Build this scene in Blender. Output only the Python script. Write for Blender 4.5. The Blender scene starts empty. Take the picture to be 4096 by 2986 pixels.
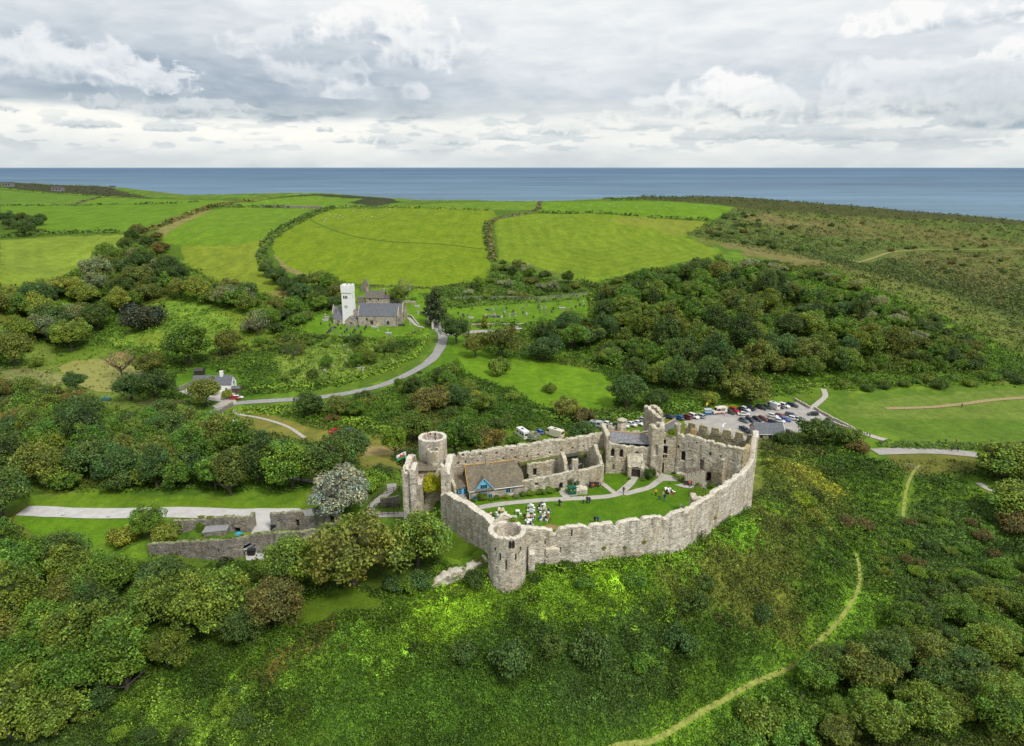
import bpy, bmesh, math, random
import numpy as np
from mathutils import Vector, Matrix
random.seed(11)
RNG = np.random.default_rng(11)
SC = bpy.context.scene
COL = SC.collection
PI = math.pi
# ---- camera model (drone at 90 m over the valley floor)
FPX = 2768.0
PITCH = math.radians(16.6)
CAMZ = 90.0
SP, CP = math.sin(PITCH), math.cos(PITCH)
def D(x, y): return (x * 1.80759, y * 1.80759)
def Z1(x, y): return (1500 + x / 1.944, 1550 + y / 1.944)
def Z2(x, y): return (2250 + x / 2.203, 1550 + y / 2.203)
def Z3(x, y): return (500 + x / 2.06, 1600 + y / 2.06)
def Z4(x, y): return (1150 + x / 1.743, 1050 + y / 1.743)
def Z5(x, y): return (0 + x / 1.888, 1050 + y / 1.888)
def Z6(x, y): return (2250 + x / 1.743, 1500 + y / 1.743)
def Z7(x, y): return (x / 1.1064, 640 + y / 1.1064)
def Z8(x, y): return (2048 + x / 1.1064, 640 + y / 1.1064)
def Z10(x, y): return (2048 + x / 1.1064, 1700 + y / 1.1064)
def ZW(x, y): return (1900 + x / 5.665, 1980 + y / 5.665)
def ZH(x, y): return (2560 + x / 5.665, 1900 + y / 5.665)
def ZC(x, y): return (1280 + x / 5.15, 1100 + y / 5.15)
def ZP(x, y): return (2580 + x / 3.777, 1580 + y / 3.777)
def ZG(x, y): return (1560 + x / 4.532, 1700 + y / 4.532)
def ray(p):
 u = (p[0] - 2048) / FPX
 v = (1493 - p[1]) / FPX
 return (u, CP + v * SP, v * CP - SP)
def at_z(p, z):
 d = ray(p); t = (z - CAMZ) / d[2]
 return (d[0] * t, d[1] * t, z)
def at_Y(p, Y):
 d = ray(p); t = Y / d[1]
 return (d[0] * t, Y, CAMZ + d[2] * t)
def on_wall(p, a, b):
 """ray through p against the vertical plane holding a, b -> (distance along a->b, z)"""
 d = ray(p)
 ex, ey = b[0] - a[0], b[1] - a[1]
 L = math.hypot(ex, ey); ex /= L; ey /= L
 nx, ny = -ey, ex
 t = (a[0] * nx + a[1] * ny) / (d[0] * nx + d[1] * ny)
 x, y = d[0] * t, d[1] * t
 return ((x - a[0]) * ex + (y - a[1]) * ey, CAMZ + d[2] * t)
# ---- numpy noise
def _h(ix, iy, s):
 n = (ix.astype(np.int64) * 374761393 + iy.astype(np.int64) * 668265263 + s * 1274126177) & 0x7fffffff
 n = ((n ^ (n >> 13)) * 1103515245) & 0x7fffffff
 return ((n ^ (n >> 16)) & 0xffff) / 65535.0
def vnoise(x, y, s=0):
 x = np.asarray(x, float); y = np.asarray(y, float)
 ix = np.floor(x); iy = np.floor(y)
 fx = x - ix; fy = y - iy
 fx = fx * fx * (3 - 2 * fx); fy = fy * fy * (3 - 2 * fy)
 a = _h(ix, iy, s); b = _h(ix + 1, iy, s); c = _h(ix, iy + 1, s); d = _h(ix + 1, iy + 1, s)
 return (a + (b - a) * fx) * (1 - fy) + (c + (d - c) * fx) * fy
def fbm(x, y, s=0, o=4):
 t = 0; a = .5; n = 0
 for k in range(o):
  t = t + a * vnoise(x * 2 ** k, y * 2 ** k, s + 17 * k); n += a; a *= .5
 return t / n
def sstep(a, b, x):
 t = np.clip((x - a) / (b - a), 0, 1)
 return t * t * (3 - 2 * t)
# ---- terrain
_cp = []
def _c(x, y, z):
 w = at_z(D(x, y), z); _cp.append(w)
for c in [(0,1652,2),(0,1400,6),(100,1250,9),(400,1300,11.5),(300,1500,5),(400,1652,2),(800,1652,3.5),(1120,1652,6.5),(1120,1450,12.5),
 (750,1330,15),(600,1260,13),(980,1190,19.5),(860,1240,17.5),(1090,1240,19.5),(1020,1290,17),(1120,1290,17.5),(1350,1240,19.4),(1500,1200,19.7),(1590,1165,18.5),(1668,1110,16.5),
 (700,1450,11.5),(900,1450,11.5),
 (1900,1260,2),(1750,1450,0.5),(1400,1640,2.5),(1600,1540,1),(2006,1110,.5),(1990,1050,0),(2266,1652,-2),(2000,1652,-1),(2266,1300,-1),(2100,1400,-1),(2266,1100,0),
 (2050,1000,0),(2200,1000,0),(2100,900,0),(2266,930,0),(2266,840,1.5),(1900,840,.8),(1750,920,0),(1500,925,0),(1700,960,0),(1250,952,1),(1150,975,2),
 (1780,1050,8),(870,975,3),(740,955,2),(540,925,1),(650,885,.7),(400,1110,14),(60,1130,12),(620,1130,15),(850,1100,17.5),(880,1050,14),
 (560,1200,13),(400,1200,12.5),
 (480,880,0),(210,815,0),(60,815,0),(330,700,8),(100,700,8),(200,600,22),(60,635,24),(270,530,37),(0,530,38),(200,480,46),(60,480,46),(60,445,52),(300,445,52),(0,425,57),
 (520,457,50),(750,440,53),(600,500,41),(500,600,23),(640,660,14),(480,700,11),(560,760,5),(400,790,2),
 (800,718,8),(700,722,8),(900,640,16),(1000,700,8),(1200,690,8.5),(1200,655,12),(1280,625,17),
 (830,545,30),(700,470,45),(1000,470,45.5),(950,449,50),(1080,449,50),(1350,530,31),(1300,480,42),(1550,560,26),(1450,470,45),
 (1350,440,49),(1600,440,46),(1700,480,37),(1900,472,37),(2100,486,32),(2266,490,28),(1700,560,23),
 (1800,585,23),(1950,612,18),(2100,655,12),(2266,745,4),(2050,540,14),(2266,560,12),
 (1500,700,12),(1800,720,8),(1450,850,1),(1800,830,1),(2100,800,3),(1650,780,4),(2200,800,2),
 (0,404,66),(60,406,64),(140,414,59),(215,411,60),(280,422,50),(640,436,56),(720,431,57),(800,436,52),
 (1100,800,5),(1200,880,2),(950,900,5.5),(1000,850,6),(980,750,7),(870,850,3),(1300,860,1),(700,800,4)]:
 _c(*c)
_cp += [(70, 290 + 40, 1)]
for x, y in [(-1100,1750),(-400,1350),(-100,1300),(150,1300),(450,1350),(800,1150),(1100,1050)]:
 _cp.append((x, y, -22))
_cp += [(-480, 1260, 20), (60, 900, 48), (520, 560, 2), (480, 610, 5), (600, 500, -3),
 (0, 40, 0), (-120, 60, 2), (120, 60, -2), (0, 170, 16), (30, 172, 13), (10, 195, 5), (50, 185, 4), (-20, 165, 13), (90, 175, 1)]
_cp = np.array(_cp)
def _lp(x, y):
 return np.arctan2(x, y), np.log(np.hypot(x, y))
_ca, _cl = _lp(_cp[:, 0], _cp[:, 1])
def _phi(r2): return .5 * r2 * np.log(r2 + 1e-12)
_n = len(_cp)
_A = np.zeros((_n + 3, _n + 3))
_A[:_n, :_n] = _phi((_ca[:, None] - _ca) ** 2 + (_cl[:, None] - _cl) ** 2) + np.eye(_n) * 2e-4
_P = np.stack([np.ones(_n), _ca, _cl], 1)
_A[:_n, _n:] = _P; _A[_n:, :_n] = _P.T
_W = np.linalg.solve(_A, np.concatenate([_cp[:, 2], np.zeros(3)]))
WARD_Z = 23.0
def pip(poly, x, y):
 """vectorised point in polygon"""
 x = np.asarray(x, float); y = np.asarray(y, float)
 ins = np.zeros(x.shape, bool)
 px, py = poly[:, 0], poly[:, 1]
 j = len(poly) - 1
 for i in range(len(poly)):
  c = (py[i] > y) != (py[j] > y)
  if py[i] != py[j]:
   ins ^= c & (x < (px[j] - px[i]) * (y - py[i]) / (py[j] - py[i]) + px[i])
  j = i
 return ins
def pdist(poly, x, y, closed=True):
 """distance to a polyline"""
 x = np.asarray(x, float); y = np.asarray(y, float)
 best = np.full(x.shape, 1e18)
 n = len(poly)
 for i in range(n if closed else n - 1):
  a = poly[i]; b = poly[(i + 1) % n]
  ex, ey = b[0] - a[0], b[1] - a[1]
  L2 = ex * ex + ey * ey + 1e-9
  t = np.clip(((x - a[0]) * ex + (y - a[1]) * ey) / L2, 0, 1)
  d = (x - a[0] - t * ex) ** 2 + (y - a[1] - t * ey) ** 2
  best = np.minimum(best, d)
 return np.sqrt(best)
WARD = np.array([(-.9, 112), (2.5, 113), (16.1, 114.2), (24.2, 116.3), (33.2, 119.4), (41, 127.6), (44.6, 131.2), (51, 138), (53.4, 141), (50, 148),
 (42, 151.5), (33, 152), (21.4, 149), (-13, 137.2), (-18, 133), (-14.2, 127), (-4, 115)])
PADS = [(WARD, WARD_Z, 1.0)]
def z_base(x, y):
 x = np.asarray(x, float); y = np.asarray(y, float)
 sh = x.shape
 xf = x.ravel(); yf = y.ravel()
 out = np.empty(xf.shape)
 for k in range(0, len(xf), 40000):
  a, l = _lp(xf[k:k + 40000], yf[k:k + 40000])
  out[k:k + 40000] = _phi((a[:, None] - _ca) ** 2 + (l[:, None] - _cl) ** 2) @ _W[:_n] + _W[_n] + _W[_n + 1] * a + _W[_n + 2] * l
 return out.reshape(sh)
def zfun(x, y):
 z = z_base(x, y)
 x = np.asarray(x, float); y = np.asarray(y, float)
 r = np.hypot(x, y)
 z = z + (fbm(x / 60, y / 60, 3, 3) - .5) * np.clip((r - 300) / 150, 0, 2.2)
 for poly, pz, w in PADS:
  m = (x > poly[:, 0].min() - 5) & (x < poly[:, 0].max() + 5) & (y > poly[:, 1].min() - 5) & (y < poly[:, 1].max() + 5)
  if np.any(m):
   xm, ym = x[m], y[m]
   ins = pip(poly, xm, ym); d = pdist(poly, xm, ym)
   k = np.where(ins, sstep(-w * .2, w, d), 0)
   z = z.copy(); z[m] = z[m] * (1 - k) + pz * k
 return z
_T = np.geomspace(45, 2400, 700)
_gc = {}
def ground(p):
 """where the camera ray through photo pixel p meets the terrain"""
 key = (round(p[0], 1), round(p[1], 1))
 if key in _gc: return _gc[key]
 d = ray(p)
 h = math.hypot(d[0], d[1])
 T = _T / h
 X, Y = d[0] * T, d[1] * T
 f = CAMZ + d[2] * T - zfun(X, Y)
 i = np.nonzero(f < 0)[0]
 if len(i) == 0:
  t = T[np.argmin(f)]
 else:
  i = max(i[0], 1)
  a, b = T[i - 1], T[i]
  TT = np.linspace(a, b, 24)
  ff = CAMZ + d[2] * TT - zfun(d[0] * TT, d[1] * TT)
  j = np.nonzero(ff < 0)[0]
  t = TT[j[0]] if len(j) else b
 q = (d[0] * t, d[1] * t, float(zfun(np.array([d[0] * t]), np.array([d[1] * t]))[0]))
 _gc[key] = q
 return q
def gz(x, y): return float(zfun(np.array([x]), np.array([y]))[0])
def wpoly(pts):
 """polygon of D pixels -> world xy"""
 return np.array([ground(D(*p))[:2] for p in pts])
# ---- object helpers
def thing(name, label, cat, loc=(0, 0, 0), rz=0, group=None):
 o = bpy.data.objects.new(name, None); COL.objects.link(o)
 o.empty_display_size = .5
 o.location = loc; o.rotation_euler = (0, 0, rz)
 o['label'] = label; o['category'] = cat
 if group: o['group'] = group
 return o
def tag(o, label, cat, group=None, kind=None):
 if label: o['label'] = label
 if cat: o['category'] = cat
 if group: o['group'] = group
 if kind: o['kind'] = kind
 return o
def link(name, me, mats, parent=None):
 o = bpy.data.objects.new(name, me); COL.objects.link(o)
 if mats is not None and len(me.materials) == 0:
  for m in (mats if isinstance(mats, (list, tuple)) else [mats]): me.materials.append(m)
 if parent is not None: o.parent = parent
 return o
def obj(name, bm, mats, parent=None, smooth=False):
 me = bpy.data.meshes.new(name)
 bm.normal_update(); bm.to_mesh(me); bm.free()
 if smooth: me.polygons.foreach_set('use_smooth', [True] * len(me.polygons))
 return link(name, me, mats, parent)
def np_mesh(name, verts, faces, cols=None, smooth=False):
 """verts (n,3), faces (m,k) all the same k; cols (n,3) vertex colours"""
 me = bpy.data.meshes.new(name)
 verts = np.ascontiguousarray(verts, np.float32); faces = np.ascontiguousarray(faces, np.int32)
 m, k = faces.shape
 me.vertices.add(len(verts)); me.vertices.foreach_set('co', verts.ravel())
 me.loops.add(m * k); me.loops.foreach_set('vertex_index', faces.ravel())
 me.polygons.add(m)
 me.polygons.foreach_set('loop_start', np.arange(0, m * k, k, dtype=np.int32))
 me.polygons.foreach_set('loop_total', np.full(m, k, dtype=np.int32))
 if smooth: me.polygons.foreach_set('use_smooth', np.ones(m, bool))
 me.update(calc_edges=True)
 if cols is not None:
  ca = me.color_attributes.new('Col', 'FLOAT_COLOR', 'POINT')
  c4 = np.ones((len(verts), 4), np.float32); c4[:, :3] = cols
  ca.data.foreach_set('color', c4.ravel())
 return me
def box(bm, x0, x1, y0, y1, z0, z1, mi=0, M=None):
 vs = [bm.verts.new(v) for v in [(x0,y0,z0),(x1,y0,z0),(x1,y1,z0),(x0,y1,z0),(x0,y0,z1),(x1,y0,z1),(x1,y1,z1),(x0,y1,z1)]]
 if M is not None:
  for v in vs: v.co = M @ v.co
 for f in [(3,2,1,0),(4,5,6,7),(0,1,5,4),(1,2,6,5),(2,3,7,6),(3,0,4,7)]:
  bm.faces.new([vs[i] for i in f]).material_index = mi
 return vs
def bbox_bm(*a, **k):
 bm = bmesh.new(); box(bm, *a, **k); return bm
def tube(bm, pts, rad, n=6, mi=0, cap=True):
 """tube through 3D points; rad a number or a list"""
 pts = [Vector(p) for p in pts]
 rs = rad if isinstance(rad, (list, tuple)) else [rad] * len(pts)
 rings = []
 for i, p in enumerate(pts):
  t = (pts[min(i + 1, len(pts) - 1)] - pts[max(i - 1, 0)])
  if t.length < 1e-6: t = Vector((0, 0, 1))
  t.normalize()
  a = t.cross(Vector((0, 0, 1)) if abs(t.z) < .9 else Vector((1, 0, 0))).normalized()
  b = t.cross(a)
  rings.append([bm.verts.new(p + (a * math.cos(2 * PI * k / n) + b * math.sin(2 * PI * k / n)) * rs[i]) for k in range(n)])
 for i in range(len(rings) - 1):
  for k in range(n):
   bm.faces.new([rings[i][k], rings[i][(k + 1) % n], rings[i + 1][(k + 1) % n], rings[i + 1][k]]).material_index = mi
 if cap:
  bm.faces.new(rings[0][::-1]).material_index = mi; bm.faces.new(rings[-1]).material_index = mi
def poly(bm, pts, mi=0):
 f = bm.faces.new([bm.verts.new(p) for p in pts]); f.material_index = mi; return f
def prism(bm, prof, y0, y1, mi=0, M=None):
 """profile in xz extruded along y"""
 a = [bm.verts.new((x, y0, z)) for x, z in prof]; b = [bm.verts.new((x, y1, z)) for x, z in prof]
 if M is not None:
  for v in a + b: v.co = M @ v.co
 n = len(prof)
 fs = [bm.faces.new(a), bm.faces.new(b[::-1])]
 for i in range(n): fs.append(bm.faces.new([a[i], b[i], b[(i + 1) % n], a[(i + 1) % n]]))
 for f in fs: f.material_index = mi
 return fs
def children(o): return [c for c in COL.objects if c.parent == o]
_kids = {}
def dup(root, loc, rz=0, label=None, group=None, scale=None, color=None):
 """a copy of a thing with copies of its parts and their sub-parts"""
 r = root.copy(); COL.objects.link(r); r.location = loc; r.rotation_euler = (0, 0, rz)
 if label: r['label'] = label
 if group: r['group'] = group
 if scale is not None: r.scale = scale
 if root.name not in _kids:
  ks = children(root); _kids[root.name] = [(k, children(k)) for k in ks]
 for ch, gs in _kids[root.name]:
  c = ch.copy(); COL.objects.link(c); c.parent = r
  if color is not None and ch.get('_paint'): c.color = (*color, 1)
  for g in gs:
   d = g.copy(); COL.objects.link(d); d.parent = c
   if color is not None and g.get('_paint'): d.color = (*color, 1)
 return r
# ---- materials
class NT:
 """tiny node-tree builder"""
 def __init__(s, tree): s.t = tree; s.n = tree.nodes; s.l = tree.links
 def new(s, typ, ins=None, **kw):
  nd = s.n.new(typ)
  for k, v in kw.items(): setattr(nd, k, v)
  for k, v in (ins or {}).items():
   if hasattr(v, 'is_linked') or hasattr(v, 'links'): s.l.new(v, nd.inputs[k])
   else: nd.inputs[k].default_value = v
  return nd
 def m(s, op, a, b=0.0, c=None, clamp=False):
  nd = s.n.new('ShaderNodeMath'); nd.operation = op; nd.use_clamp = clamp
  for i, v in enumerate((a, b, c)):
   if v is None: continue
   if isinstance(v, (int, float)): nd.inputs[i].default_value = v
   else: s.l.new(v, nd.inputs[i])
  return nd.outputs[0]
 def mix(s, f, a, b, blend='MIX'):
  nd = s.n.new('ShaderNodeMix'); nd.data_type = 'RGBA'; nd.blend_type = blend
  for i, v in ((0, f), (6, a), (7, b)):
   if isinstance(v, (int, float)): nd.inputs[i].default_value = v
   elif isinstance(v, tuple): nd.inputs[i].default_value = (*v[:3], 1)
   else: s.l.new(v, nd.inputs[i])
  return nd.outputs[2]
 def ramp(s, f, stops, interp='LINEAR'):
  nd = s.n.new('ShaderNodeValToRGB'); nd.color_ramp.interpolation = interp
  e = nd.color_ramp.elements
  while len(e) < len(stops): e.new(.5)
  for i, (p, c) in enumerate(stops):
   e[i].position = p
   e[i].color = (c, c, c, 1) if isinstance(c, (int, float)) else (*c, 1)
  s.l.new(f, nd.inputs[0]); return nd.outputs[0]
 def noise(s, vec, scale, detail=4, rough=.55, dist=0, col=False):
  nd = s.new('ShaderNodeTexNoise', {'Scale': scale, 'Detail': detail, 'Roughness': rough, 'Distortion': dist})
  if vec is not None: s.l.new(vec, nd.inputs['Vector'])
  return nd.outputs['Color' if col else 'Fac']
 def vmul(s, vec, k):
  nd = s.n.new('ShaderNodeVectorMath'); nd.operation = 'MULTIPLY'; s.l.new(vec, nd.inputs[0]); nd.inputs[1].default_value = k
  return nd.outputs[0]
def new_mat(name):
 m = bpy.data.materials.new(name); m.use_nodes = True
 t = m.node_tree; t.nodes.clear()
 nt = NT(t)
 out = nt.new('ShaderNodeOutputMaterial')
 b = nt.new('ShaderNodeBsdfPrincipled')
 t.links.new(b.outputs[0], out.inputs[0])
 return m, nt, b, out
def setin(nt, b, k, v):
 if isinstance(v, (int, float)): b.inputs[k].default_value = v
 elif isinstance(v, tuple): b.inputs[k].default_value = (*v[:3], 1)
 else: nt.l.new(v, b.inputs[k])
def bump(nt, b, h, strength=.5, dist=.1):
 nd = nt.new('ShaderNodeBump', {'Strength': strength, 'Distance': dist})
 nt.l.new(h, nd.inputs['Height']); nt.l.new(nd.outputs[0], b.inputs['Normal'])
_plain = {}
def plain(name, c, rough=.7, var=.18, scale=3.0, metal=0, spec=.3):
 """one colour broken up by noise"""
 key = (name,)
 if key in _plain: return _plain[key]
 m, nt, b, _ = new_mat(name)
 g = nt.new('ShaderNodeNewGeometry')
 f = nt.noise(g.outputs['Position'], scale, 5, .6)
 c0 = tuple(max(0, x * (1 - var)) for x in c); c1 = tuple(min(1, x * (1 + var)) for x in c)
 setin(nt, b, 'Base Color', nt.ramp(f, [(.3, c0), (.7, c1)]))
 b.inputs['Roughness'].default_value = rough; b.inputs['Metallic'].default_value = metal
 b.inputs['Specular IOR Level'].default_value = spec
 _plain[key] = m
 return m
def mat_paint(name='car_paint', rough=.3, coat=.4):
 m, nt, b, _ = new_mat(name)
 oi = nt.new('ShaderNodeObjectInfo'); g = nt.new('ShaderNodeTexCoord')
 f = nt.noise(g.outputs['Object'], 2.5, 4)
 setin(nt, b, 'Base Color', nt.mix(1, oi.outputs['Color'], nt.ramp(f, [(.3, .86), (.7, 1.0)]), 'MULTIPLY'))
 b.inputs['Roughness'].default_value = rough; b.inputs['Coat Weight'].default_value = coat
 return m
def mat_stone(name, c, c2, lichen=(.62, .60, .54), top=.8, moss=.25, ochre=.2, block=3.0, dark=.35):
 """rubble masonry: blocks, stains, weather streaks, pale lichen on tops"""
 m, nt, b, _ = new_mat(name)
 g = nt.new('ShaderNodeNewGeometry'); P = g.outputs['Position']
 big = nt.noise(P, .18, 6, .6)
 mid = nt.noise(P, .9, 6, .65)
 streak = nt.noise(nt.vmul(P, (1.1, 1.1, .16)), 1.0, 5, .6)
 vo = nt.new('ShaderNodeTexVoronoi', {'Scale': block, 'Randomness': 1.0})
 nt.l.new(nt.vmul(P, (1, 1, 1.7)), vo.inputs['Vector'])
 cell = nt.new('ShaderNodeSeparateColor'); nt.l.new(vo.outputs['Color'], cell.inputs[0])
 fine = nt.noise(P, 7.0, 4, .7)
 base = nt.mix(nt.ramp(mid, [(.35, 0), (.68, 1)]), c, c2)
 base = nt.mix(nt.m('MULTIPLY', nt.ramp(big, [(.42, 0), (.62, 1)]), ochre), base, (.36, .25, .11))
 base = nt.mix(1, base, nt.ramp(cell.outputs[0], [(0, .6), (.5, .97), (1, 1.22)]), 'MULTIPLY')
 base = nt.mix(1, base, nt.ramp(fine, [(.28, .5), (.5, 1.0), (.75, 1.28)]), 'MULTIPLY')
 base = nt.mix(nt.m('MULTIPLY', nt.ramp(streak, [(.47, 0), (.66, 1)]), dark), base, (.06, .06, .05))
 spots = nt.noise(P, 2.1, 5, .7)
 base = nt.mix(nt.m('MULTIPLY', nt.ramp(spots, [(.6, 0), (.67, 1)]), .85), base, (.04, .052, .02))
 sx = nt.new('ShaderNodeSeparateXYZ'); nt.l.new(g.outputs['Normal'], sx.inputs[0])
 up = nt.ramp(sx.outputs[2], [(.35, 0), (.75, 1)])
 lic = nt.m('MULTIPLY', nt.m('MULTIPLY', up, nt.ramp(nt.noise(P, 3.5, 5, .65), [(.3, .25), (.55, 1)])), top)
 base = nt.mix(lic, base, lichen)
 base = nt.mix(nt.m('MULTIPLY', nt.m('MULTIPLY', up, nt.ramp(nt.noise(P, 1.1, 5, .65), [(.5, 0), (.62, 1)])), moss), base, (.10, .13, .02))
 setin(nt, b, 'Base Color', base)
 b.inputs['Roughness'].default_value = .9; b.inputs['Specular IOR Level'].default_value = .15
 h = nt.m('ADD', nt.m('MULTIPLY', vo.outputs['Distance'], -.6), nt.m('ADD', nt.m('MULTIPLY', mid, .6), nt.m('MULTIPLY', fine, .5)))
 bump(nt, b, h, .9, .16)
 return m
def mat_leaf(name, trans=.16, rough=.55):
 """foliage: vertex colour of the clump times the colour of the plant"""
 m, nt, b, out = new_mat(name)
 at = nt.new('ShaderNodeAttribute', attribute_name='Col'); oi = nt.new('ShaderNodeObjectInfo')
 c = nt.mix(1, at.outputs['Color'], oi.outputs['Color'], 'MULTIPLY')
 setin(nt, b, 'Base Color', c)
 b.inputs['Roughness'].default_value = rough; b.inputs['Specular IOR Level'].default_value = .25
 tr = nt.new('ShaderNodeBsdfTranslucent'); nt.l.new(nt.mix(1, c, (1.1, 1.1, .5), 'MULTIPLY'), tr.inputs[0])
 mx = nt.new('ShaderNodeMixShader', {0: trans}); nt.l.new(b.outputs[0], mx.inputs[1]); nt.l.new(tr.outputs[0], mx.inputs[2])
 nt.l.new(mx.outputs[0], out.inputs[0])
 return m
def mat_roof(name, c, c2, spot, amt=.4, row=3.0):
 m, nt, b, _ = new_mat(name)
 g = nt.new('ShaderNodeNewGeometry'); P = g.outputs['Position']
 f = nt.noise(P, 1.2, 6, .65)
 base = nt.mix(nt.ramp(f, [(.35, 0), (.65, 1)]), c, c2)
 s = nt.noise(P, 2.6, 6, .72)
 base = nt.mix(nt.m('MULTIPLY', nt.ramp(s, [(.52, 0), (.6, 1)]), amt), base, spot)
 sx = nt.new('ShaderNodeSeparateXYZ'); nt.l.new(P, sx.inputs[0])
 w = nt.m('FRACT', nt.m('MULTIPLY', sx.outputs[2], row))
 v = nt.noise(P, 9, 2, .6)
 base = nt.mix(1, base, nt.ramp(v, [(.3, .65), (.7, 1.25)]), 'MULTIPLY')
 base = nt.mix(1, base, nt.ramp(w, [(0, .72), (.25, 1.0), (1, 1.0)]), 'MULTIPLY')
 setin(nt, b, 'Base Color', base); b.inputs['Roughness'].default_value = .8
 b.inputs['Specular IOR Level'].default_value = .2
 bump(nt, b, nt.m('ADD', nt.m('MULTIPLY', w, -.5), v), .6, .06)
 return m
STONE = mat_stone('castle_rubble', (.70, .64, .535), (.53, .48, .395), lichen=(.70, .66, .56), ochre=.35, dark=.42, top=.8)
STONE_IN = mat_stone('ward_rubble', (.62, .56, .445), (.46, .415, .33), lichen=(.60, .57, .46), moss=.6, ochre=.42, dark=.45, top=.7)
STONE_FAR = mat_stone('outer_rubble', (.32, .295, .265), (.21, .195, .17), lichen=(.28, .30, .14), moss=.95, ochre=.15, dark=.5)
STONE_CH = mat_stone('church_rubble', (.52, .47, .40), (.36, .32, .27), lichen=(.6, .58, .52), moss=.05, ochre=.25, dark=.25, block=1.6)
WHITE_WALL = plain('white_limewash', (.80, .80, .79), .85, .05, .8)
DARK_HOLE = plain('dark_opening', (.018, .017, .016), .9, .3)
SLATE = mat_roof('slate_roof', (.105, .115, .135), (.16, .17, .19), (.33, .32, .30), .22)
SLATE_L = mat_roof('lichen_slate', (.15, .16, .18), (.22, .22, .23), (.50, .47, .44), .6)
TILE = mat_roof('lichen_tile', (.125, .11, .085), (.20, .175, .13), (.36, .27, .13), .5)
STONE_ROOF = mat_roof('mossy_stone_roof', (.10, .095, .08), (.17, .155, .13), (.28, .27, .22), .5)
LEAF = mat_leaf('foliage')
BARK = plain('bark', (.10, .085, .065), .95, .35, 4)
WOOD = plain('weathered_wood', (.13, .095, .065), .85, .3, 5)
DARKWOOD = plain('dark_wood', (.045, .035, .028), .85, .3, 5)
BLUE = plain('pale_blue_paint', (.16, .47, .72), .5, .08)
WHITE = plain('white_paint', (.80, .80, .79), .45, .05)
GLASS = plain('dark_glass', (.015, .02, .026), .08, .2, .7, spec=.6)
BLACK = plain('black_plastic', (.015, .015, .017), .5, .3)
TYRE = plain('tyre_rubber', (.018, .018, .018), .85, .2)
METAL = plain('grey_metal', (.40, .41, .42), .4, .1, 3, metal=.7)
RUST = plain('rusty_metal', (.11, .05, .028), .9, .35, 6)
PAINT = mat_paint()
CLOTH = mat_paint('cloth', .9, 0)
# ---- roads, paths and hard standings (world polylines)
def smooth_line(P_, step=1.5):
 P_ = np.asarray(P_, float); out = []
 for i in range(len(P_) - 1):
  a = P_[max(i - 1, 0)]; b = P_[i]; c = P_[i + 1]; d = P_[min(i + 2, len(P_) - 1)]
  n = max(2, int(np.hypot(*(c - b)) / step))
  for k in range(n):
   t = k / n
   out.append(.5 * (2 * b + (c - a) * t + (2 * a - 5 * b + 4 * c - d) * t * t + (3 * b - a - 3 * c + d) * t ** 3))
 out.append(P_[-1]); return np.array(out)
def wline(pts, step=1.5, z=None):
 return smooth_line([(ground(p) if z is None else at_z(p, z))[:2] for p in pts], step)
ROADS = {}
def _r(key, pts, w, z=None, step=1.5, margin=.6):
 L = wline(pts, step, z); ROADS[key] = (L, w); NO_VEG.append((L, w / 2 + margin, .15 if key in ('slope_path', 'upper_path') else 1))
NO_VEG = []
_r('lane', [D(*p) for p in [(455,930),(470,918),(492,903),(530,893),(600,888),(660,884),(740,876),(830,858),(890,835),(940,808),(965,785),(978,760),(979,742),(966,722),(956,708),(950,690)]], 4.7, margin=3.2)
_r('layby', [D(*p) for p in [(978,742),(1010,738),(1060,735),(1135,733)]], 6)
_r('castle_drive', [D(*p) for p in [(50,1131),(300,1136),(500,1138),(620,1138),(720,1138)]], 4.2)
_r('coast_road', [D(*p) for p in [(1935,1001),(2000,999),(2080,1000),(2165,1008)]], 5.0, margin=2.5)
_r('slope_path', [D(*p) for p in [(1290,1690),(1365,1652),(1440,1641),(1500,1610),(1560,1572),(1650,1522),(1740,1482),(1800,1432),(1860,1370),(1896,1310),(1902,1262),(1893,1225)]], .8, margin=-.12)
_r('upper_path', [D(*p) for p in [(1998,1145),(2002,1105),(2009,1072),(2022,1045),(2035,1030)]], .85, margin=.6)
_r('beach_path', [Z6(*p) for p in [(1735,237),(1790,192),(1832,150),(1818,100)]], 2.2)
_r('meadow_track', [D(*p) for p in [(1960,905),(2060,902),(2130,895),(2200,886),(2290,880)]], 2.4)
_r('wall_path', [D(*p) for p in [(1795,905),(1840,928),(1890,952),(1925,965),(1960,975)]], 3.0)
_r('gate_path', [D(*p) for p in [(866,1072),(866,1085),(848,1100),(828,1115),(818,1130),(835,1140),(880,1140),(900,1140)]], 2.2)
_r('field_path', [Z3(*p) for p in [(905,85),(915,105),(950,125),(1100,150),(1250,190),(1370,240),(1480,315)]], 1.5, margin=2)
_r('hill_path', [D(*p) for p in [(1895,582),(1960,562),(2050,553),(2150,554),(2290,552)]], 3.0, step=4)
_r('church_path', [ZC(*p) for p in [(1820,890),(1900,960),(1990,1050),(2080,1080),(2150,1090)]], 2.0)
_r('stream_path', [D(*p) for p in [(2165,1070),(2190,1085),(2215,1092)]], 2.0)
_r('wood_path', [D(*p) for p in [(615,1058),(650,1060),(700,1068)]], 2.0)
CARPARK = np.array([ground(Z6(*p))[:2] for p in [(845,328),(1000,290),(1045,262),(1200,250),(1340,235),(1500,215),(1650,188),(1700,215),(1745,250),(1890,340),(1905,380),(1780,400),(1560,420),(1480,440),(1340,445),(1240,470),(1000,470),(880,400)]])
YARD = np.array([ground(D(*p))[:2] for p in [(556,1138),(600,1138),(598,1185),(592,1242),(545,1242),(540,1200),(556,1186)]])
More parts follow.
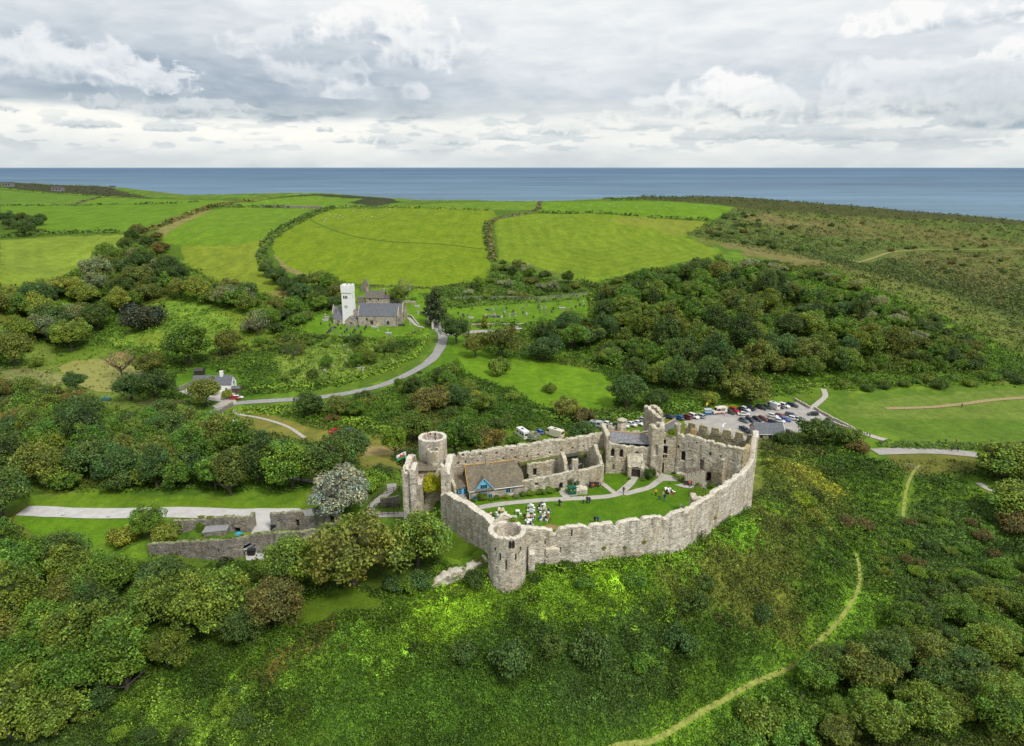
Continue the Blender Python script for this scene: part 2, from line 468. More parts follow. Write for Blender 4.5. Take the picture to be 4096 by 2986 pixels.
COTTAGE_DRIVE = np.array([ground(D(*p))[:2] for p in [(395,868),(430,880),(480,890),(510,890),(522,872),(500,866),(470,872),(420,862)]])
DRIVE2 = np.array([ground(D(*p))[:2] for p in [(478,906),(500,900),(525,894),(520,884),(490,890),(470,900)]])
PADS_FLAT = [CARPARK, YARD, COTTAGE_DRIVE, DRIVE2]
# ---- what covers the ground: zones in world space
G_BRIGHT = (.155, .24, .012); G_MOWN = (.175, .225, .022); G_LAWN = (.095, .20, .012); G_DRY = (.20, .21, .045)
G_ROUGH = (.10, .175, .018); TAN = (.22, .21, .07); G_DEEP = (.062, .145, .010)
VEG_OPEN = 0
ZONES = [
 ('hill', [(1560,440),(1700,440),(1900,455),(2290,480),(2290,760),(2100,660),(1900,605),(1620,545),(1500,520),(1600,480)], (.066,.088,.022), 12, .55),
 ('hilltop', [(1330,441),(1450,432),(1600,432),(1900,455),(2290,480),(2290,500),(1900,480),(1640,462),(1480,447)], (.066,.080,.022), 8, .3),
 ('hillbrown', [(1680,470),(1900,485),(2100,510),(2290,540),(2290,560),(2000,535),(1800,520),(1690,500)], (.090,.092,.028), 18, .5),
 ('hillbrown', [(1980,560),(2290,560),(2290,700),(2150,640),(2040,600)], (.090,.094,.028), 18, .5),
 ('hilltan', [(1640,470),(1760,490),(1860,500),(1740,500),(1650,488)], (.17,.165,.055), 10, .3),
 ('hilltan', [(1590,535),(1700,552),(1830,580),(1900,600),(1880,606),(1780,590),(1650,565)], (.18,.175,.055), 9, .3),
 ('spurbrown', [(1830,585),(1900,600),(2100,655),(2290,750),(2290,800),(2200,760),(2000,660),(1880,620)], (.10,.12,.028), 9, .6),
 ('bright_left', [(0,418),(210,436),(560,446),(600,438),(740,432),(830,440),(780,456),(870,458),(1000,446),(1190,443),(1330,445),(1500,447),(1625,459),(1585,490),(1400,520),(1000,640),(660,640),(300,540),(0,640)], (.08,.15,.015), 2, .0),
 ('field', [(600,545),(615,520),(640,500),(720,463),(900,459),(1090,466),(1100,480),(1075,495),(1082,550),(1085,612),(1040,625),(940,637),(800,630),(690,612),(640,592),(612,568)], G_BRIGHT, .6, 0),
 ('field', [(1093,487),(1190,473),(1300,473),(1450,481),(1570,494),(1510,523),(1540,533),(1606,560),(1560,573),(1470,590),(1400,607),(1360,616),(1310,623),(1240,606),(1150,586),(1105,575)], (.155,.24,.016), .6, -1),
 ('field', [(1380,478),(1570,494),(1500,524),(1440,508),(1340,490)], (.19,.24,.028), 4, 0),
 ('field', [(1200,447),(1330,446),(1500,448),(1625,460),(1580,487),(1460,484),(1300,472),(1190,469)], (.12,.24,.012), .6, 0),
 ('field', [(330,525),(450,466),(520,459),(690,462),(640,490),(600,528),(520,543),(420,545),(370,540)], (.13,.235,.016), .6, 0),
 ('field', [(330,522),(445,467),(470,466),(360,525)], TAN, 1, 0),
 ('field', [(398,545),(520,543),(604,526),(578,560),(580,590),(605,625),(640,652),(662,668),(560,645),(520,638),(470,620),(410,580)], (.175,.24,.022), .6, -1),
 ('field', [(612,568),(640,592),(690,612),(680,616),(630,600),(602,560)], TAN, .8, 0),
 ('field', [(640,640),(664,668),(630,664),(590,645)], (.26,.23,.07), .8, 0),
 ('field', [(0,455),(150,455),(452,455),(430,475),(310,512),(100,518),(0,490)], (.115,.225,.014), .6, 0),
 ('field', [(0,532),(150,523),(292,520),(270,555),(200,598),(120,620),(60,634),(0,634)], (.18,.26,.03), 1.5, -1),
 ('field', [(0,421),(210,437),(160,453),(0,453)], (.11,.21,.02), .6, 0),
 ('field', [(215,438),(560,450),(455,455),(170,453)], (.12,.23,.015), .6, 0),
 ('field', [(500,457),(600,441),(740,434),(800,440),(780,455),(690,460)], (.125,.235,.018), .6, 0),
 ('field', [(870,459),(960,451),(1195,445),(1190,465),(1090,465),(950,459)], (.125,.225,.018), .6, 0),
 ('headland', [(0,400),(60,404),(170,412),(240,411),(335,440),(250,436),(170,430),(60,422),(0,416)], (.05,.058,.024), 6, .3),
 ('headland', [(590,440),(700,430),(780,433),(860,438),(890,448),(830,458),(770,450),(800,440),(720,435)], (.042,.056,.022), 4, .3),
 ('backwood', [(800,638),(940,640),(1080,618),(1095,575),(1160,590),(1240,608),(1310,626),(1300,655),(1150,665),(990,680),(960,640)], (.06,.105,.016), 2, 1),
 ('churchyard', [(655,738),(700,702),(735,690),(780,640),(860,640),(940,655),(950,700),(950,730),(935,752),(850,755),(740,748)], (.115,.235,.014), 1.2, 0),
 ('chantry_field', [(800,640),(870,636),(960,638),(960,652),(860,650)], (.12,.22,.014), 1, 0),
 ('cemetery', [(985,682),(1080,672),(1200,662),(1303,652),(1306,703),(1240,712),(1160,717),(1080,715),(1010,712)], (.115,.23,.014), 1, 0),
 ('verge', [(985,740),(1030,745),(1040,770),(1010,800),(960,820),(950,800)], G_LAWN, 1, 0),
 ('verge', [(935,755),(965,735),(965,760),(930,800),(870,835),(760,865),(690,880),(690,868),(780,850),(880,805)], G_ROUGH, 1, 0),
 ('meadow', [(1000,768),(1060,775),(1110,792),(1200,800),(1290,815),(1335,830),(1368,860),(1360,912),(1290,912),(1200,902),(1150,870),(1090,850),(1030,828)], (.125,.245,.013), 1.5, 0),
 ('old_graves', [(620,790),(720,760),(840,762),(890,775),(880,800),(800,835),(700,850),(620,845)], (.13,.19,.028), 3, .4),
 ('lawn', [(62,1106),(250,1088),(330,1105),(450,1103),(560,1112),(640,1090),(690,1086),(720,1100),(720,1135),(60,1127)], (.125,.225,.016), 1, 0),
 ('lawn', [(36,1140),(292,1144),(280,1178),(200,1205),(130,1210),(40,1170)], (.105,.22,.012), 1, 0),
 ('parkfield', [(478,935),(520,905),(590,915),(700,950),(760,955),(850,975),(900,985),(900,1050),(800,1040),(780,1000),(700,985),(640,965),(560,960)], (.20,.205,.04), 1, 0),
 ('parkdry', [(780,985),(880,990),(880,1008),(790,1010)], (.30,.24,.10), 2, 0),
 ('gate_grass', [(800,1045),(860,1060),(888,1070),(888,1125),(820,1130),(790,1090)], (.10,.17,.018), 1, 0),
 ('van_park', [(1110,955),(1250,958),(1300,940),(1420,945),(1420,960),(1330,985),(1110,1000)], (.12,.19,.02), 1, 0),
 ('van_park', [(1300,935),(1560,915),(1560,935),(1420,960),(1300,955)], (.12,.20,.02), .8, 0),
 ('meadow_right', [(1790,905),(1810,885),(1900,870),(2050,862),(2290,850),(2290,990),(2000,978),(1920,950),(1850,930)], (.105,.19,.022), 3, .12),
 ('meadow_right', [(1850,900),(2000,880),(2290,862),(2290,930),(2050,925),(1900,925)], (.14,.215,.035), 3, .04),
 ('verge', [(1740,880),(1800,862),(1850,868),(1820,890),(1790,905)], G_ROUGH, 1.5, .2),
 ('path_bank', [(1960,1000),(2170,1010),(2170,1040),(2080,1060),(1990,1040)], (.14,.16,.03), 2, .25),
 ('cottage_garden', [(385,838),(430,815),(520,828),(535,850),(530,885),(470,895),(380,865)], (.085,.19,.013), 1, 0),
 ('pond_bank', [(90,800),(120,770),(220,765),(300,790),(330,830),(330,870),(200,880),(120,850)], (.13,.22,.022), 1.5, .1),
 ('pasture', [(60,760),(130,765),(120,800),(200,860),(330,880),(440,905),(500,915),(330,920),(200,905),(150,880),(40,820)], (.15,.225,.035), 2, .12),
 ('pasture', [(0,820),(60,812),(140,830),(150,850),(60,860),(0,850)], (.21,.235,.075), 2, .12),
 ('slope', [(280,720),(360,660),(480,680),(560,700),(560,760),(440,790),(300,770),(230,760)], (.12,.205,.022), 3, .5),
 ('slopebright', [(290,745),(370,735),(480,735),(480,760),(380,770),(300,765)], (.17,.25,.028), 4, .12),
 ('slopebright', [(480,680),(600,720),(620,760),(560,780),(520,730)], (.16,.24,.024), 3, .3),
 ('outer_grass', [(975,1170),(1060,1222),(1010,1245),(940,1230),(930,1190)], (.085,.155,.012), .8, 0),
 ('tree_grass', [(660,1330),(720,1310),(850,1325),(850,1350),(760,1365),(700,1395),(660,1370)], (.085,.15,.012), 1.2, 0),
 ('tree_grass', [(700,1235),(800,1230),(960,1245),(930,1290),(800,1310),(700,1290)], (.06,.105,.012), 1.5, 0),
 ('barn_grass', [(360,1250),(480,1215),(570,1215),(580,1240),(450,1262)], (.09,.16,.02), 1, .05),
 ('castle_bright', [(960,1330),(1060,1290),(1180,1290),(1330,1240),(1400,1230),(1440,1290),(1400,1370),(1260,1390),(1120,1400),(960,1400)], (.23,.40,.02), 6, 1),
 ('castle_top', [(1400,1230),(1500,1205),(1600,1170),(1690,1100),(1750,1100),(1700,1180),(1560,1240),(1440,1290)], (.14,.29,.018), 5, 1),
 ('castle_brown', [(1480,1290),(1600,1190),(1740,1120),(1830,1200),(1840,1290),(1740,1400),(1620,1400),(1540,1340)], (.10,.122,.02), 10, 1),
 ('castle_mid', [(1690,980),(1780,1000),(1880,1060),(1900,1150),(1840,1200),(1740,1120),(1690,1060)], (.115,.155,.02), 7, 1),
 ('castle_gold', [(1720,1030),(1800,1040),(1850,1080),(1800,1090),(1730,1060)], (.24,.25,.025), 4, .8),
 ('castle_dark', [(1100,1420),(1300,1400),(1500,1400),(1560,1440),(1440,1540),(1240,1560),(1100,1500)], (.055,.105,.018), 7, 1),
 ('fore_bright', [(300,1560),(420,1480),(560,1480),(600,1560),(560,1620),(400,1620)], (.22,.37,.035), 6, 1),
 ('fore_bright', [(650,1400),(760,1390),(900,1350),(960,1400),(820,1480),(700,1480),(560,1460)], (.16,.30,.022), 6, 1),
 ('fore_rust', [(620,1430),(700,1390),(740,1400),(720,1450),(640,1480)], (.17,.12,.03), 4, .9),
 ('fore_green', [(820,1480),(1100,1420),(1240,1560),(1400,1560),(1380,1652),(600,1652),(600,1560)], (.075,.155,.015), 7, 1),
 ('path_grass', [(1390,1625),(1560,1530),(1700,1460),(1830,1380),(1900,1300),(1990,1330),(1980,1390),(1860,1470),(1700,1530),(1560,1620),(1480,1660),(1380,1660)], (.12,.235,.018), 4, .8),
 ('right_dark', [(1930,1180),(2060,1110),(2290,1090),(2290,1300),(2050,1360),(1960,1300)], (.062,.115,.018), 6, 1),
 ('corner_dark', [(-40,1530),(200,1540),(330,1590),(300,1740),(-40,1740)], (.06,.105,.018), 6, 1),
 ('ward_lawn', None, (.085,.19,.010), 0, 0),
 ]
_zp = []
for _nm, _pts, _c_, _j, _v in ZONES:
 P_ = WARD if _pts is None else wpoly(_pts)
 _zp.append((P_, np.array(_c_), _j, _v))
def zone_eval(x, y, want_col=True):
 """base colour and undergrowth density of the ground at world x, y"""
 r = np.hypot(x, y)
 n1 = fbm(x / 9, y / 9, 41, 4); n2 = fbm(x / 28, y / 28, 43, 3); n3 = fbm(x / 3.1, y / 3.1, 47, 3)
 c = np.empty(x.shape + (3,))
 a = np.array((.072, .148, .015)); b = np.array((.118, .218, .018)); d = np.array((.125, .135, .028))
 k = sstep(.4, .62, n1)[:, None]; c[:] = a * (1 - k) + b * k
 k = (sstep(.55, .7, n2) * .7)[:, None]; c = c * (1 - k) + d * k
 veg = np.ones(x.shape)
 jx = (fbm(x / 5, y / 5, 71, 3) - .5); jy = (fbm(x / 5, y / 5, 73, 3) - .5)
 for P_, col, j, v in _zp:
  m = (x > P_[:, 0].min() - j) & (x < P_[:, 0].max() + j) & (y > P_[:, 1].min() - j) & (y < P_[:, 1].max() + j)
  if not m.any(): continue
  ii = np.nonzero(m)[0]
  xx, yy = x[ii], y[ii]
  if j >= 2:
   sc = j / 3.
   q = vnoise(xx / (j * 2.2), yy / (j * 2.2), 91) - .5; q2 = vnoise(xx / (j * 2.2), yy / (j * 2.2), 93) - .5
   xx = xx + (jx[ii] + q) * j * 1.6; yy = yy + (jy[ii] + q2) * j * 1.6
  else:
   xx = xx + jx[ii] * j * 1.5; yy = yy + jy[ii] * j * 1.5
  ins = ii[pip(P_, xx, yy)]
  veg[ins] = max(v, 0)
  if v > .3:
   f = (1.1 + .75 * n3[ins])[:, None]
   w = (.45 + .5 * sstep(.3, .6, n1[ins]))[:, None]
   c[ins] = c[ins] * (1 - w) + col * f * w
  else:
   f = (.76 + .28 * n1[ins])[:, None]
   if v < 0: f = f * (1 + -.06 * np.sin(pdist(P_, x[ins], y[ins]) * 2 * PI / 11 + n1[ins] * 3) + .16 * (n2[ins] - .5))[:, None]
   c[ins] = col * f
 for L_, hw, kk in NO_VEG:
  m = (x > L_[:, 0].min() - 5) & (x < L_[:, 0].max() + 5) & (y > L_[:, 1].min() - 5) & (y < L_[:, 1].max() + 5) & (veg > 0)
  if m.any():
   ii = np.nonzero(m)[0]; veg[ii[pdist(L_, x[ii], y[ii], closed=False) < hw + kk * (.6 + .008 * np.hypot(x[ii], y[ii]))]] = 0
 for P_ in PADS_FLAT + BLOCKS:
  m = (x > P_[:, 0].min()) & (x < P_[:, 0].max()) & (y > P_[:, 1].min()) & (y < P_[:, 1].max())
  if m.any():
   ii = np.nonzero(m)[0]; veg[ii[pip(P_, x[ii], y[ii])]] = 0
 return c, veg
BLOCKS = []
def lumps(x, y):
 """relief of the undergrowth canopy"""
 r = np.hypot(x, y)
 damp = path_damp(x, y)
 return damp * ((fbm(x / 4.5, y / 4.5, 5, 3) - .35) * 2.6 + np.where(r < 230, (fbm(x / 1.7, y / 1.7, 15, 2) - .4) * 1.5, 0) + np.where(r > 230, (fbm(x / 13, y / 13, 9, 3) - .4) * 2.5, 0))
def path_damp(x, y):
 damp = np.ones(x.shape)
 for k, far in (('lane', 15), ('field_path', 9), ('wood_path', 8), ('hill_path', 12), ('slope_path', 4.5), ('upper_path', 5), ('coast_road', 8), ('stream_path', 6), ('gate_path', 5)):
  L_, w = ROADS[k]
  m = (x > L_[:, 0].min() - far) & (x < L_[:, 0].max() + far) & (y > L_[:, 1].min() - far) & (y < L_[:, 1].max() + far)
  if m.any(): damp[m] = np.minimum(damp[m], sstep(w / 2, w / 2 + far, pdist(L_[::3], x[m], y[m], closed=False)))
 return damp
def build_land():
 na, nr = 760, 900
 th = np.radians(np.linspace(-52, 52, na))
 rr = np.concatenate([np.geomspace(28, 75, 60, endpoint=False), np.geomspace(75, 420, 560, endpoint=False), np.geomspace(420, 2600, nr - 620)])
 R_, T_ = np.meshgrid(rr, th, indexing='ij')
 x = (R_ * np.sin(T_)).ravel(); y = (R_ * np.cos(T_)).ravel()
 z = zfun(x, y)
 c = np.empty((len(x), 3)); veg = np.empty(len(x))
 for k in range(0, len(x), 100000):
  c[k:k + 100000], veg[k:k + 100000] = zone_eval(x[k:k + 100000], y[k:k + 100000])
 z = z + np.clip(veg, 0, 1) * np.maximum(lumps(x, y), -.3) * .6 * (veg > .05)
 i = np.arange(nr - 1)[:, None] * na + np.arange(na - 1)[None, :]
 f = np.stack([i, i + 1, i + na + 1, i + na], -1).reshape(-1, 4)
 me = np_mesh('ground', np.stack([x, y, z], 1), f[:, ::-1], c, smooth=True)
 m, nt, b, _ = new_mat('ground_cover')
 at = nt.new('ShaderNodeAttribute', attribute_name='Col'); g = nt.new('ShaderNodeNewGeometry'); P = g.outputs['Position']
 f1 = nt.noise(P, 2.2, 6, .7); f2 = nt.noise(P, .35, 5, .6); f3 = nt.noise(nt.vmul(P, (.05, .012, .05)), 3.0, 4, .6)
 col = nt.mix(1, at.outputs['Color'], nt.ramp(f1, [(.25, .62), (.5, 1), (.75, 1.35)]), 'MULTIPLY')
 col = nt.mix(1, col, nt.ramp(f2, [(.3, (.76, .82, .8)), (.7, (1.28, 1.16, 1.15))]), 'MULTIPLY')
 col = nt.mix(1, col, nt.ramp(f3, [(.35, (.86, .9, .9)), (.65, (1.14, 1.08, 1.1))]), 'MULTIPLY')
 setin(nt, b, 'Base Color', col); b.inputs['Roughness'].default_value = .95; b.inputs['Specular IOR Level'].default_value = .1
 bump(nt, b, f1, .5, .25)
 o = link('ground', me, m); o['kind'] = 'structure'
 return o
build_land()
def ribbon(name, L_, w, mat, off=.14, zb=None, nx=4):
 t = np.gradient(L_, axis=0); t /= np.linalg.norm(t, axis=1, keepdims=True) + 1e-9
 nrm = np.stack([-t[:, 1], t[:, 0]], 1)
 wob = 1 + .16 * (vnoise(np.arange(len(L_)) * .35, np.zeros(len(L_)), 5) - .5)
 k = np.linspace(-.5, .5, nx + 1)
 P_ = L_[:, None, :] + nrm[:, None, :] * (k[None, :, None] * w * wob[:, None, None])
 x, y = P_[..., 0], P_[..., 1]
 z = (zfun(x, y) + off) if zb is None else np.full(x.shape, zb)
 v = np.stack([x, y, z], -1).reshape(-1, 3); n = nx + 1
 i = np.arange(len(L_) - 1)[:, None] * n + np.arange(nx)[None, :]
 f = np.stack([i, i + n, i + n + 1, i + 1], -1).reshape(-1, 4)
 me = np_mesh(name, v, f, smooth=True)
 if me.polygons[0].normal.z < 0: me.flip_normals()
 o = link(name, me, mat); o['kind'] = 'structure'; return o
def patch(name, P_, mat, off=.16, zb=None, step=1.2):
 """a draped sheet over a world polygon"""
 bm = bmesh.new()
 n = len(P_); pts = []
 for i in range(n):
  a, b = P_[i], P_[(i + 1) % n]; k = max(1, int(np.hypot(*(b - a)) / step))
  pts += [a + (b - a) * j / k for j in range(k)]
 f = bm.faces.new([bm.verts.new((p[0], p[1], 0)) for p in pts])
 bmesh.ops.triangulate(bm, faces=[f])
 for _ in range(4):
  es = [e for e in bm.edges if e.calc_length() > step * 2.2]
  if not es: break
  bmesh.ops.subdivide_edges(bm, edges=es, cuts=1)
  bmesh.ops.triangulate(bm, faces=[f for f in bm.faces if len(f.verts) > 3])
 vs = list(bm.verts); x = np.array([v.co.x for v in vs]); y = np.array([v.co.y for v in vs])
 z = (zfun(x, y) + off) if zb is None else np.full(len(x), zb)
 for v, q in zip(vs, z): v.co.z = q
 bmesh.ops.recalc_face_normals(bm, faces=bm.faces)
 if sum(f.normal.z for f in bm.faces) < 0: bmesh.ops.reverse_faces(bm, faces=bm.faces)
 o = obj(name, bm, mat); o['kind'] = 'structure'; return o
ASPHALT = plain('worn_asphalt', (.27, .265, .26), .9, .2, .6); ASPHALT_P = plain('pale_asphalt', (.34, .325, .30), .9, .16, .35)
GRAVEL = plain('pale_gravel', (.40, .375, .34), .95, .16, 1.2); DRIVE = plain('pale_concrete', (.47, .46, .44), .9, .13, .5)
TURFP = plain('trodden_turf', (.23, .26, .055), .95, .35, 1.0); DIRT = plain('trodden_earth', (.30, .235, .12), .95, .3, 1.5); TANG = plain('dry_grass_path', (.22, .21, .06), .95, .25, .8); PINKT = plain('reddish_tarmac', (.20, .15, .14), .9, .2, .8)
for _k, _m, _o in [('lane', ASPHALT, .15), ('layby', ASPHALT_P, .19), ('castle_drive', DRIVE, .12), ('coast_road', ASPHALT_P, .15), ('slope_path', TURFP, .1), ('upper_path', TURFP, .1), ('beach_path', GRAVEL, .15),
 ('meadow_track', DIRT, .15), ('wall_path', GRAVEL, .15), ('gate_path', GRAVEL, .12), ('field_path', GRAVEL, .13), ('hill_path', TANG, .25), ('church_path', GRAVEL, .2), ('stream_path', GRAVEL, .15), ('wood_path', GRAVEL, .12)]:
 ribbon(_k if _k in ('lane', 'coast_road') else ('drive' if 'drive' in _k else ('lay_by' if _k == 'layby' else 'path')), *ROADS[_k], _m, _o)
patch('car_park_surface', CARPARK, ASPHALT_P, .14)
patch('yard', YARD, DRIVE, .17); patch('cottage_drive', COTTAGE_DRIVE, GRAVEL, .2); patch('cottage_drive', DRIVE2, GRAVEL, .24)
for _p, _w in [([Z1(800,938),Z1(1000,905),Z1(1300,878),Z1(1500,868),Z1(1800,850),Z1(1930,820),Z2(560,938),Z2(660,912),Z2(770,880),Z2(845,826),Z2(905,795)], 1.7), ([Z2(462,936),Z2(400,885),Z2(340,838)], 1.1),
 ([Z2(500,936),Z2(560,885),Z2(610,835),Z2(640,785)], 1.7), ([Z1(1500,866),Z1(1465,830),Z1(1445,785)], 1.4), ([Z2(1245,890),Z2(1265,855),Z2(1290,815)], 1.2)]:
 _zo = globals().get('_zo', .03) + .007; ribbon('path', wline(_p, .8, WARD_Z), _w, GRAVEL, zb=WARD_Z + _zo)
for _p in [[Z2(850,752),Z2(940,775),Z2(1010,800),Z2(1010,830),Z2(900,826),Z2(840,835)], [Z2(985,862),Z2(1060,850),Z2(1140,850),Z2(1160,880),Z2(1125,893),Z2(1060,885)]]:
 _zo += .007; patch('forecourt', np.array([at_z(q, WARD_Z)[:2] for q in _p]), GRAVEL, zb=WARD_Z + _zo)
ribbon('sheep_track', wline([D(*q) for q in [(688,487),(720,503),(790,525),(860,535),(960,540),(1078,552)]], 4), 1.3, plain('dark_turf', (.075, .15, .012), .95, .2, .3), .22)
patch('pond', wpoly([(128,815),(160,800),(215,795),(275,805),(318,822),(312,852),(270,872),(210,868),(165,850)]), plain('duckweed_water', (.235, .235, .05), .6, .14, .25), .22, step=3)
patch('worn_patch', np.array([at_z(q, WARD_Z)[:2] for q in [ZW(1540,720),ZW(1680,660),ZW(1800,690),ZW(1930,740),ZW(1870,790),ZW(1640,765)]]), plain('worn_turf', (.26, .17, .07), .95, .25, 1.2), zb=WARD_Z + .012)
# ---- sea
def build_sea():
 bm = bmesh.new()
 n = 96; rings = [200, 700, 1200, 2000, 4000, 9000, 20000, 50000, 120000]
 rows = [[bm.verts.new((r * math.sin(2 * PI * k / n), r * math.cos(2 * PI * k / n), -12)) for k in range(n)] for r in rings]
 for i in range(len(rows) - 1):
  for k in range(n): bm.faces.new([rows[i][k], rows[i + 1][k], rows[i + 1][(k + 1) % n], rows[i][(k + 1) % n]])
 m, nt, b, _ = new_mat('sea_water')
 g = nt.new('ShaderNodeNewGeometry'); P = g.outputs['Position']
 sx = nt.new('ShaderNodeSeparateXYZ'); nt.l.new(P, sx.inputs[0])
 dist = nt.m('LOGARITHM', nt.m('MAXIMUM', sx.outputs[1], 500), 10)
 base = nt.ramp(nt.m('DIVIDE', nt.m('SUBTRACT', dist, 2.9), 2.0), [(0, (.135, .21, .265)), (.25, (.108, .18, .248)), (.5, (.083, .153, .23)), (.72, (.06, .125, .208)), (.86, (.075, .142, .23)), (1, (.17, .25, .33))])  # last stops pale towards the horizon: haze painted into the water colour
 f = nt.noise(nt.vmul(P, (.0012, .0035, 1)), 1.0, 8, .65); f2 = nt.noise(nt.vmul(P, (.025, .07, 1)), 1.0, 6, .7)
 base = nt.mix(1, base, nt.ramp(f, [(.3, .76), (.7, 1.26)]), 'MULTIPLY')
 base = nt.mix(1, base, nt.ramp(f2, [(.3, .86), (.7, 1.16)]), 'MULTIPLY')
 base = nt.mix(1, base, nt.ramp(nt.noise(nt.vmul(P, (.00022, .0005, 1)), 1.0, 5, .6), [(.35, .84), (.65, 1.18)]), 'MULTIPLY')
 setin(nt, b, 'Base Color', base); b.inputs['Roughness'].default_value = .6; b.inputs['Specular IOR Level'].default_value = .08
 bump(nt, b, f2, .3, 2)
 o = obj('sea', bm, m); o['kind'] = 'structure'
build_sea()
# ---- sky, sun, camera
SUN_EL, SUN_AZ = math.radians(50), math.radians(140)
def sky_colors(az, el):
 """overcast sky with heaped clouds: linear colour for grids of azimuth and elevation (radians), elevation rising along axis 0"""
 def billow(x, y, s, o=5):
  t = 0; a = .5; n = 0
  for k in range(o):
   t = t + a * (1 - np.abs(2 * vnoise(x * 2.1 ** k, y * 2.1 ** k, s + 13 * k) - 1)); n += a; a *= .52
  return t / n
 w = fbm(az * 9, el * 26, 201, 5) - .5
 w2 = fbm(az * 26 + w * 2, el * 95, 211, 5) - .5
 wl = fbm(az * 3.2, el * 14, 221, 4) - .5
 left = sstep(.15, -.35, az)
 e = el + w * .026 + wl * .03
 stops = [(-.01, .72), (.004, .74), (.018, .80), (.034, .88), (.052, .96), (.060, .90), (.068, .66), (.085, .60), (.115, .60), (.14, .66), (.17, .76), (.20, .82), (.26, .9)]
 xs, ys = zip(*stops)
 B = np.interp(e, xs, ys)
 yr = np.interp(e, xs, [.72, .74, .80, .86, .86, .82, .74, .72, .76, .80, .84, .87, .9])
 B = B * left + yr * (1 - left)
 B = B + w2 * .07 * sstep(.03, .08, el) + w2 * .09 + w * .09 - sstep(.52, .66, fbm(az * 34, el * 120, 271, 4)) * .12 * sstep(.012, .03, el) * sstep(.075, .055, el)
 def blob(bx, by, rx, ry, flat=2.2):
  a0 = math.atan((bx * 1.80759 - 2048) / FPX); e0 = (669 - by * 1.80759) / FPX
  da = (az - a0) / (rx * 1.80759 / FPX); de = (el - e0) / (ry * 1.80759 / FPX)
  return 1 - da * da - np.maximum(de, -flat * de) ** 2, de
 wx = fbm(az * 30, el * 36, 231, 3) - .5; wy = fbm(az * 30, el * 30, 233, 3) - .5
 bl = billow(az * 21 + wx * .35, el * 30 + wy * .35, 241, 6)
 fine = fbm(az * 70, el * 95, 251, 5) - .5
 bl2 = billow((az + .004) * 21 + wx * .35, (el + .007) * 30 + wy * .35, 241, 4)
 relief = billow(az * 21 + wx * .35, el * 30 + wy * .35, 241, 4) - bl2
 heaps = [(60,205,150,42,.62,.80,.8),(230,205,110,50,.62,.86,.9),(412,222,60,34,.62,.84,.9),(630,150,100,42,.66,.86,.8),(740,200,100,52,.62,.80,.8),(880,115,110,58,.60,.93,1),(960,165,110,46,.56,.86,1),(860,228,100,26,.68,.84,.7),
 (1560,240,80,46,.56,.97,1),(1640,262,90,36,.54,.88,1),(1480,262,90,40,.62,.86,.8),(1390,288,100,26,.62,.86,.8),(2000,130,130,34,.62,1.0,1),(2190,125,120,50,.60,1.02,1),(2230,195,100,44,.54,.93,1),(1940,225,120,46,.56,.84,.9),(2090,260,170,50,.50,.74,1),(2250,290,150,40,.47,.70,1),(1770,275,100,36,.56,.80,.9),(1660,312,180,16,.56,.70,.8),(1900,318,200,14,.58,.72,.8),
 (283,262,50,17,.54,.72,1),(445,272,66,22,.52,.72,1),(520,262,60,14,.6,.74,.8),(245,298,60,12,.55,.76,1),(865,320,55,13,.58,.78,1),(1010,322,46,11,.58,.78,1),(1120,312,60,18,.60,.80,1),(1230,300,70,18,.60,.82,1),(80,277,24,13,.56,.74,1),(410,302,50,9,.56,.76,1),(560,277,20,8,.55,.72,1),(742,300,18,7,.55,.72,1),(780,320,30,9,.62,.80,1),(650,318,110,11,.78,.95,.8)]
 for bx, by, rx, ry, lo, hi, wt in heaps:
  q, de = blob(bx, by, rx, ry)
  small = rx < 80
  bb = bl if not small else billow(az * 60 + wx, el * 90 + wy, 261, 4)
  d = q * .8 + (bb - .56) * 2.6 + fine * .32
  m = sstep(-.22, .62 if not small else .7, d)
  if m.max() <= 0: continue
  bb2 = bl2 if not small else bb
  sh = (lo - .05) + (hi - lo + .05) * sstep(-.9, .8, de * 1.0 + (bb - .56) * 2.2 + .25 * fine) + relief * (hi - lo) * .75 * (1 if not small else .5) + fine * .05
  sh = sh + (1 - sstep(.0, .7, d)) * .07
  sh = np.clip(sh, lo - .04, hi + .03)
  B = B + m * wt * .92 * (sh - B)
 B = np.clip(.675 + (B - .66) * 1.22, .42, 1.03)
 k = [.40, .54, .66, .78, .90, 1.02]
 out = np.stack([np.interp(B, k, v) for v in ([.235, .36, .53, .68, .83, .96], [.305, .44, .60, .735, .86, .965], [.395, .53, .67, .785, .885, .955])], -1)
 warm = (sstep(.06, .03, np.abs(el - .035)) * .04)[..., None] * np.array([1, .7, -.6])
 return out * (1 + warm)
def build_sky():
 az = np.linspace(-.86, .86, 1500); el = np.linspace(-.004, .27, 420)
 A, E = np.meshgrid(az, el)
 c = sky_colors(A, E)
 R_ = 100000.0
 v = np.stack([R_ * np.cos(E) * np.sin(A), R_ * np.cos(E) * np.cos(A), R_ * np.sin(E) + CAMZ], -1).reshape(-1, 3)
 i = np.arange(419)[:, None] * 1500 + np.arange(1499)[None, :]
 f = np.stack([i, i + 1, i + 1501, i + 1500], -1).reshape(-1, 4)
 me = np_mesh('sky', v, f, c.reshape(-1, 3), smooth=True)
 m = bpy.data.materials.new('cloud_light'); m.use_nodes = True; m.node_tree.nodes.clear(); nt = NT(m.node_tree)
 out = nt.new('ShaderNodeOutputMaterial'); at = nt.new('ShaderNodeAttribute', attribute_name='Col')
 em = nt.new('ShaderNodeEmission', {'Strength': 1.0}); nt.l.new(at.outputs['Color'], em.inputs[0]); nt.l.new(em.outputs[0], out.inputs[0])
 m.cycles.emission_sampling = 'NONE'
 o = link('sky', me, m); o['kind'] = 'structure'
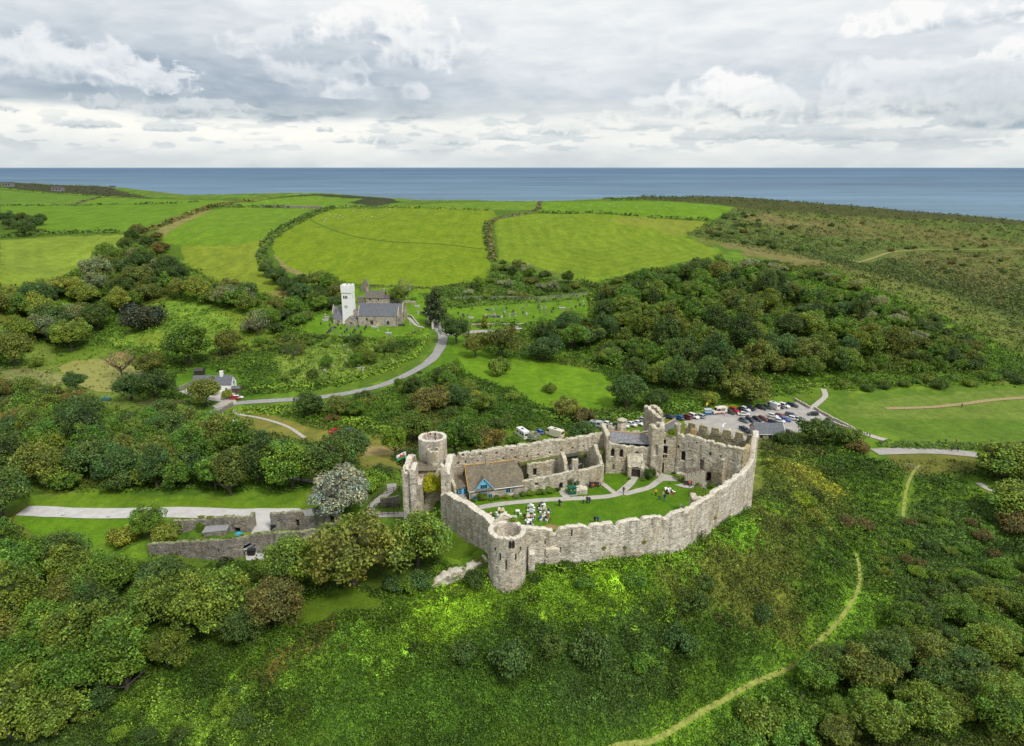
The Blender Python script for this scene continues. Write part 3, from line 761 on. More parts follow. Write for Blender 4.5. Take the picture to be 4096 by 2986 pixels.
def build_world():
 w = bpy.data.worlds.new('World'); SC.world = w; w.use_nodes = True
 t = w.node_tree; t.nodes.clear(); nt = NT(t)
 out = nt.new('ShaderNodeOutputWorld'); bg = nt.new('ShaderNodeBackground', {'Strength': .1}); t.links.new(bg.outputs[0], out.inputs[0])
 sky = nt.new('ShaderNodeTexSky', sky_type='NISHITA', sun_disc=False, sun_elevation=SUN_EL, sun_rotation=SUN_AZ)
 tc = nt.new('ShaderNodeTexCoord'); s = nt.new('ShaderNodeSeparateXYZ'); nt.l.new(tc.outputs['Generated'], s.inputs[0])
 n1 = nt.noise(nt.vmul(tc.outputs['Generated'], (1, 1, 2)), 3.0, 3, .6)
 B = nt.ramp(s.outputs[2], [(0, (6.5, 7.0, 7.6)), (.25, (7.6, 8.0, 8.4)), (.8, (11.5, 11.7, 11.8))])
 B = nt.mix(1, B, nt.ramp(n1, [(.3, .70), (.7, 1.0)]), 'MULTIPLY')
 t.links.new(nt.mix(.85, sky.outputs[0], B), bg.inputs[0])
build_sky()
build_world()
sl = bpy.data.lights.new('sun', 'SUN'); sl.energy = 3.0; sl.angle = math.radians(11); sl.color = (1, .95, .87)
so = bpy.data.objects.new('sun', sl); COL.objects.link(so)
sdir = Vector((math.sin(SUN_AZ) * math.cos(SUN_EL), math.cos(SUN_AZ) * math.cos(SUN_EL), math.sin(SUN_EL)))
so.rotation_euler = sdir.to_track_quat('Z', 'Y').to_euler(); so.location = (0, 0, 200)
cam = bpy.data.cameras.new('camera'); cam.sensor_width = 36; cam.lens = 36 * FPX / 4096; cam.clip_end = 200000; cam.clip_start = 1
co = bpy.data.objects.new('camera', cam); COL.objects.link(co); co.location = (0, 0, CAMZ); co.rotation_euler = (PI / 2 - PITCH, 0, 0)
SC.camera = co
SC.view_settings.view_transform = 'Standard'; SC.view_settings.look = 'None'; SC.view_settings.exposure = 0
SC.cycles.max_bounces = 5; SC.cycles.diffuse_bounces = 2; SC.cycles.transmission_bounces = 2; SC.cycles.transparent_max_bounces = 4
# ---- foliage
def leaf_quads(c, nrm, size, rng, asp=.62):
 """one quad per centre c (n,3), facing roughly nrm (n,3)"""
 n = len(c)
 nrm = nrm + rng.normal(0, .55, (n, 3)); nrm /= np.linalg.norm(nrm, axis=1, keepdims=True) + 1e-9
 t = rng.normal(0, 1, (n, 3)); t -= nrm * (t * nrm).sum(1, keepdims=True); t /= np.linalg.norm(t, axis=1, keepdims=True) + 1e-9
 b = np.cross(nrm, t)
 s = np.asarray(size).reshape(-1, 1) * np.ones((n, 1))
 t = t * s * .5; b = b * s * .5 * asp
 v = np.stack([c - t, c - t * .1 + b, c + t, c + t * .1 - b], 1).reshape(-1, 3)
 f = np.arange(4 * n).reshape(n, 4)
 return v, f
_ico = {}
def ico(sub):
 if sub not in _ico:
  bm = bmesh.new(); bmesh.ops.create_icosphere(bm, subdivisions=sub, radius=1)
  v = np.array([x.co[:] for x in bm.verts]); f = np.array([[a.index for a in p.verts] for p in bm.faces]); bm.free()
  _ico[sub] = (v, f)
 return _ico[sub]
def crown_mesh(seed, nclump=34, leaves=125, shape='round', size=.11, tint=.35, core=True, cr=(.26, .42), up=.25):
 """crown of a tree of unit radius: clumps of leaves over an uneven dome; z from 0 (crown base) to about 1.6"""
 rng = np.random.default_rng(seed)
 V, F, C = [], [], []; off = 0
 cs = []
 k = 0
 lobes = rng.uniform(.72, 1.12, 7); la = rng.uniform(0, 2 * PI, 7)
 while len(cs) < nclump and k < 5000:
  k += 1
  d = rng.normal(0, 1, 3); d /= np.linalg.norm(d)
  if d[2] < -.45: continue
  a = math.atan2(d[1], d[0]); lo = lobes[np.argmin(np.abs((la - a + PI) % (2 * PI) - PI))]
  r = rng.uniform(.5, .97) * lo
  if shape == 'round': p = np.array([d[0] * r, d[1] * r, .72 + d[2] * r * .80])
  elif shape == 'tall': p = np.array([d[0] * r * .8, d[1] * r * .8, 1.0 + d[2] * r * 1.15])
  elif shape == 'low': p = np.array([d[0] * r, d[1] * r, .38 + abs(d[2]) * r * .55])
  elif shape == 'wind': p = np.array([d[0] * r + .35 * (d[2] * r), d[1] * r, .5 + d[2] * r * .55])
  elif shape == 'cone':
   t = rng.uniform(0, 1); rr = (1 - t) * .85 + .08; a2 = rng.uniform(0, 2 * PI)
   p = np.array([math.cos(a2) * rr * .8, math.sin(a2) * rr * .8, .15 + t * 2.5])
  cs.append(p)
 cs = np.array(cs)
 ctr = np.array([0, 0, {'round': .6, 'tall': .9, 'low': .25, 'wind': .4, 'cone': 1.0}[shape]])
 for p in cs:
  R_ = rng.uniform(*cr)
  n = int(leaves * rng.uniform(.7, 1.3))
  d = rng.normal(0, 1, (n, 3)); d /= np.linalg.norm(d, axis=1, keepdims=True)
  out = p - ctr; out = out / (np.linalg.norm(out) + 1e-6)
  keep = (d @ out > -.35) | (rng.random(n) < .25)
  d = d[keep]; n = len(d)
  rad = R_ * rng.uniform(.72, 1.10, (n, 1)) * (1 + .25 * (vnoise(d[:, :1] * 2.3 + p[0], d[:, 1:2] * 2.3 + p[1], seed) - .5))
  c = p + d * rad * np.array([1, 1, .8])
  v, f = leaf_quads(c, d * .8 + np.array([0, 0, up]), size * rng.uniform(.7, 1.35, n), rng)
  ct = rng.uniform(1 - tint, 1 + tint * .7)
  hue = rng.normal(0, .10)
  lt = rng.uniform(.6, 1.45, n) * (.55 + .6 * np.clip((rad[:, 0] / R_ - .7) / .4, 0, 1))  # inner leaves darker, outer ones lighter: crown shading painted into the leaf colour
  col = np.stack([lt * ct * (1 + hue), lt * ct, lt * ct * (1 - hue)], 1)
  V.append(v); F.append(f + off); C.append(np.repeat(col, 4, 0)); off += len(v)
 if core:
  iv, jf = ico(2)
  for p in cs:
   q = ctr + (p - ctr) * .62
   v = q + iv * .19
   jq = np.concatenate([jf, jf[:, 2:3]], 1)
   V.append(v); F.append(jq + off); C.append(np.full((len(v), 3), .25)); off += len(v)  # dark core colour deepens the gaps between clumps, as painted shade
 me = bpy.data.meshes.new('crown')
 V = np.concatenate(V); C = np.concatenate(C)
 F = np.concatenate(F)
 tri = F[:, 2] == F[:, 3]
 q = F[~tri]; t = F[tri][:, :3]
 me.vertices.add(len(V)); me.vertices.foreach_set('co', V.astype(np.float32).ravel())
 L = np.concatenate([q.ravel(), t.ravel()]).astype(np.int32)
 me.loops.add(len(L)); me.loops.foreach_set('vertex_index', L)
 st = np.concatenate([np.arange(len(q)) * 4, len(q) * 4 + np.arange(len(t)) * 3]).astype(np.int32)
 tt = np.concatenate([np.full(len(q), 4), np.full(len(t), 3)]).astype(np.int32)
 me.polygons.add(len(st)); me.polygons.foreach_set('loop_start', st); me.polygons.foreach_set('loop_total', tt)
 me.update(calc_edges=True)
 ca = me.color_attributes.new('Col', 'FLOAT_COLOR', 'POINT')
 c4 = np.ones((len(V), 4), np.float32); c4[:, :3] = C; ca.data.foreach_set('color', c4.ravel())
 me.materials.append(LEAF)
 return me
def trunk_mesh(seed, height=.75, r0=.075, limbs=6, reach=.7, forks=2):
 """tapered trunk with limbs; unit = crown radius; base at z = -height"""
 rng = np.random.default_rng(seed); bm = bmesh.new()
 h = height
 top = Vector((rng.normal(0, .05), rng.normal(0, .05), .35))
 tube(bm, [(0, 0, -h - .1), (rng.normal(0, .02), rng.normal(0, .02), -h * .4), (top.x * .6, top.y * .6, .05), top], [r0 * 1.3, r0, r0 * .8, r0 * .5], 7)
 for i in range(limbs):
  a = 2 * PI * i / limbs + rng.normal(0, .3); l = reach * rng.uniform(.7, 1.1)
  s = Vector((top.x * .5, top.y * .5, rng.uniform(-.1, .3)))
  m = s + Vector((math.cos(a) * l * .5, math.sin(a) * l * .5, l * .35)); e = s + Vector((math.cos(a) * l, math.sin(a) * l, l * rng.uniform(.5, 1.1)))
  tube(bm, [s, m, e], [r0 * .5, r0 * .36, r0 * .15], 5)
  for k in range(forks):
   a2 = a + rng.uniform(-.9, .9); l2 = l * rng.uniform(.35, .6)
   st = s.lerp(e, rng.uniform(.4, .8))
   tube(bm, [st, st + Vector((math.cos(a2) * l2 * .6, math.sin(a2) * l2 * .6, l2 * .5)), st + Vector((math.cos(a2) * l2, math.sin(a2) * l2, l2 * rng.uniform(.6, 1.3)))], [r0 * .25, r0 * .18, r0 * .07], 4)
 me = bpy.data.meshes.new('trunk'); bm.normal_update(); bm.to_mesh(me); bm.free(); me.materials.append(BARK)
 return me
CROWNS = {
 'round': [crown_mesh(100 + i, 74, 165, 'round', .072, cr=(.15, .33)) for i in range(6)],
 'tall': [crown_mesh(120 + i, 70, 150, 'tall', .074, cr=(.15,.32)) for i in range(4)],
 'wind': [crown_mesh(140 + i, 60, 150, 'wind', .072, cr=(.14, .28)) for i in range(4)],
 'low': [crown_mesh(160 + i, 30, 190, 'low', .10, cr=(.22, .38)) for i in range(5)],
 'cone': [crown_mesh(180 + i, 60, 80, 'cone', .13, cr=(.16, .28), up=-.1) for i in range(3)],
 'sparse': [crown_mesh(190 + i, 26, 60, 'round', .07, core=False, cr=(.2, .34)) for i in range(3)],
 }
TRUNKS = [trunk_mesh(200 + i) for i in range(4)]
TRUNK_BARE = [trunk_mesh(220 + i, .7, .06, 11, 1.0, 6) for i in range(3)]
TRUNK_SHORT = [trunk_mesh(230 + i, .15, .06, 5, .6, 1) for i in range(2)]
TC = {'green': (.11, .205, .022), 'dark': (.072, .122, .023), 'olive': (.145, .21, .026), 'bright': (.155, .26, .022), 'brown': (.165, .15, .034),
 'bronze': (.145, .175, .03), 'teal': (.07, .128, .03), 'silver': (.36, .42, .32), 'lime': (.22, .32, .025), 'gold': (.27, .27, .02), 'pink': (.42, .27, .15),
 'grey': (.20, .235, .10), 'conifer': (.072, .10, .036), 'yellowgreen': (.22, .26, .035), 'cream': (.34, .38, .18), 'rust': (.17, .14, .04)}
for _k in TC:
 if _k not in ('silver', 'gold', 'lime', 'pink', 'cream', 'rust'): TC[_k] = tuple(v * 1.25 for v in TC[_k])
TREES = []
def tree(x, y, rad, shape='round', col='green', label=None, cat='tree', group=None, name=None, hgt=1.0, trunk=None, z=None, rz=None, jit=.16, lift=None):
 """a tree standing at world x, y: trunk and crown are its parts"""
 z = gz(x, y) if z is None else z
 bush = shape == 'low' or cat in ('bush', 'shrub')
 nm = name or ('shrub' if bush else 'tree')
 r = thing(nm, label or '', cat, (x, y, z), random.uniform(0, 2 * PI) if rz is None else rz, group)
 c = TC[col] if isinstance(col, str) else col
 k = 1 + random.uniform(-jit, jit); h = random.uniform(-.07, .07)
 cc = (c[0] * k * (1 + h), c[1] * k, c[2] * k * (1 - h))
 th = lift if lift is not None else {'round': .34, 'tall': .22, 'wind': .22, 'low': .02, 'cone': .12, 'sparse': .4}[shape]
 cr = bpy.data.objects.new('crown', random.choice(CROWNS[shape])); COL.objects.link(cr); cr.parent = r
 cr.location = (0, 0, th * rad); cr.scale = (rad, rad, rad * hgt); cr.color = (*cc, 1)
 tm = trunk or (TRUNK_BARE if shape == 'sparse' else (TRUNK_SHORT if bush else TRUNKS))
 t = bpy.data.objects.new('trunk', random.choice(tm)); COL.objects.link(t); t.parent = r
 t.location = (0, 0, th * rad); t.scale = (rad, rad, rad)
 TREES.append((x, y, rad, r))
 return r
ROWN = ['first', 'second', 'third', 'fourth', 'fifth', 'sixth', 'seventh', 'eighth', 'ninth', 'tenth', 'eleventh', 'twelfth', 'thirteenth', 'fourteenth', 'fifteenth',
 'sixteenth', 'seventeenth', 'eighteenth', 'nineteenth', 'twentieth']
def pix(o):
 x, y, z = o.location; z -= CAMZ
 w = y * CP - z * SP
 return (x / w, (y * SP + z * CP) / w)
def rank_label(items, kind, place, rows=('back', 'middle', 'front')):
 """items: [(thing, colour word)]; place each by its row and its turn from the left, so that no two read the same"""
 P_ = sorted(items, key=lambda i: -pix(i[0])[1])
 n = len(P_)
 nr = 1 if n <= 5 else (2 if n <= 10 else (3 if n <= 60 else 4))
 names = {1: [''], 2: ['back row', 'front row'], 3: ['back row', 'middle row', 'front row'], 4: ['back row', 'upper middle row', 'lower middle row', 'front row']}[nr]
 for k in range(nr):
  row = sorted(P_[k * n // nr:(k + 1) * n // nr], key=lambda i: pix(i[0])[0])
  for j, (o, cw) in enumerate(row):
   nth = ROWN[j] if j < 20 else 'twenty-' + ROWN[j - 20]
   o['label'] = f'{cw} {kind}, {nth} from left' + (f' in {names[k]}' if nr > 1 else '') + f' {place}'
COLW = {'green': 'green', 'dark': 'dark green', 'olive': 'olive', 'bright': 'bright green', 'brown': 'brown-tinged', 'bronze': 'bronze-green', 'teal': 'blue-green', 'lime': 'lime green',
 'grey': 'grey-green', 'yellowgreen': 'yellow-green', 'conifer': 'dark', 'cream': 'creamy', 'gold': 'golden', 'rust': 'rusty', 'silver': 'silvery', 'pink': 'pinkish'}
def wood(pts, n, rad, cols, shapes, kind, place, group, gap=.8, cat='tree', hgt=(.9, 1.15), seed=0, rows=None):
 """fill a D-pixel polygon with n trees, spaced evenly over the ground"""
 P_ = wpoly(pts); rng = random.Random(seed + 5)
 got = []; tries = 0
 cx, cy = P_.mean(0)
 while len(got) < n and tries < 6000:
  tries += 1
  x = rng.uniform(P_[:, 0].min(), P_[:, 0].max()); y = rng.uniform(P_[:, 1].min(), P_[:, 1].max())
  if not pip(P_, np.array([x]), np.array([y]))[0]: continue
  r = rng.uniform(*rad)
  if any(np.hypot(*(ROADS[k][0][::2] - (x, y)).T).min() < r * .8 + q for k, q in (('lane', 7), ('slope_path', 1.5), ('layby', 4), ('field_path', 3), ('upper_path', 1.5))): continue
  if any((x - a) ** 2 + (y - b) ** 2 < ((r + c) * gap) ** 2 for a, b, c, _ in TREES): continue
  col = rng.choice(cols); sh = rng.choice(shapes)
  o = tree(x, y, r, sh, col, None, cat, group, hgt=rng.uniform(*hgt), rz=rng.uniform(-.5, .5) if sh == 'wind' else None)
  got.append((o, COLW[col]))
  if tries > 3000: gap *= .999
 rank_label(got, kind, place)
 return got
def spot(D_xy, width, shape, col, label, cat='tree', group=None, name=None, hgt=1.0, lift=None, z=None, **k):
 """single tree: D_xy the pixel of its foot, width its crown in D pixels"""
 g = ground(D(*D_xy)) if z is None else at_z(D(*D_xy), z)
 dist = math.hypot(math.hypot(g[0], g[1]), CAMZ - g[2])
 return tree(g[0], g[1], width * 1.80759 / FPX * dist * .5 / 1.08, shape, col, label, cat, group, name, hgt, lift=lift, z=g[2], **k)
# ---- undergrowth: too many stems to count
def strip_mask(paths, x, y):
 keep = np.ones(x.shape, bool)
 rr = np.hypot(x, y)
 for pl, w, kk in paths: keep &= pdist(pl, x, y, closed=False) > w + .0045 * kk * rr
 return keep
def scatter(name, label, cat, pts, per_px, size=.0042, hmul=1.0, colmul=(1, 1, 1), seed=1, minveg=.04, asp=.6, up=.8, contrast=.35, blocks=(), clumps=0, cl_leaves=60, big=0):
 """leafy cover over the D-pixel polygon pts wherever the ground zone carries undergrowth; leaves grow with distance"""
 rng = np.random.default_rng(seed)
 P_ = wpoly(pts)
 r = np.hypot(P_[:, 0], P_[:, 1]); a = np.arctan2(P_[:, 0], P_[:, 1])
 A0, A1, l0, l1 = a.min(), a.max(), math.log(r.min()), math.log(r.max())
 ar = 0.5 * abs(sum(pts[i][0] * pts[(i + 1) % len(pts)][1] - pts[(i + 1) % len(pts)][0] * pts[i][1] for i in range(len(pts))))
 want = int(ar * per_px)
 tn = (CAMZ) / np.exp([l1, l0])
 got_x, got_y = [], []; tot = 0
 for _ in range(12):
  n = want
  th = rng.uniform(A0, A1, n); dep = rng.uniform(tn[0] * .9, tn[1] * 1.02, n)
  rr = (CAMZ - 4) / dep
  x = rr * np.sin(th); y = rr * np.cos(th)
  m = pip(P_, x, y); x, y = x[m], y[m]
  if len(x) == 0: continue
  _, vg = zone_eval(x, y)
  m = (vg > minveg) & (rng.random(len(x)) < vg) & strip_mask(NO_VEG, x, y)
  for bp in blocks: m &= ~pip(bp, x, y)
  got_x.append(x[m]); got_y.append(y[m]); tot += m.sum()
  if tot > want: break
 x = np.concatenate(got_x)[:want]; y = np.concatenate(got_y)[:want]
 if len(x) < 10: return
 rr = np.hypot(x, y); n = len(x)
 _, vg = zone_eval(x, y)
 c, _ = zone_eval(x + rng.normal(0, .016, n) * rr, y + rng.normal(0, .016, n) * rr)
 z = zfun(x, y) + np.clip(vg, 0, 1) * np.maximum(lumps(x, y), -.3) * .6 * hmul
 sz = size * rr * rng.uniform(.7, 1.5, n) / (1 + rr / 900)
 V, F, C = [], [], []; off = 0
 patch = .72 + .56 * fbm(x / 2.3, y / 2.3, 61, 3) + .35 * (vnoise(x / 7, y / 7, 63) - .5)
 for clumps, cl_leaves, kb in ([(clumps, cl_leaves, 0)] if clumps else []) + ([(big, 230, 1)] if big else []):
  ci = rng.choice(n, clumps, replace=False); ci = ci[(vg[ci] > .3) & (path_damp(x[ci], y[ci]) > .75)]
  if kb: ci = ci[fbm(x[ci] / 14, y[ci] / 14, 83, 3) > .47]
  R_ = (.45 + 1.6 * rng.random(len(ci)) ** 2.2) * np.clip(rr[ci] / 130, .8, 3.0) if not kb else rng.uniform(1.1, 2.7, len(ci))
  m = int(cl_leaves); d = rng.normal(0, 1, (len(ci), m, 3)); d[..., 2] = np.abs(d[..., 2]); d /= np.linalg.norm(d, axis=2, keepdims=True)
  p = np.stack([x[ci], y[ci], z[ci] - .25 * R_], 1)[:, None, :] + d * (R_[:, None, None] * rng.uniform(.75, 1.1, (len(ci), m, 1))) * np.array([1, 1, .95])
  v, f = leaf_quads(p.reshape(-1, 3), d.reshape(-1, 3), np.repeat(sz[ci] * .9, m) * rng.uniform(.6, 1.25, len(ci) * m), rng, asp)
  lt = rng.uniform(1 - contrast, 1 + contrast, len(ci) * m) * np.repeat(rng.uniform(.55, 1.45, len(ci)) * np.where(R_ > 1.5 * np.clip(rr[ci] / 130, .8, 3), .62, 1) * (1 if not kb else rng.choice([.5, .7, .9, 1.15], len(ci))), m)
  C.append(np.repeat(np.repeat(c[ci], m, 0) * lt[:, None], 4, 0)); V.append(v); F.append(f + off); off += len(v)
 for k in range(3):
  p = np.stack([x, y, z], 1) + rng.normal(0, 1, (n, 3)) * sz[:, None] * np.array([.7, .7, .35]); p[:, 2] += sz * .35
  v, f = leaf_quads(p, np.tile([0, 0, up], (n, 1)) + rng.normal(0, .3, (n, 3)), sz * rng.uniform(.7, 1.2, n), rng, asp)
  lt = rng.uniform(1 - contrast, 1 + contrast, n) * patch
  hue = rng.normal(0, .08, n)
  col = c * np.stack([lt * (1 + hue), lt, lt * (1 - hue)], 1) * np.array(colmul)  # colmul darkens the leaves between clumps: gap shade put into their colour
  V.append(v); F.append(f + off); C.append(np.repeat(col, 4, 0)); off += len(v)
 me = np_mesh(name, np.concatenate(V), np.concatenate(F), np.concatenate(C))
 o = link(name, me, LEAF); tag(o, label, cat, kind='stuff')
 return o
def hedge(pts, w, h, col, label, dens=1.0, name='hedge', cat='hedge', size=None, seed=0, closed=False, gaps=.0, z=None, lumpy=.5):
 """a hedge along a line of D pixels: w wide, h high, one plant row as one thing"""
 rng = np.random.default_rng(seed + int(pts[0][0]))
 P_ = np.array([ground(D(*p)) if z is None else at_z(D(*p), z) for p in pts])
 return hedge_world(P_[:, :2], w, h, col, label, dens, name, cat, size, rng, gaps, lumpy)
def hedge_world(P_, w, h, col, label, dens=1.0, name='hedge', cat='hedge', size=None, rng=None, gaps=0, lumpy=.5, zb=None):
 rng = rng or np.random.default_rng(3)
 P_ = np.asarray(P_, float)
 seg = np.hypot(*(P_[1:] - P_[:-1]).T); L = seg.sum(); cum = np.concatenate([[0], np.cumsum(seg)])
 dist = np.hypot(*P_.mean(0))
 s = size or max(.22, .0036 * dist)
 n = int(dens * L * (w + 2 * h) / (s * s) * 1.5)
 n = min(n, 40000)
 u = rng.uniform(0, L, n)
 x = np.interp(u, cum, P_[:, 0]); y = np.interp(u, cum, P_[:, 1])
 i = np.clip(np.searchsorted(cum, u) - 1, 0, len(seg) - 1)
 d = (P_[1:] - P_[:-1])[i] / seg[i][:, None]
 lump = 1 + lumpy * (fbm(u / (2.2 * h + 1), u * 0 + 3, 7, 3) - .5) * 2
 a = rng.uniform(0, PI, n); q = rng.uniform(.75, 1.05, n)
 ox = np.cos(a) * w * .5 * q * lump; oz = np.sin(a) * h * q * lump
 x = x - d[:, 1] * ox; y = y + d[:, 0] * ox
 if gaps:
  m = fbm(u / 9, u * 0 + 1, 5, 2) > gaps; x, y, oz, a, d = x[m], y[m], oz[m], a[m], d[m]; n = len(x)
 z = (zfun(x, y) if zb is None else zb) + oz
 nr = np.stack([-d[:, 1] * np.cos(a), d[:, 0] * np.cos(a), np.sin(a) + .3], 1)
 v, f = leaf_quads(np.stack([x, y, z], 1), nr, s * rng.uniform(.7, 1.4, n), rng)
 pt = .7 + .6 * fbm(x / (2 * w + 1), y / (2 * w + 1), 8, 3)
 lt = rng.uniform(.7, 1.3, n) * pt
 c = np.array(TC[col] if isinstance(col, str) else col)
 cc = c * lt[:, None]
 me = np_mesh(name, v, f, np.repeat(cc, 4, 0))
 o = link(name, me, LEAF); tag(o, label, cat)
 return o
_fill = []
def wood_fill(pts, n, rad, cols, gap=.45, seed=0, shapes=('round', 'tall', 'wind')):
 """trees past the countable ones: gathered here and built as one object at the end"""
 P_ = wpoly(pts); rng = random.Random(seed); t = k = 0
 while k < n and t < 5000:
  t += 1
  x = rng.uniform(P_[:, 0].min(), P_[:, 0].max()); y = rng.uniform(P_[:, 1].min(), P_[:, 1].max()); r = rng.uniform(*rad)
  if not pip(P_, np.array([x]), np.array([y]))[0] or any((x - a) ** 2 + (y - b) ** 2 < ((r + c) * gap) ** 2 for a, b, c, _ in TREES): continue
  TREES.append((x, y, r, None)); _fill.append((x, y, r, rng.choice(cols), rng.choice(shapes), rng.uniform(0, 6.3))); k += 1
def build_fill():
 low = {s: [crown_mesh(300 + i, 34, 75, s, .11, cr=(.18, .34)) for i in range(2)] for s in ('round', 'tall', 'wind')}
 V, F, C = [], [], []; off = 0; cache = {}
 for x, y, r, col, sh, a in _fill:
  me = low[sh][int(a * 10) % 2]
  if me.name not in cache:
   v = np.empty(len(me.vertices) * 3); me.vertices.foreach_get('co', v); c = np.empty(len(me.vertices) * 4); me.color_attributes[0].data.foreach_get('color', c)
   n4 = sum(1 for q in me.polygons if q.loop_total == 4); L_ = np.empty(len(me.loops), np.int32); me.loops.foreach_get('vertex_index', L_)
   cache[me.name] = (v.reshape(-1, 3), L_[:n4 * 4].reshape(-1, 4), L_[n4 * 4:].reshape(-1, 3), c.reshape(-1, 4)[:, :3])
  v, q, t3, c = cache[me.name]; ca, sa = math.cos(a), math.sin(a); k = .85 + .3 * ((a * 7) % 1)
  vv = np.stack([v[:, 0] * ca - v[:, 1] * sa, v[:, 0] * sa + v[:, 1] * ca, v[:, 2] + .25], 1) * r + np.array([x, y, gz(x, y)])
  V.append(vv); F.append(np.concatenate([q, t3[:, [0, 1, 2, 2]]]) + off); C.append(c * np.array(TC[col]) * k); off += len(vv)
 F = np.concatenate(F); tri = F[:, 2] == F[:, 3]
 V = np.concatenate(V); C = np.concatenate(C)
 extra = V[F[tri, 2]] * .999 + V[F[tri, 0]] * .001; F[tri, 3] = len(V) + np.arange(tri.sum())
 me = np_mesh('woodland', np.concatenate([V, extra]), F, np.concatenate([C, C[F[tri, 2]]])); o = link('woodland', me, LEAF)
 tag(o, 'smaller trees filling the gaps in the woods on both hillsides', 'woodland', kind='stuff')
 for l in low.values():
  for m in l: bpy.data.meshes.remove(m)
# ---- trees, shrubs and hedges where the photograph shows them
BUSHY = dict(cat='shrub')
spot((785,1300), 205, 'round', 'bronze', 'big spreading tree with bronze-brown crown in front of gatehouse', hgt=1.0, lift=.12)
spot((925,1255), 150, 'round', 'olive', 'dark olive tree between the big bronze tree and the curtain wall', hgt=1.1, lift=.12)
spot((648,1298), 128, 'round', 'olive', 'rounded olive tree in front of the barn archway')
spot((362,1318), 95, 'round', 'teal', 'dark tree standing against left part of long barn wall')
spot((480,1402), 150, 'round', 'olive', 'olive tree with brownish top, left of the dry brown one below the barn')
spot((612,1388), 118, 'round', 'brown', 'dry brown-leaved tree below the barn archway')
spot((545,1425), 95, 'round', 'dark', 'dark small tree at the front foot of the barn slope')
spot((330,1192), 72, 'round', 'green', 'green tree at the left end of the ruined barn', hgt=1.1)
spot((280,1200), 66, 'low', 'yellowgreen', 'yellow-green shrub left of the ruined barn', 'shrub')
spot((372,1196), 62, 'low', 'yellowgreen', 'yellow-green bush against the end of ruined barn', 'shrub', hgt=1.3)
spot((8,1150), 105, 'round', 'dark', 'dark tree at the end of the drive', hgt=1.0)
spot((752,1142), 138, 'round', 'silver', 'silvery white-leaved tree beside the castle drive', lift=.16, hgt=1.0, rz=2.0)
spot((822,1088), 80, 'low', 'bright', 'bright green ivy-covered mound right of the silvery tree', 'shrub', hgt=1.35)
spot((872,1305), 52, 'low', 'teal', 'dark bush under the big bronze tree', 'shrub', hgt=1.3)
spot((932,1300), 60, 'low', 'teal', 'dark bush under the olive tree by curtain wall', 'shrub', hgt=1.2)
spot((1052,1302), 62, 'low', 'dark', 'dark bush just left of the round corner tower', 'shrub', hgt=1.5)
spot((1010,1318), 40, 'low', 'bright', 'light green bush on the outcrop left of round tower', 'shrub')
spot((1185,1290), 26, 'low', 'dark', 'small dark bush at right foot of round corner tower', 'shrub', hgt=1.4)
spot((775,1032), 100, 'round', 'teal', 'dark round tree on the edge of the dry camping field', hgt=1.0)
spot((875,1010), 78, 'tall', 'bright', 'pale green poplar left of the round keep tower', hgt=.9)
spot((925,985), 90, 'tall', 'olive', 'tall light green poplar behind the round keep tower', hgt=.8)
spot((1008,1010), 105, 'round', 'green', 'full green tree just right of round keep tower', hgt=1.0)
spot((1075,1005), 100, 'wind', 'brown', 'brown windswept tree behind the long castle wall')
spot((1045,985), 80, 'round', 'green', 'green tree behind the brown windswept one by castle wall')
spot((900,1048), 70, 'round', 'dark', 'dark tree behind the flag on the gatehouse')
spot((845,1052), 50, 'low', 'dark', 'dark shrub beside the path up to gatehouse', 'shrub')
spot((688,925), 66, 'round', 'dark', 'dark tree standing alone below the lane')
spot((748,925), 60, 'round', 'bronze', 'bronze-tinged small tree below the lane')
spot((790,925), 48, 'round', 'green', 'small green tree below the lane above red car')
spot((735,935), 40, 'low', 'rust', 'rusty shrub above the red car on the field', 'shrub')
spot((952,912), 92, 'wind', 'brown', 'brown windswept tree on the mound above the keep')
spot((1016,905), 62, 'round', 'teal', 'dark round tree on the mound above the keep')
spot((1075,915), 56, 'round', 'olive', 'olive tree at the right end of the mound')
spot((1050,880), 36, 'low', 'yellowgreen', 'yellowish bush on top of the mound', 'shrub')
spot((271,836), 62, 'sparse', 'pink', 'pinkish dying tree standing at the pond', hgt=1.0)
spot((335,832), 62, 'round', 'bronze', 'bronze tree behind the dark clump by pond', hgt=.9)
spot((292,888), 66, 'round', 'teal', 'dark blue-green tree left of the cottage clump')
spot((345,892), 78, 'round', 'dark', 'dark dense tree right of the pond')
spot((170,868), 46, 'round', 'teal', 'small dark round tree below the pond')
spot((460,902), 74, 'round', 'bronze', 'bronze-leaved tree in front of the white cottage', hgt=1.0)
spot((503,884), 28, 'low', 'yellowgreen', 'small yellow-green tree at right end of white cottage', 'shrub', hgt=1.6)
spot((420,812), 105, 'round', 'green', 'broad green tree uphill behind the white cottage')
spot((506,788), 62, 'round', 'bronze', 'bronze tree on slope above the cottage')
spot((573,745), 62, 'sparse', 'grey', 'nearly bare grey tree left of the churchyard', hgt=1.1)
spot((322,728), 95, 'low', (.085,.095,.05), 'dark purplish thorn thicket on open slope', 'shrub', hgt=1.1)
spot((470,655), 42, 'low', 'grey', 'grey-green bush under the mown field corner', 'shrub')
spot((35,812), 76, 'round', 'bronze', 'bronze-brown tree at the edge of the left pasture')
spot((82,812), 30, 'low', 'olive', 'olive bush beside the bronze tree in the pasture', 'shrub', hgt=1.3)
spot((650,800), 40, 'sparse', 'dark', 'dark wind-bent pine in the old graveyard', hgt=1.2)
spot((966,722), 62, 'cone', 'conifer', 'tall dark conifer beside church gate', hgt=1.0, lift=.12)
spot((952,700), 44, 'cone', 'conifer', 'dark conifer behind the one beside church gate', hgt=.8)
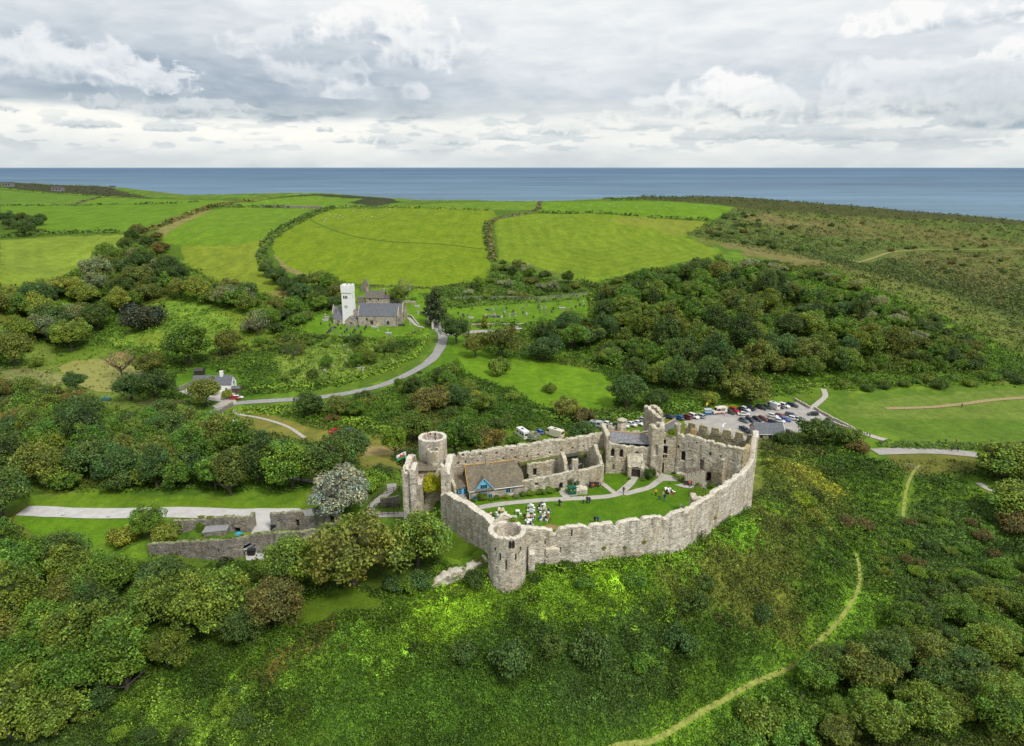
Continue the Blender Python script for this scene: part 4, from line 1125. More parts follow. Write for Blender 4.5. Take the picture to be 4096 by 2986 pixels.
spot((1010,762), 68, 'round', 'dark', 'dark tree right of the church lane junction', hgt=1.1)
spot((1110,795), 88, 'round', 'bronze', 'large dark bronze tree by the red parked car', hgt=1.0)
spot((1052,792), 58, 'round', 'bronze', 'smaller bronze tree between lay-by and meadow')
spot((1106,832), 58, 'low', 'olive', 'round olive bush alone at top of meadow', 'shrub', hgt=1.6)
spot((1217,870), 36, 'low', 'olive', 'small round bush alone in the middle of meadow', 'shrub', hgt=1.3)
spot((1000,835), 44, 'low', 'olive', 'pointed olive bush above the mound', 'shrub', hgt=1.5)
spot((1072,728), 24, 'cone', 'yellowgreen', 'small yellowish yew in the cemetery')
spot((895,668), 50, 'sparse', 'grey', 'pale thin-leaved tree beside the old stone house', hgt=1.2)
spot((880,672), 44, 'round', 'olive', 'olive tree right of the old stone house')
spot((915,668), 16, 'low', 'bright', 'small bright green garden bush right of stone house', 'shrub', hgt=1.4)
spot((1045,668), 22, 'low', 'dark', 'dark little bush in cemetery top corner', 'shrub')
spot((1655,893), 104, 'wind', 'bronze', 'wide flat-topped thorn tree behind the car park', hgt=.9)
spot((1570,897), 40, 'low', 'yellowgreen', 'yellow-green bush left of ice cream van', 'shrub', hgt=1.6)
spot((1385,905), 86, 'round', 'teal', 'dark blue-green tree right of the meadow corner')
spot((1450,915), 62, 'round', 'dark', 'dark tree above the row of cars by the ruin')
spot((1250,925), 70, 'wind', 'bronze', 'bronze windswept tree at lower end of meadow')
spot((1290,935), 56, 'low', 'rust', 'rusty brown bush below the meadow', 'shrub', hgt=1.3)
spot((1290,970), 66, 'low', 'teal', 'dark bush right of the cream van', 'shrub', hgt=1.3)
spot((1350,966), 50, 'low', 'dark', 'dark bush in front of the silver van', 'shrub', hgt=1.1)
spot((1182,975), 34, 'low', 'silver', 'small silvery bush between the parked vans', 'shrub', hgt=1.4, jit=.05)
spot((1140,985), 36, 'low', 'green', 'green bush between black car and long wall', 'shrub', hgt=1.3)
spot((1810,985), 96, 'wind', 'dark', 'dark windswept tree hiding end of slate shed', hgt=1.0)
spot((1870,985), 62, 'wind', 'olive', 'olive thorn bush right of slate shed')
spot((1900,1002), 50, 'low', 'rust', 'rusty bush beside the coast road bend', 'shrub')
spot((1740,985), 52, 'low', 'dark', 'dark bush at castle corner below slate shed', 'shrub', hgt=1.2)
spot((2215,1060), 130, 'round', 'olive', 'broad olive tree below the coast road at right', lift=.1, hgt=.7)
spot((2255,1150), 120, 'round', 'olive', 'olive tree at right edge above the brown bush', lift=.1, hgt=.8)
spot((2240,1180), 70, 'low', 'rust', 'reddish-brown bush at right edge', 'shrub', hgt=1.2)
spot((1770,1120), 56, 'low', 'lime', 'lime green bush on right slope of castle mound', 'shrub', hgt=1.1)
spot((1800,1150), 46, 'low', 'yellowgreen', 'yellow-green bush below the lime one on castle mound', 'shrub', hgt=1.1)
spot((1870,1165), 46, 'low', 'rust', 'russet bush on right slope of castle mound', 'shrub')
spot((1912,1172), 40, 'low', 'rust', 'russet bush nearest the upper footpath', 'shrub')
for (px, py, w, c, l) in [(1312,1462,92,'teal','tallest dark blue-green bush below the front wall'),(1496,1442,86,'teal','dark bush right of the tallest one below front wall'),(1530,1345,70,'dark','dark green shrub halfway up under the front wall'),
 (1130,1490,100,'teal','broad dark bush below round tower'),(1030,1460,60,'dark','dark shrub left of the broad bush below round tower'),(1220,1440,64,'dark','dark green shrub left of the tallest bush'),
 (1400,1300,58,'green','green shrub close under the front wall'),(1685,1370,54,'teal','dark shrub in the brown bracken'),(1560,1300,48,'dark','dark shrub at top edge of brown bracken'),
 (1290,1300,50,'green','green shrub near foot of wall right of tower'),(1420,1480,60,'green','green shrub between the two dark bushes'),
 (590,1330,70,'green','green shrub beside the barn tree'),(900,1310,56,'bright','bright green bush below the two dark bushes')]:
 spot((px, py), w, 'low', c, l, 'shrub', hgt=1.45 if w > 80 else 1.2)
wood([(0,1235),(110,1245),(210,1282),(300,1335),(400,1385),(430,1430),(400,1480),(290,1560),(120,1640),(0,1640)], 32, (4.2,6.4), ['green','dark','olive','olive','bronze','green'], ['round','round','tall'], 'tree', 'of lower-left wood', 'trees of the wood below the drive', .62, seed=1, hgt=(.85,1.1))
wood([(0,985),(110,985),(250,985),(400,1002),(520,1028),(640,1052),(740,1062),(765,1076),(620,1082),(600,1100),(470,1098),(280,1090),(50,1092),(0,1080)], 40, (4.8,7.2), ['green','green','dark','olive','bronze','teal'], ['round','round','tall'], 'tree', 'of wood beyond drive', 'trees of the wood beyond the castle drive', .60, seed=2, hgt=(.9,1.2))
wood([(0,880),(60,865),(140,890),(230,930),(330,950),(440,962),(470,985),(420,992),(250,975),(120,975),(0,975)], 20, (4.2,6.6), ['bronze','dark','olive','green','green','brown'], ['round','round','wind'], 'tree', 'below the pond pasture', 'trees below the pond pasture', .66, seed=3)
wood([(0,655),(90,640),(200,622),(285,560),(330,585),(390,620),(470,650),(560,665),(600,690),(540,700),(500,690),(430,665),(350,660),(290,690),(230,725),(160,780),(80,770),(0,735)], 38, (6.2,9.6), ['green','dark','olive','bronze','grey','teal','yellowgreen'], ['round','round','wind'], 'tree', 'of left hillside wood', 'trees of the hillside wood left of the church', .62, seed=4, hgt=(.9,1.15))
wood([(285,530),(350,525),(375,560),(330,580),(290,560)], 9, (4,6), ['brown','dark','bronze','rust'], ['wind','round'], 'bush', 'heading the hillside wood', 'thorn bushes at the head of the hillside wood', .6, cat='shrub', seed=5)
wood([(575,595),(640,640),(700,640),(760,640),(795,655),(735,692),(690,690),(630,655),(590,620)], 14, (5,7), ['dark','dark','teal','green','bronze'], ['round'], 'tree', 'behind church', 'trees of the belt behind the church', .62, seed=6)
wood([(600,700),(660,690),(700,705),(660,735),(610,745),(560,760),(540,740),(570,715)], 10, (4,6.4), ['green','dark','olive','grey','bronze'], ['round','wind'], 'tree', 'left of the churchyard', 'trees left of the churchyard', .62, seed=7)
wood([(985,665),(1040,650),(1085,625),(1100,580),(1160,592),(1240,612),(1305,632),(1300,650),(1200,655),(1100,668)], 26, (2.8,5.2), ['olive','dark','green','bronze','cream','bright'], ['low','low','round'], 'bush', 'behind cemetery fence', 'bushes behind the cemetery fence', .66, cat='shrub', seed=8)
wood([(1330,665),(1420,640),(1560,612),(1650,630),(1760,650),(1850,680),(1950,730),(2000,790),(1900,830),(1800,838),(1650,868),(1570,885),(1480,895),(1390,868),(1350,820),(1310,790),(1290,770),(1200,800),(1175,770),(1180,735),(1250,725),(1315,715)], 84, (5.8,9), ['green','green','green','dark','olive','bronze','teal','olive','dark'], ['round','round','tall','wind'], 'tree', 'of big wood above car park', 'trees of the big wood above the car park', .66, seed=9, hgt=(.85,1.15))
wood([(1310,640),(1420,612),(1560,590),(1700,590),(1820,612),(1960,660),(2080,720),(2160,790),(2100,810),(2000,760),(1880,680),(1700,640),(1560,620),(1420,645)], 50, (3,6), ['dark','olive','bronze','green','cream','green','grey'], ['low','low','wind'], 'bush', 'above the big wood', 'thorn bushes on the slope above the big wood', .8, cat='shrub', seed=10)
wood([(1860,850),(1960,842),(2100,845),(2266,835),(2266,850),(2000,868),(1880,868)], 14, (2.5,4.2), ['dark','green','olive','green'], ['low'], 'bush', 'along top of right meadow', 'bushes along the top of the right-hand meadow', .7, cat='shrub', seed=11)
wood([(1640,1652),(1700,1590),(1800,1520),(1930,1440),(2010,1380),(2100,1300),(2290,1270),(2290,1420),(2290,1652)], 54, (3.0,5.0), ['olive','dark','olive','bronze','green','green'], ['round','round','low'], 'tree', 'of slope-path thicket', 'trees of the thicket beside the slope path', .5, seed=12, hgt=(.75,1.0))
wood([(2010,1130),(2100,1120),(2200,1180),(2290,1200),(2290,1260),(2130,1290),(2020,1340),(1960,1290),(1930,1220)], 26, (1.2,2.4), ['dark','green','olive','rust','bright'], ['low'], 'bush', 'below the upper path', 'bushes between the upper path and the thicket', .8, cat='shrub', seed=13)
wood([(760,890),(860,850),(960,845),(1090,860),(1170,900),(1160,940),(1060,960),(960,935),(860,925),(780,935)], 24, (2.2,4.0), ['dark','olive','green','bronze','olive'], ['low','low','round'], 'bush', 'on mound behind keep', 'bushes on the mound behind the keep', .72, cat='shrub', seed=14)
wood([(540,780),(640,740),(720,750),(860,760),(880,790),(760,830),(640,850),(540,860),(530,830)], 26, (1.8,3.8), ['dark','olive','green','bronze'], ['low','low','round'], 'bush', 'in overgrown graveyard', 'bushes in the overgrown graveyard', .8, cat='shrub', seed=15)
wood([(0,500),(60,495),(108,500),(100,522),(40,527),(0,528)], 9, (5,7), ['dark','teal','dark'], ['round'], 'tree', 'of the field copse', 'trees of the copse among the left fields', .6, seed=16)
wood([(1560,495),(1640,470),(1700,490),(1680,530),(1780,560),(1700,555),(1600,530),(1540,520)], 26, (2,4.5), ['dark','teal','dark','rust'], ['low'], 'bush', 'at right end of fields', 'bushes at the right end of the fields', .85, cat='shrub', seed=17)
wood([(1700,500),(1900,490),(2200,530),(2266,600),(2150,640),(1950,580),(1780,550)], 30, (1.6,3.8), ['dark','dark','rust','brown'], ['low'], 'bush', 'scattered over far heath', 'bushes scattered over the far heath', 1.2, cat='shrub', seed=18)
wood([(210,1600),(420,1560),(560,1500),(640,1540),(600,1640),(250,1652)], 9, (1.2,2.2), ['dark','green','bright'], ['low'], 'bush', 'at bottom edge of slope', 'bushes at the bottom edge of the castle slope', .9, cat='shrub', seed=19)
MIXC = ['green', 'dark', 'olive', 'bronze', 'green', 'teal']
wood_fill([(1330,665),(1420,640),(1560,612),(1650,630),(1760,650),(1850,680),(1950,730),(2000,790),(1900,830),(1800,838),(1650,868),(1570,885),(1480,895),(1390,868),(1350,820),(1310,790),(1290,770),(1200,800),(1175,770),(1180,735),(1250,725),(1315,715)], 90, (3.5, 6), MIXC, seed=31)
wood_fill([(0,655),(90,640),(200,622),(285,560),(330,585),(390,620),(470,650),(560,665),(600,690),(540,700),(500,690),(430,665),(350,660),(290,690),(230,725),(160,780),(80,770),(0,735)], 46, (4, 7), MIXC + ['grey'], seed=32)
wood_fill([(0,985),(110,985),(250,985),(400,1002),(520,1028),(640,1052),(740,1062),(765,1076),(620,1082),(600,1100),(470,1098),(280,1090),(50,1092),(0,1080)], 34, (3, 5), MIXC, seed=33)
wood_fill([(0,1235),(110,1245),(210,1282),(300,1335),(400,1385),(430,1430),(400,1480),(290,1560),(120,1640),(0,1640)], 22, (2.4, 4), MIXC, seed=34)
wood_fill([(1310,640),(1420,612),(1560,590),(1700,590),(1820,612),(1960,660),(2080,720),(2160,790),(2100,810),(2000,760),(1880,680),(1700,640),(1560,620),(1420,645)], 50, (2.5, 4.5), MIXC + ['cream'], seed=35, shapes=('wind',))
wood_fill([(0,880),(60,865),(140,890),(230,930),(330,950),(440,962),(470,985),(420,992),(250,975),(120,975),(0,975)], 18, (3, 5), MIXC, seed=36)
wood_fill([(1940,690),(2080,725),(2220,800),(2120,836),(1900,838),(1985,780)], 34, (2.5, 4.6), MIXC, seed=37, shapes=('wind', 'round'))
build_fill()
hedge([(668,662),(640,640),(612,615),(590,592),(577,568),(586,545),(610,520),(650,497),(700,473),(738,461)], 8, 3.6, 'dark', 'dark curved hedge along left side of the big central field', 1.0, lumpy=.7)
hedge([(270,535),(305,517),(340,508),(375,494),(430,474),(462,462),(520,449),(560,446)], 6, 3, 'rust', 'dark brown hedge climbing between the left fields', 1, lumpy=.8)
hedge([(0,527),(60,523),(110,519),(190,516),(262,515)], 5, 2.6, 'dark', 'dark hedge along lower edge of the left fields', 1, lumpy=.8)
hedge([(1098,486),(1083,497),(1079,515),(1085,550),(1092,580)], 6, 2.2, (.20,.17,.07), 'straw coloured hedge bank between the two large fields', 1, lumpy=.8)
hedge([(1076,494),(1072,515),(1078,550),(1084,575)], 4, 2.6, 'dark', 'dark bushes along left side of straw coloured hedge bank', .9, gaps=.45)
hedge([(1105,484),(1150,476),(1190,466),(1196,447)], 5, 1.2, (.18,.16,.09), 'low straw bank running up between the top fields', 1)
hedge([(1190,472),(1300,472),(1380,477),(1460,484),(1578,490)], 5, 2.4, 'dark', 'dark hedge below the top right sheep field', 1, lumpy=.9, gaps=.3)
hedge([(455,459),(560,460),(640,460)], 5, 2.6, 'dark', 'dark hedge along top of the middle left field', 1)
hedge([(735,459),(800,457),(880,460),(1000,464),(1085,467)], 5, 1.6, 'olive', 'thin hedge along top of the big central field', 1, gaps=.35, lumpy=.9)
hedge([(0,456),(120,456),(250,454),(350,452),(440,447)], 4, 1.8, 'dark', 'broken hedge across the far left fields', 1, gaps=.4, lumpy=1)
hedge([(160,455),(190,445),(225,437)], 4, 1.2, (.13,.13,.06), 'low bank dividing the two farthest left fields', .8)
hedge([(800,634),(860,636),(950,640),(1010,632)], 3, 1.0, (.15,.15,.05), 'low hedge at foot of the big central field', .9)
hedge([(945,742),(935,768),(918,790),(870,815),(790,842),(700,858),(600,862),(560,866)], 3.2, 2.0, 'bright', 'bright green clipped hedge along the church lane', 1.2)
hedge([(935,735),(900,748),(850,752),(760,750),(690,742)], 3, 1.6, 'olive', 'overgrown hedge along lower side of churchyard', 1, gaps=.3)
hedge([(1940,985),(2020,990),(2100,992),(2290,992)], 4, 1.8, 'dark', 'dark hedge on far side of coast road', 1.2)
hedge([(998,684),(1060,676),(1140,672),(1220,667),(1302,658)], 3, 1.4, 'dark', 'dark hedge under the cemetery fence', 1)
hedge([(1306,655),(1312,680),(1306,708)], 4, 2.6, 'olive', 'hedge closing right end of the cemetery', 1)
hedge([(530,912),(620,914),(700,918),(760,932),(850,958)], 6, 2.2, 'bright', 'brambly hedge between lane and the camping field', 1.1, lumpy=.8)
hedge([(1180,915),(1240,935),(1300,928),(1420,925),(1500,905),(1560,896)], 5, 2.2, 'green', 'hedge behind the row of parked cars', 1.1, lumpy=.7)
hedge_world([(a - .1, b - 1.3) for a, b in [(4.5, 111.6), (16.1, 113.2), (24.4, 115.2), (33.6, 118.2), (38.8, 122.5), (42.3, 126.8), (45.8, 130.2), (49, 133.2), (52.4, 136.8)]], 1.6, 1.5, 'bright', 'tall weeds growing along foot of the front wall', .9, 'weeds', 'weeds', rng=np.random.default_rng(4), gaps=.42, lumpy=.9)['kind'] = 'stuff'
hedge([(1900,866),(1850,860),(1800,855),(1740,862)], 3, 1.5, 'olive', 'hedge at top corner of car park', 1)
FORE = [(-40,1330),(250,1250),(560,1240),(700,1290),(960,1240),(1080,1280),(1320,1235),(1500,1200),(1600,1160),(1690,1090),(1690,960),(1900,985),(2300,1010),(2300,1740),(2000,1760),(1500,1760),(1000,1760),(500,1760),(-40,1740)]
scatter('undergrowth', 'bracken and bramble covering slope below the castle', 'undergrowth', FORE, .125, size=.0034, seed=21, contrast=.6, up=.45, clumps=7000, cl_leaves=80, big=1300, colmul=(.62, .66, .7))
scatter('scrub', 'low scrub covering hillside around the woods', 'scrub', [(-40,560),(280,520),(420,590),(660,660),(760,640),(960,640),(1090,590),(1310,630),(1560,580),(2300,640),(2300,860),(1900,860),(1700,880),(1560,910),(1300,960),(1100,990),(880,1000),(700,1000),(500,1000),(-40,1000)], .10, size=.0036, seed=22, contrast=.5, up=.5, clumps=3600, cl_leaves=36, colmul=(.74, .76, .8))
scatter('heath', 'brown heather and gorse on far coastal hill', 'heath', [(1330,438),(1600,433),(1900,456),(2300,481),(2300,720),(2100,650),(1900,600),(1620,545),(1500,515)], .10, size=.0030, seed=23, contrast=.45, clumps=1800, cl_leaves=24, colmul=(.8, .84, .85))
scatter('headland_scrub', 'dark scrub on the far left headland', 'scrub', [(-40,398),(60,402),(170,410),(240,410),(340,440),(240,438),(60,424),(-40,418)], .12, size=.0026, seed=25, contrast=.5)
scatter('hedge_bottom_scrub', 'rough scrub between the castle drive and the valley wood', 'scrub', [(-40,1000),(500,1000),(900,1000),(900,1140),(600,1090),(-40,1100)], .07, size=.0040, seed=24, contrast=.45, up=.5)
# ---- ruined masonry
def hit_line(line, p):
 """photo pixel -> (s along the polyline, z) on the vertical sheet over it, nearest hit"""
 best = None; s0 = 0
 for i in range(len(line) - 1):
  a, b = line[i], line[i + 1]; L = math.hypot(b[0] - a[0], b[1] - a[1])
  s, z = on_wall(p, a, b)
  ov = max(-s, s - L, 0)
  if best is None or ov < best[0]: best = (ov, s0 + min(max(s, 0), L), z)
  s0 += L
 return best[1], best[2]
def arch_pts(w, h, kind, n=8):
 if kind == 'rect': return [(-w / 2, 0), (w / 2, 0), (w / 2, h), (-w / 2, h)]
 if kind == 'round':
  r = w / 2
  return [(-r, 0), (r, 0)] + [(r * math.cos(PI * k / n), h - r + r * math.sin(PI * k / n)) for k in range(n + 1)]
 r = w; sp = h - w * .866
 return [(-w / 2, 0), (w / 2, 0)] + [(-w / 2 + r * math.cos(PI / 3 * k / n), sp + r * math.sin(PI / 3 * k / n)) for k in range(n + 1)] + [(w / 2 - r * math.cos(PI / 3 * (n - k) / n), sp + r * math.sin(PI / 3 * (n - k) / n)) for k in range(1, n + 1)]
def in_arch(ds, dz, w, h, kind):
 if kind == 'rect': return (np.abs(ds) < w / 2) & (dz > 0) & (dz < h)
 r = w / 2; sp = h - (r if kind == 'round' else w * .8)
 b = (np.abs(ds) < r) & (dz > 0) & (dz <= sp)
 t = (dz > sp) & ((ds ** 2 + (dz - sp) ** 2 < r * r) if kind == 'round' else ((np.abs(ds) + r) ** 2 + (dz - sp) ** 2 < w * w))
 return b | t
def ruin(name, parent, line, t, base, top=None, prof=None, mats=None, rag=.22, holes=(), cren=None, res=.26, closed=False, base_in=None, bulge=.1, seed=0, ends=True, lab=None, batter=0, din=.55):
 """a masonry wall standing over a polyline (its outer face on the right of the direction of travel): ragged top, recessed openings"""
 line = [tuple(p[:2]) for p in line]
 P_ = np.array(line + ([line[0]] if closed else []), float)
 seg = np.hypot(*(P_[1:] - P_[:-1]).T); cum = np.concatenate([[0], np.cumsum(seg)]); L = cum[-1]
 S = set(np.linspace(0, L, max(3, int(L / res) + 1)))
 H = []
 for h in holes:
  q = h[0]
  s, z = hit_line([tuple(a) for a in P_], q) if len(h) > 5 and h[5] == 'px' or (abs(q[0]) > 400) else q
  H.append((s, z - h[2] / 2, h[1], h[2], h[3], h[4] if len(h) > 4 else None))
 for s, z, w, hh, k, pt in H:
  for d in (-w / 2 - .02, -w / 2 + .02, w / 2 - .02, w / 2 + .02, -w / 4, 0, w / 4): S.add(min(max(s + d, 0), L))
 S = np.array(sorted(S)); S = S[np.concatenate([[True], np.diff(S) > .012])]
 ns = len(S)
 x = np.interp(S, cum, P_[:, 0]); y = np.interp(S, cum, P_[:, 1])
 i = np.clip(np.searchsorted(cum, S, 'right') - 1, 0, len(seg) - 1)
 d = (P_[1:] - P_[:-1]) / seg[:, None]
 N = np.stack([d[:, 1], -d[:, 0]], 1)
 nn = N[i].copy()
 for k in range(ns):
  j = i[k]
  for c, o in ((j, j - 1), (j + 1, j + 1)):
   if closed: o = o % len(seg)
   if 0 <= o < len(seg) and abs(S[k] - cum[c]) < .6 and o != j:
    m = N[j] + N[o]; m /= np.hypot(*m) + 1e-9
    wgt = 1 - abs(S[k] - cum[c]) / .6
    nn[k] = nn[k] * (1 - wgt) + m * wgt
 nn /= np.hypot(nn[:, 0], nn[:, 1])[:, None]
 if prof is not None:
  pr = sorted(hit_line([tuple(a) for a in P_], q) if abs(q[0]) > 400 else q for q in prof)
  zt = np.interp(S, [a for a, b in pr], [b for a, b in pr])
 elif callable(top): zt = np.array([top(s / L) for s in S])
 else: zt = np.full(ns, float(top))
 if cren:
  per, gap, dep, ph = cren
  u = np.mod(S + ph + .3 * (vnoise(S * .3, S * 0, seed + 3) - .5) * per * .3, per)
  zt = zt - dep * sstep(0, .14, u) * (1 - sstep(gap - .14, gap, u)) * (.75 + .5 * vnoise(np.floor((S + ph) / per), S * 0, seed))
 zt = zt + rag * ((fbm(S * 1.7, S * 0 + seed, 3, 3) - .5) * 1.8 + (vnoise(S * 3.6, S * 0 + seed, 7) - .5) * .7)
 zb = np.array([base(a, b) for a, b in zip(x, y)]) if callable(base) else np.full(ns, float(base))
 zi = zb if base_in is None else np.full(ns, float(base_in))
 rows = max(3, int((zt.max() - zb.min()) / res))
 zset = set(np.linspace(0, 1, rows))
 V, F, M = [], [], []
 def grid(A, mat_mask=None, flip=False):
  nr, nc = A.shape[:2]; off = sum(len(v) for v in V)
  V.append(A.reshape(-1, 3))
  ii = np.arange(nr - 1)[:, None] * nc + np.arange(nc - 1)[None, :] + off
  f = np.stack([ii, ii + 1, ii + nc + 1, ii + nc], -1).reshape(-1, 4)
  F.append(f[:, ::-1] if flip else f)
  M.append(np.zeros(len(f), np.int32) if mat_mask is None else mat_mask.reshape(-1).astype(np.int32))
 zmin, zmax = zb.min(), zt.max()
 Zr = set(np.linspace(zmin, zmax, rows))
 for s, z, w, hh, k, pt in H:
  for e in (z - .02, z + .02, z + hh - .02, z + hh + .02): Zr.add(e)
 Zr = np.array(sorted(Zr))
 Zg = np.minimum(Zr[:, None], zt[None, :]); Zg = np.maximum(Zg, zb[None, :])
 Zg[-1] = zt
 Sg = np.broadcast_to(S, Zg.shape)
 disp = bulge * ((fbm(Sg * .9, Zg * .9, 31 + seed, 3) - .5) * 2 + (vnoise(Sg * 3.1, Zg * 3.6, 37 + seed) - .5) * .9)
 if closed:
  bl = sstep(L - 1.2, L, Sg); disp = disp * (1 - bl) + disp[:, :1] * bl
  zt[-1] = zt[0]; Zg[:, -1] = Zg[:, 0]
 disp = disp + batter * np.clip((zmin + 3.0 - Zg) / 3.0, 0, 1)
 ins = np.zeros(Zg.shape, bool)
 for s, z, w, hh, k, pt in H: ins |= in_arch(Sg - s, Zg - z, w, hh, k)
 disp = np.where(ins, -din, disp)
 A = np.stack([x[None, :] + nn[None, :, 0] * disp, y[None, :] + nn[None, :, 1] * disp, Zg], -1)
 fm = ins[:-1, :-1] & ins[1:, :-1] & ins[:-1, 1:] & ins[1:, 1:]
 grid(A, fm)
 zi_r = np.linspace(0, 1, max(3, rows // 2))
 Zi = zi[None, :] + (zt - zi)[None, :] * zi_r[:, None]
 di = -t + bulge * (fbm(Sg[:len(zi_r)] * .9, Zi * .9, 51 + seed, 3) - .5) * 2
 if closed: di[:, -1] = di[:, 0]
 Bi = np.stack([x[None, :] + nn[None, :, 0] * di, y[None, :] + nn[None, :, 1] * di, Zi], -1)
 grid(Bi, flip=True)
 q = np.linspace(0, 1, 4)[:, None]
 T = A[-1][None] * (1 - q[..., None]) + Bi[-1][None] * q[..., None]
 T[1:3, :, 2] += .10 + rag * .55 * (vnoise(np.stack([S * 2.7, S * 2.7]), np.array([[0.], [1.7]]) + 0 * S, 91 + seed) - .35)
 if closed: T[:, -1] = T[:, 0]
 grid(T)
 if ends and not closed:
  for col, fl in ((0, True), (-1, False)):
   e = np.stack([A[:, col], np.stack([np.full(len(Zr), Bi[-1, col, 0]), np.full(len(Zr), Bi[-1, col, 1]), A[:, col, 2]], 1)], 1)
   grid(e, flip=fl)
 me = np_mesh(name, np.concatenate(V), np.concatenate(F))
 mats = mats or [STONE, DARK_HOLE]
 for m in mats: me.materials.append(m)
 me.polygons.foreach_set('material_index', np.concatenate(M))
 o = link(name, me, None, parent)
 if lab: o['label'] = lab
 for s, z, w, hh, k, pt in H:
  if not pt: continue
  pn, pm = pt if isinstance(pt, tuple) else (pt, DARK_HOLE)
  px_, py_ = np.interp(s, cum, P_[:, 0]), np.interp(s, cum, P_[:, 1]); j = min(np.searchsorted(cum, s, 'right') - 1, len(seg) - 1)
  dd = d[j]; n2 = N[j]; bm = bmesh.new()
  poly(bm, [(px_ + dd[0] * a - n2[0] * (din - .06), py_ + dd[1] * a - n2[1] * (din - .06), z + b) for a, b in arch_pts(w, hh, k)])
  obj(pn, bm, pm, o)
 return o
def circ(cx, cy, r, n=40): return [(cx + r * math.cos(-2 * PI * k / n + 1.2), cy + r * math.sin(-2 * PI * k / n + 1.2)) for k in range(n)][::-1]
def gbase(d=1.5): return lambda x, y: min(gz(x, y), 60) - d
def slab(name, pts, mat, parent, th=.12):
 """flat plate over 3D points (a roof plane)"""
 bm = bmesh.new(); n = len(pts)
 a = [bm.verts.new(p) for p in pts]; b = [bm.verts.new((p[0], p[1], p[2] - th)) for p in pts]
 bm.faces.new(a); bm.faces.new(b[::-1])
 for i in range(n): bm.faces.new([a[i], b[i], b[(i + 1) % n], a[(i + 1) % n]])
 bmesh.ops.recalc_face_normals(bm, faces=bm.faces)
 return obj(name, bm, mat, parent)
W_ = WARD_Z
castle = thing('ruined_castle', 'ruined grey stone castle with round towers on a green mound', 'castle', (0, 0, 0))
IN = [STONE_IN, DARK_HOLE]; FARM = [STONE_FAR, DARK_HOLE]
FRONT = [(1.9, 111.9), (16.1, 113.4), (24.2, 115.6), (33.2, 118.7), (38.2, 123.0), (41.6, 127.2), (44.9, 130.5), (47.8, 133.2), (51.3, 137.0), (53.6, 140.2), (54.6, 143.2)]
SLIT = .26
fw = ruin('curtain_wall', castle, FRONT, 1.15, gbase(2.2), bulge=.13, rag=.3, res=.24, seed=1, batter=.5,
 prof=[Z1(1172,1100), Z1(1290,1103), Z1(1383,1112), Z1(1391,1150), Z1(1404,1150), Z1(1425,1112), Z1(1500,1095), Z2(0,1245), Z2(90,1232), Z2(216,1228), Z2(226,1258), Z2(238,1258), Z2(246,1230), Z2(300,1214), Z2(440,1203), Z2(455,1240), Z2(486,1240),
 Z2(496,1205), Z2(540,1183), Z2(686,1175), Z2(694,1208), Z2(702,1208), Z2(709,1168), Z2(760,1148), Z2(882,1148), Z2(895,1172), Z2(925,1170), Z2(940,1140), Z2(1000,1103), Z2(1070,1088), Z2(1083,1110), Z2(1103,1110), Z2(1110,1088), Z2(1150,1062), Z2(1230,1012), Z2(1262,990), Z2(1300,968),
 Z2(1338,962), Z2(1347,928), Z2(1420,884), Z2(1452,874), Z2(1462,848), Z2(1530,818), Z2(1555,780), Z2(1600,764), Z2(1640,718), Z2(1660,690), Z2(1690,640), Z2(1700,560), Z2(1712,450)],
 holes=[(Z1(1531,1140), SLIT, 1.5, 'rect'), (Z1(1776,1112), SLIT, 1.6, 'rect'), (Z1(1442,1268), SLIT, 1.3, 'rect'), (Z1(1325,1210), SLIT, 1.0, 'rect'), (Z1(1257,1206), .5, .3, 'rect'), (Z2(85,1287), SLIT, 1.5, 'rect'), (Z2(595,1215), SLIT, 1.5, 'rect'), (Z2(788,1197), SLIT, 1.5, 'rect'), (Z2(1055,1135), SLIT, 1.3, 'rect'),
 (Z2(1404,1150), SLIT, 1.6, 'rect'), (Z2(1530,1040), .2, 1.5, 'rect'), (Z2(1625,962), .28, 1.7, 'rect'), (Z2(1478,937), .2, 1.1, 'rect'), (Z2(1071,1320), .4, .4, 'rect'), (Z2(770,1322), .35, .25, 'rect'), (Z2(1280,1010), .2, 1.0, 'rect'), (Z2(360,1252), SLIT, 1.6, 'rect')],
 lab='pale front curtain wall with ragged merlons')
for p, s, c in [(Z1(1785,1240), .7, 'gold'), (Z2(368,1403), .6, 'gold'), (Z2(550,1400), .7, 'bronze'), (Z2(722,1355), .85, 'gold'), (Z2(1343,1140), .8, 'gold')]:
 s_, z_ = hit_line(FRONT, p); cu = np.concatenate([[0], np.cumsum([math.dist(FRONT[k], FRONT[k + 1]) for k in range(len(FRONT) - 1)])])
 xx = np.interp(s_, cu, [a[0] for a in FRONT]); yy = np.interp(s_, cu, [a[1] for a in FRONT])
 o = bpy.data.objects.new('ivy', CROWNS['low'][1]); COL.objects.link(o); o.parent = fw; o.location = (xx, yy - .1, z_ - .5); o.scale = (s * .55, s * .4, s * .9); o.color = (*TC[c], 1)
LEFT = [(-14.4, 126.6), (-9.2, 120.3), (-3.6, 113.6)]
ruin('curtain_wall', castle, LEFT, 1.4, gbase(2), rag=.28, res=.24, seed=2, prof=[Z1(512,842), Z1(545,828), Z1(600,860), Z1(660,888), Z1(720,918), Z1(770,962), Z1(830,992), Z1(880,1035), Z1(903,1070)],
 holes=[(Z1(614,985), .2, .9, 'rect'), (Z1(725,1010), .2, 1.1, 'rect'), (Z1(665,925), .16, .8, 'rect'), (Z1(770,1050), .16, .8, 'rect'), (Z1(838,1085), SLIT, .9, 'rect'), (Z1(560,905), .16, .7, 'rect')], lab='curtain wall running down from the gatehouse')
CT = (-.9, 110.9)
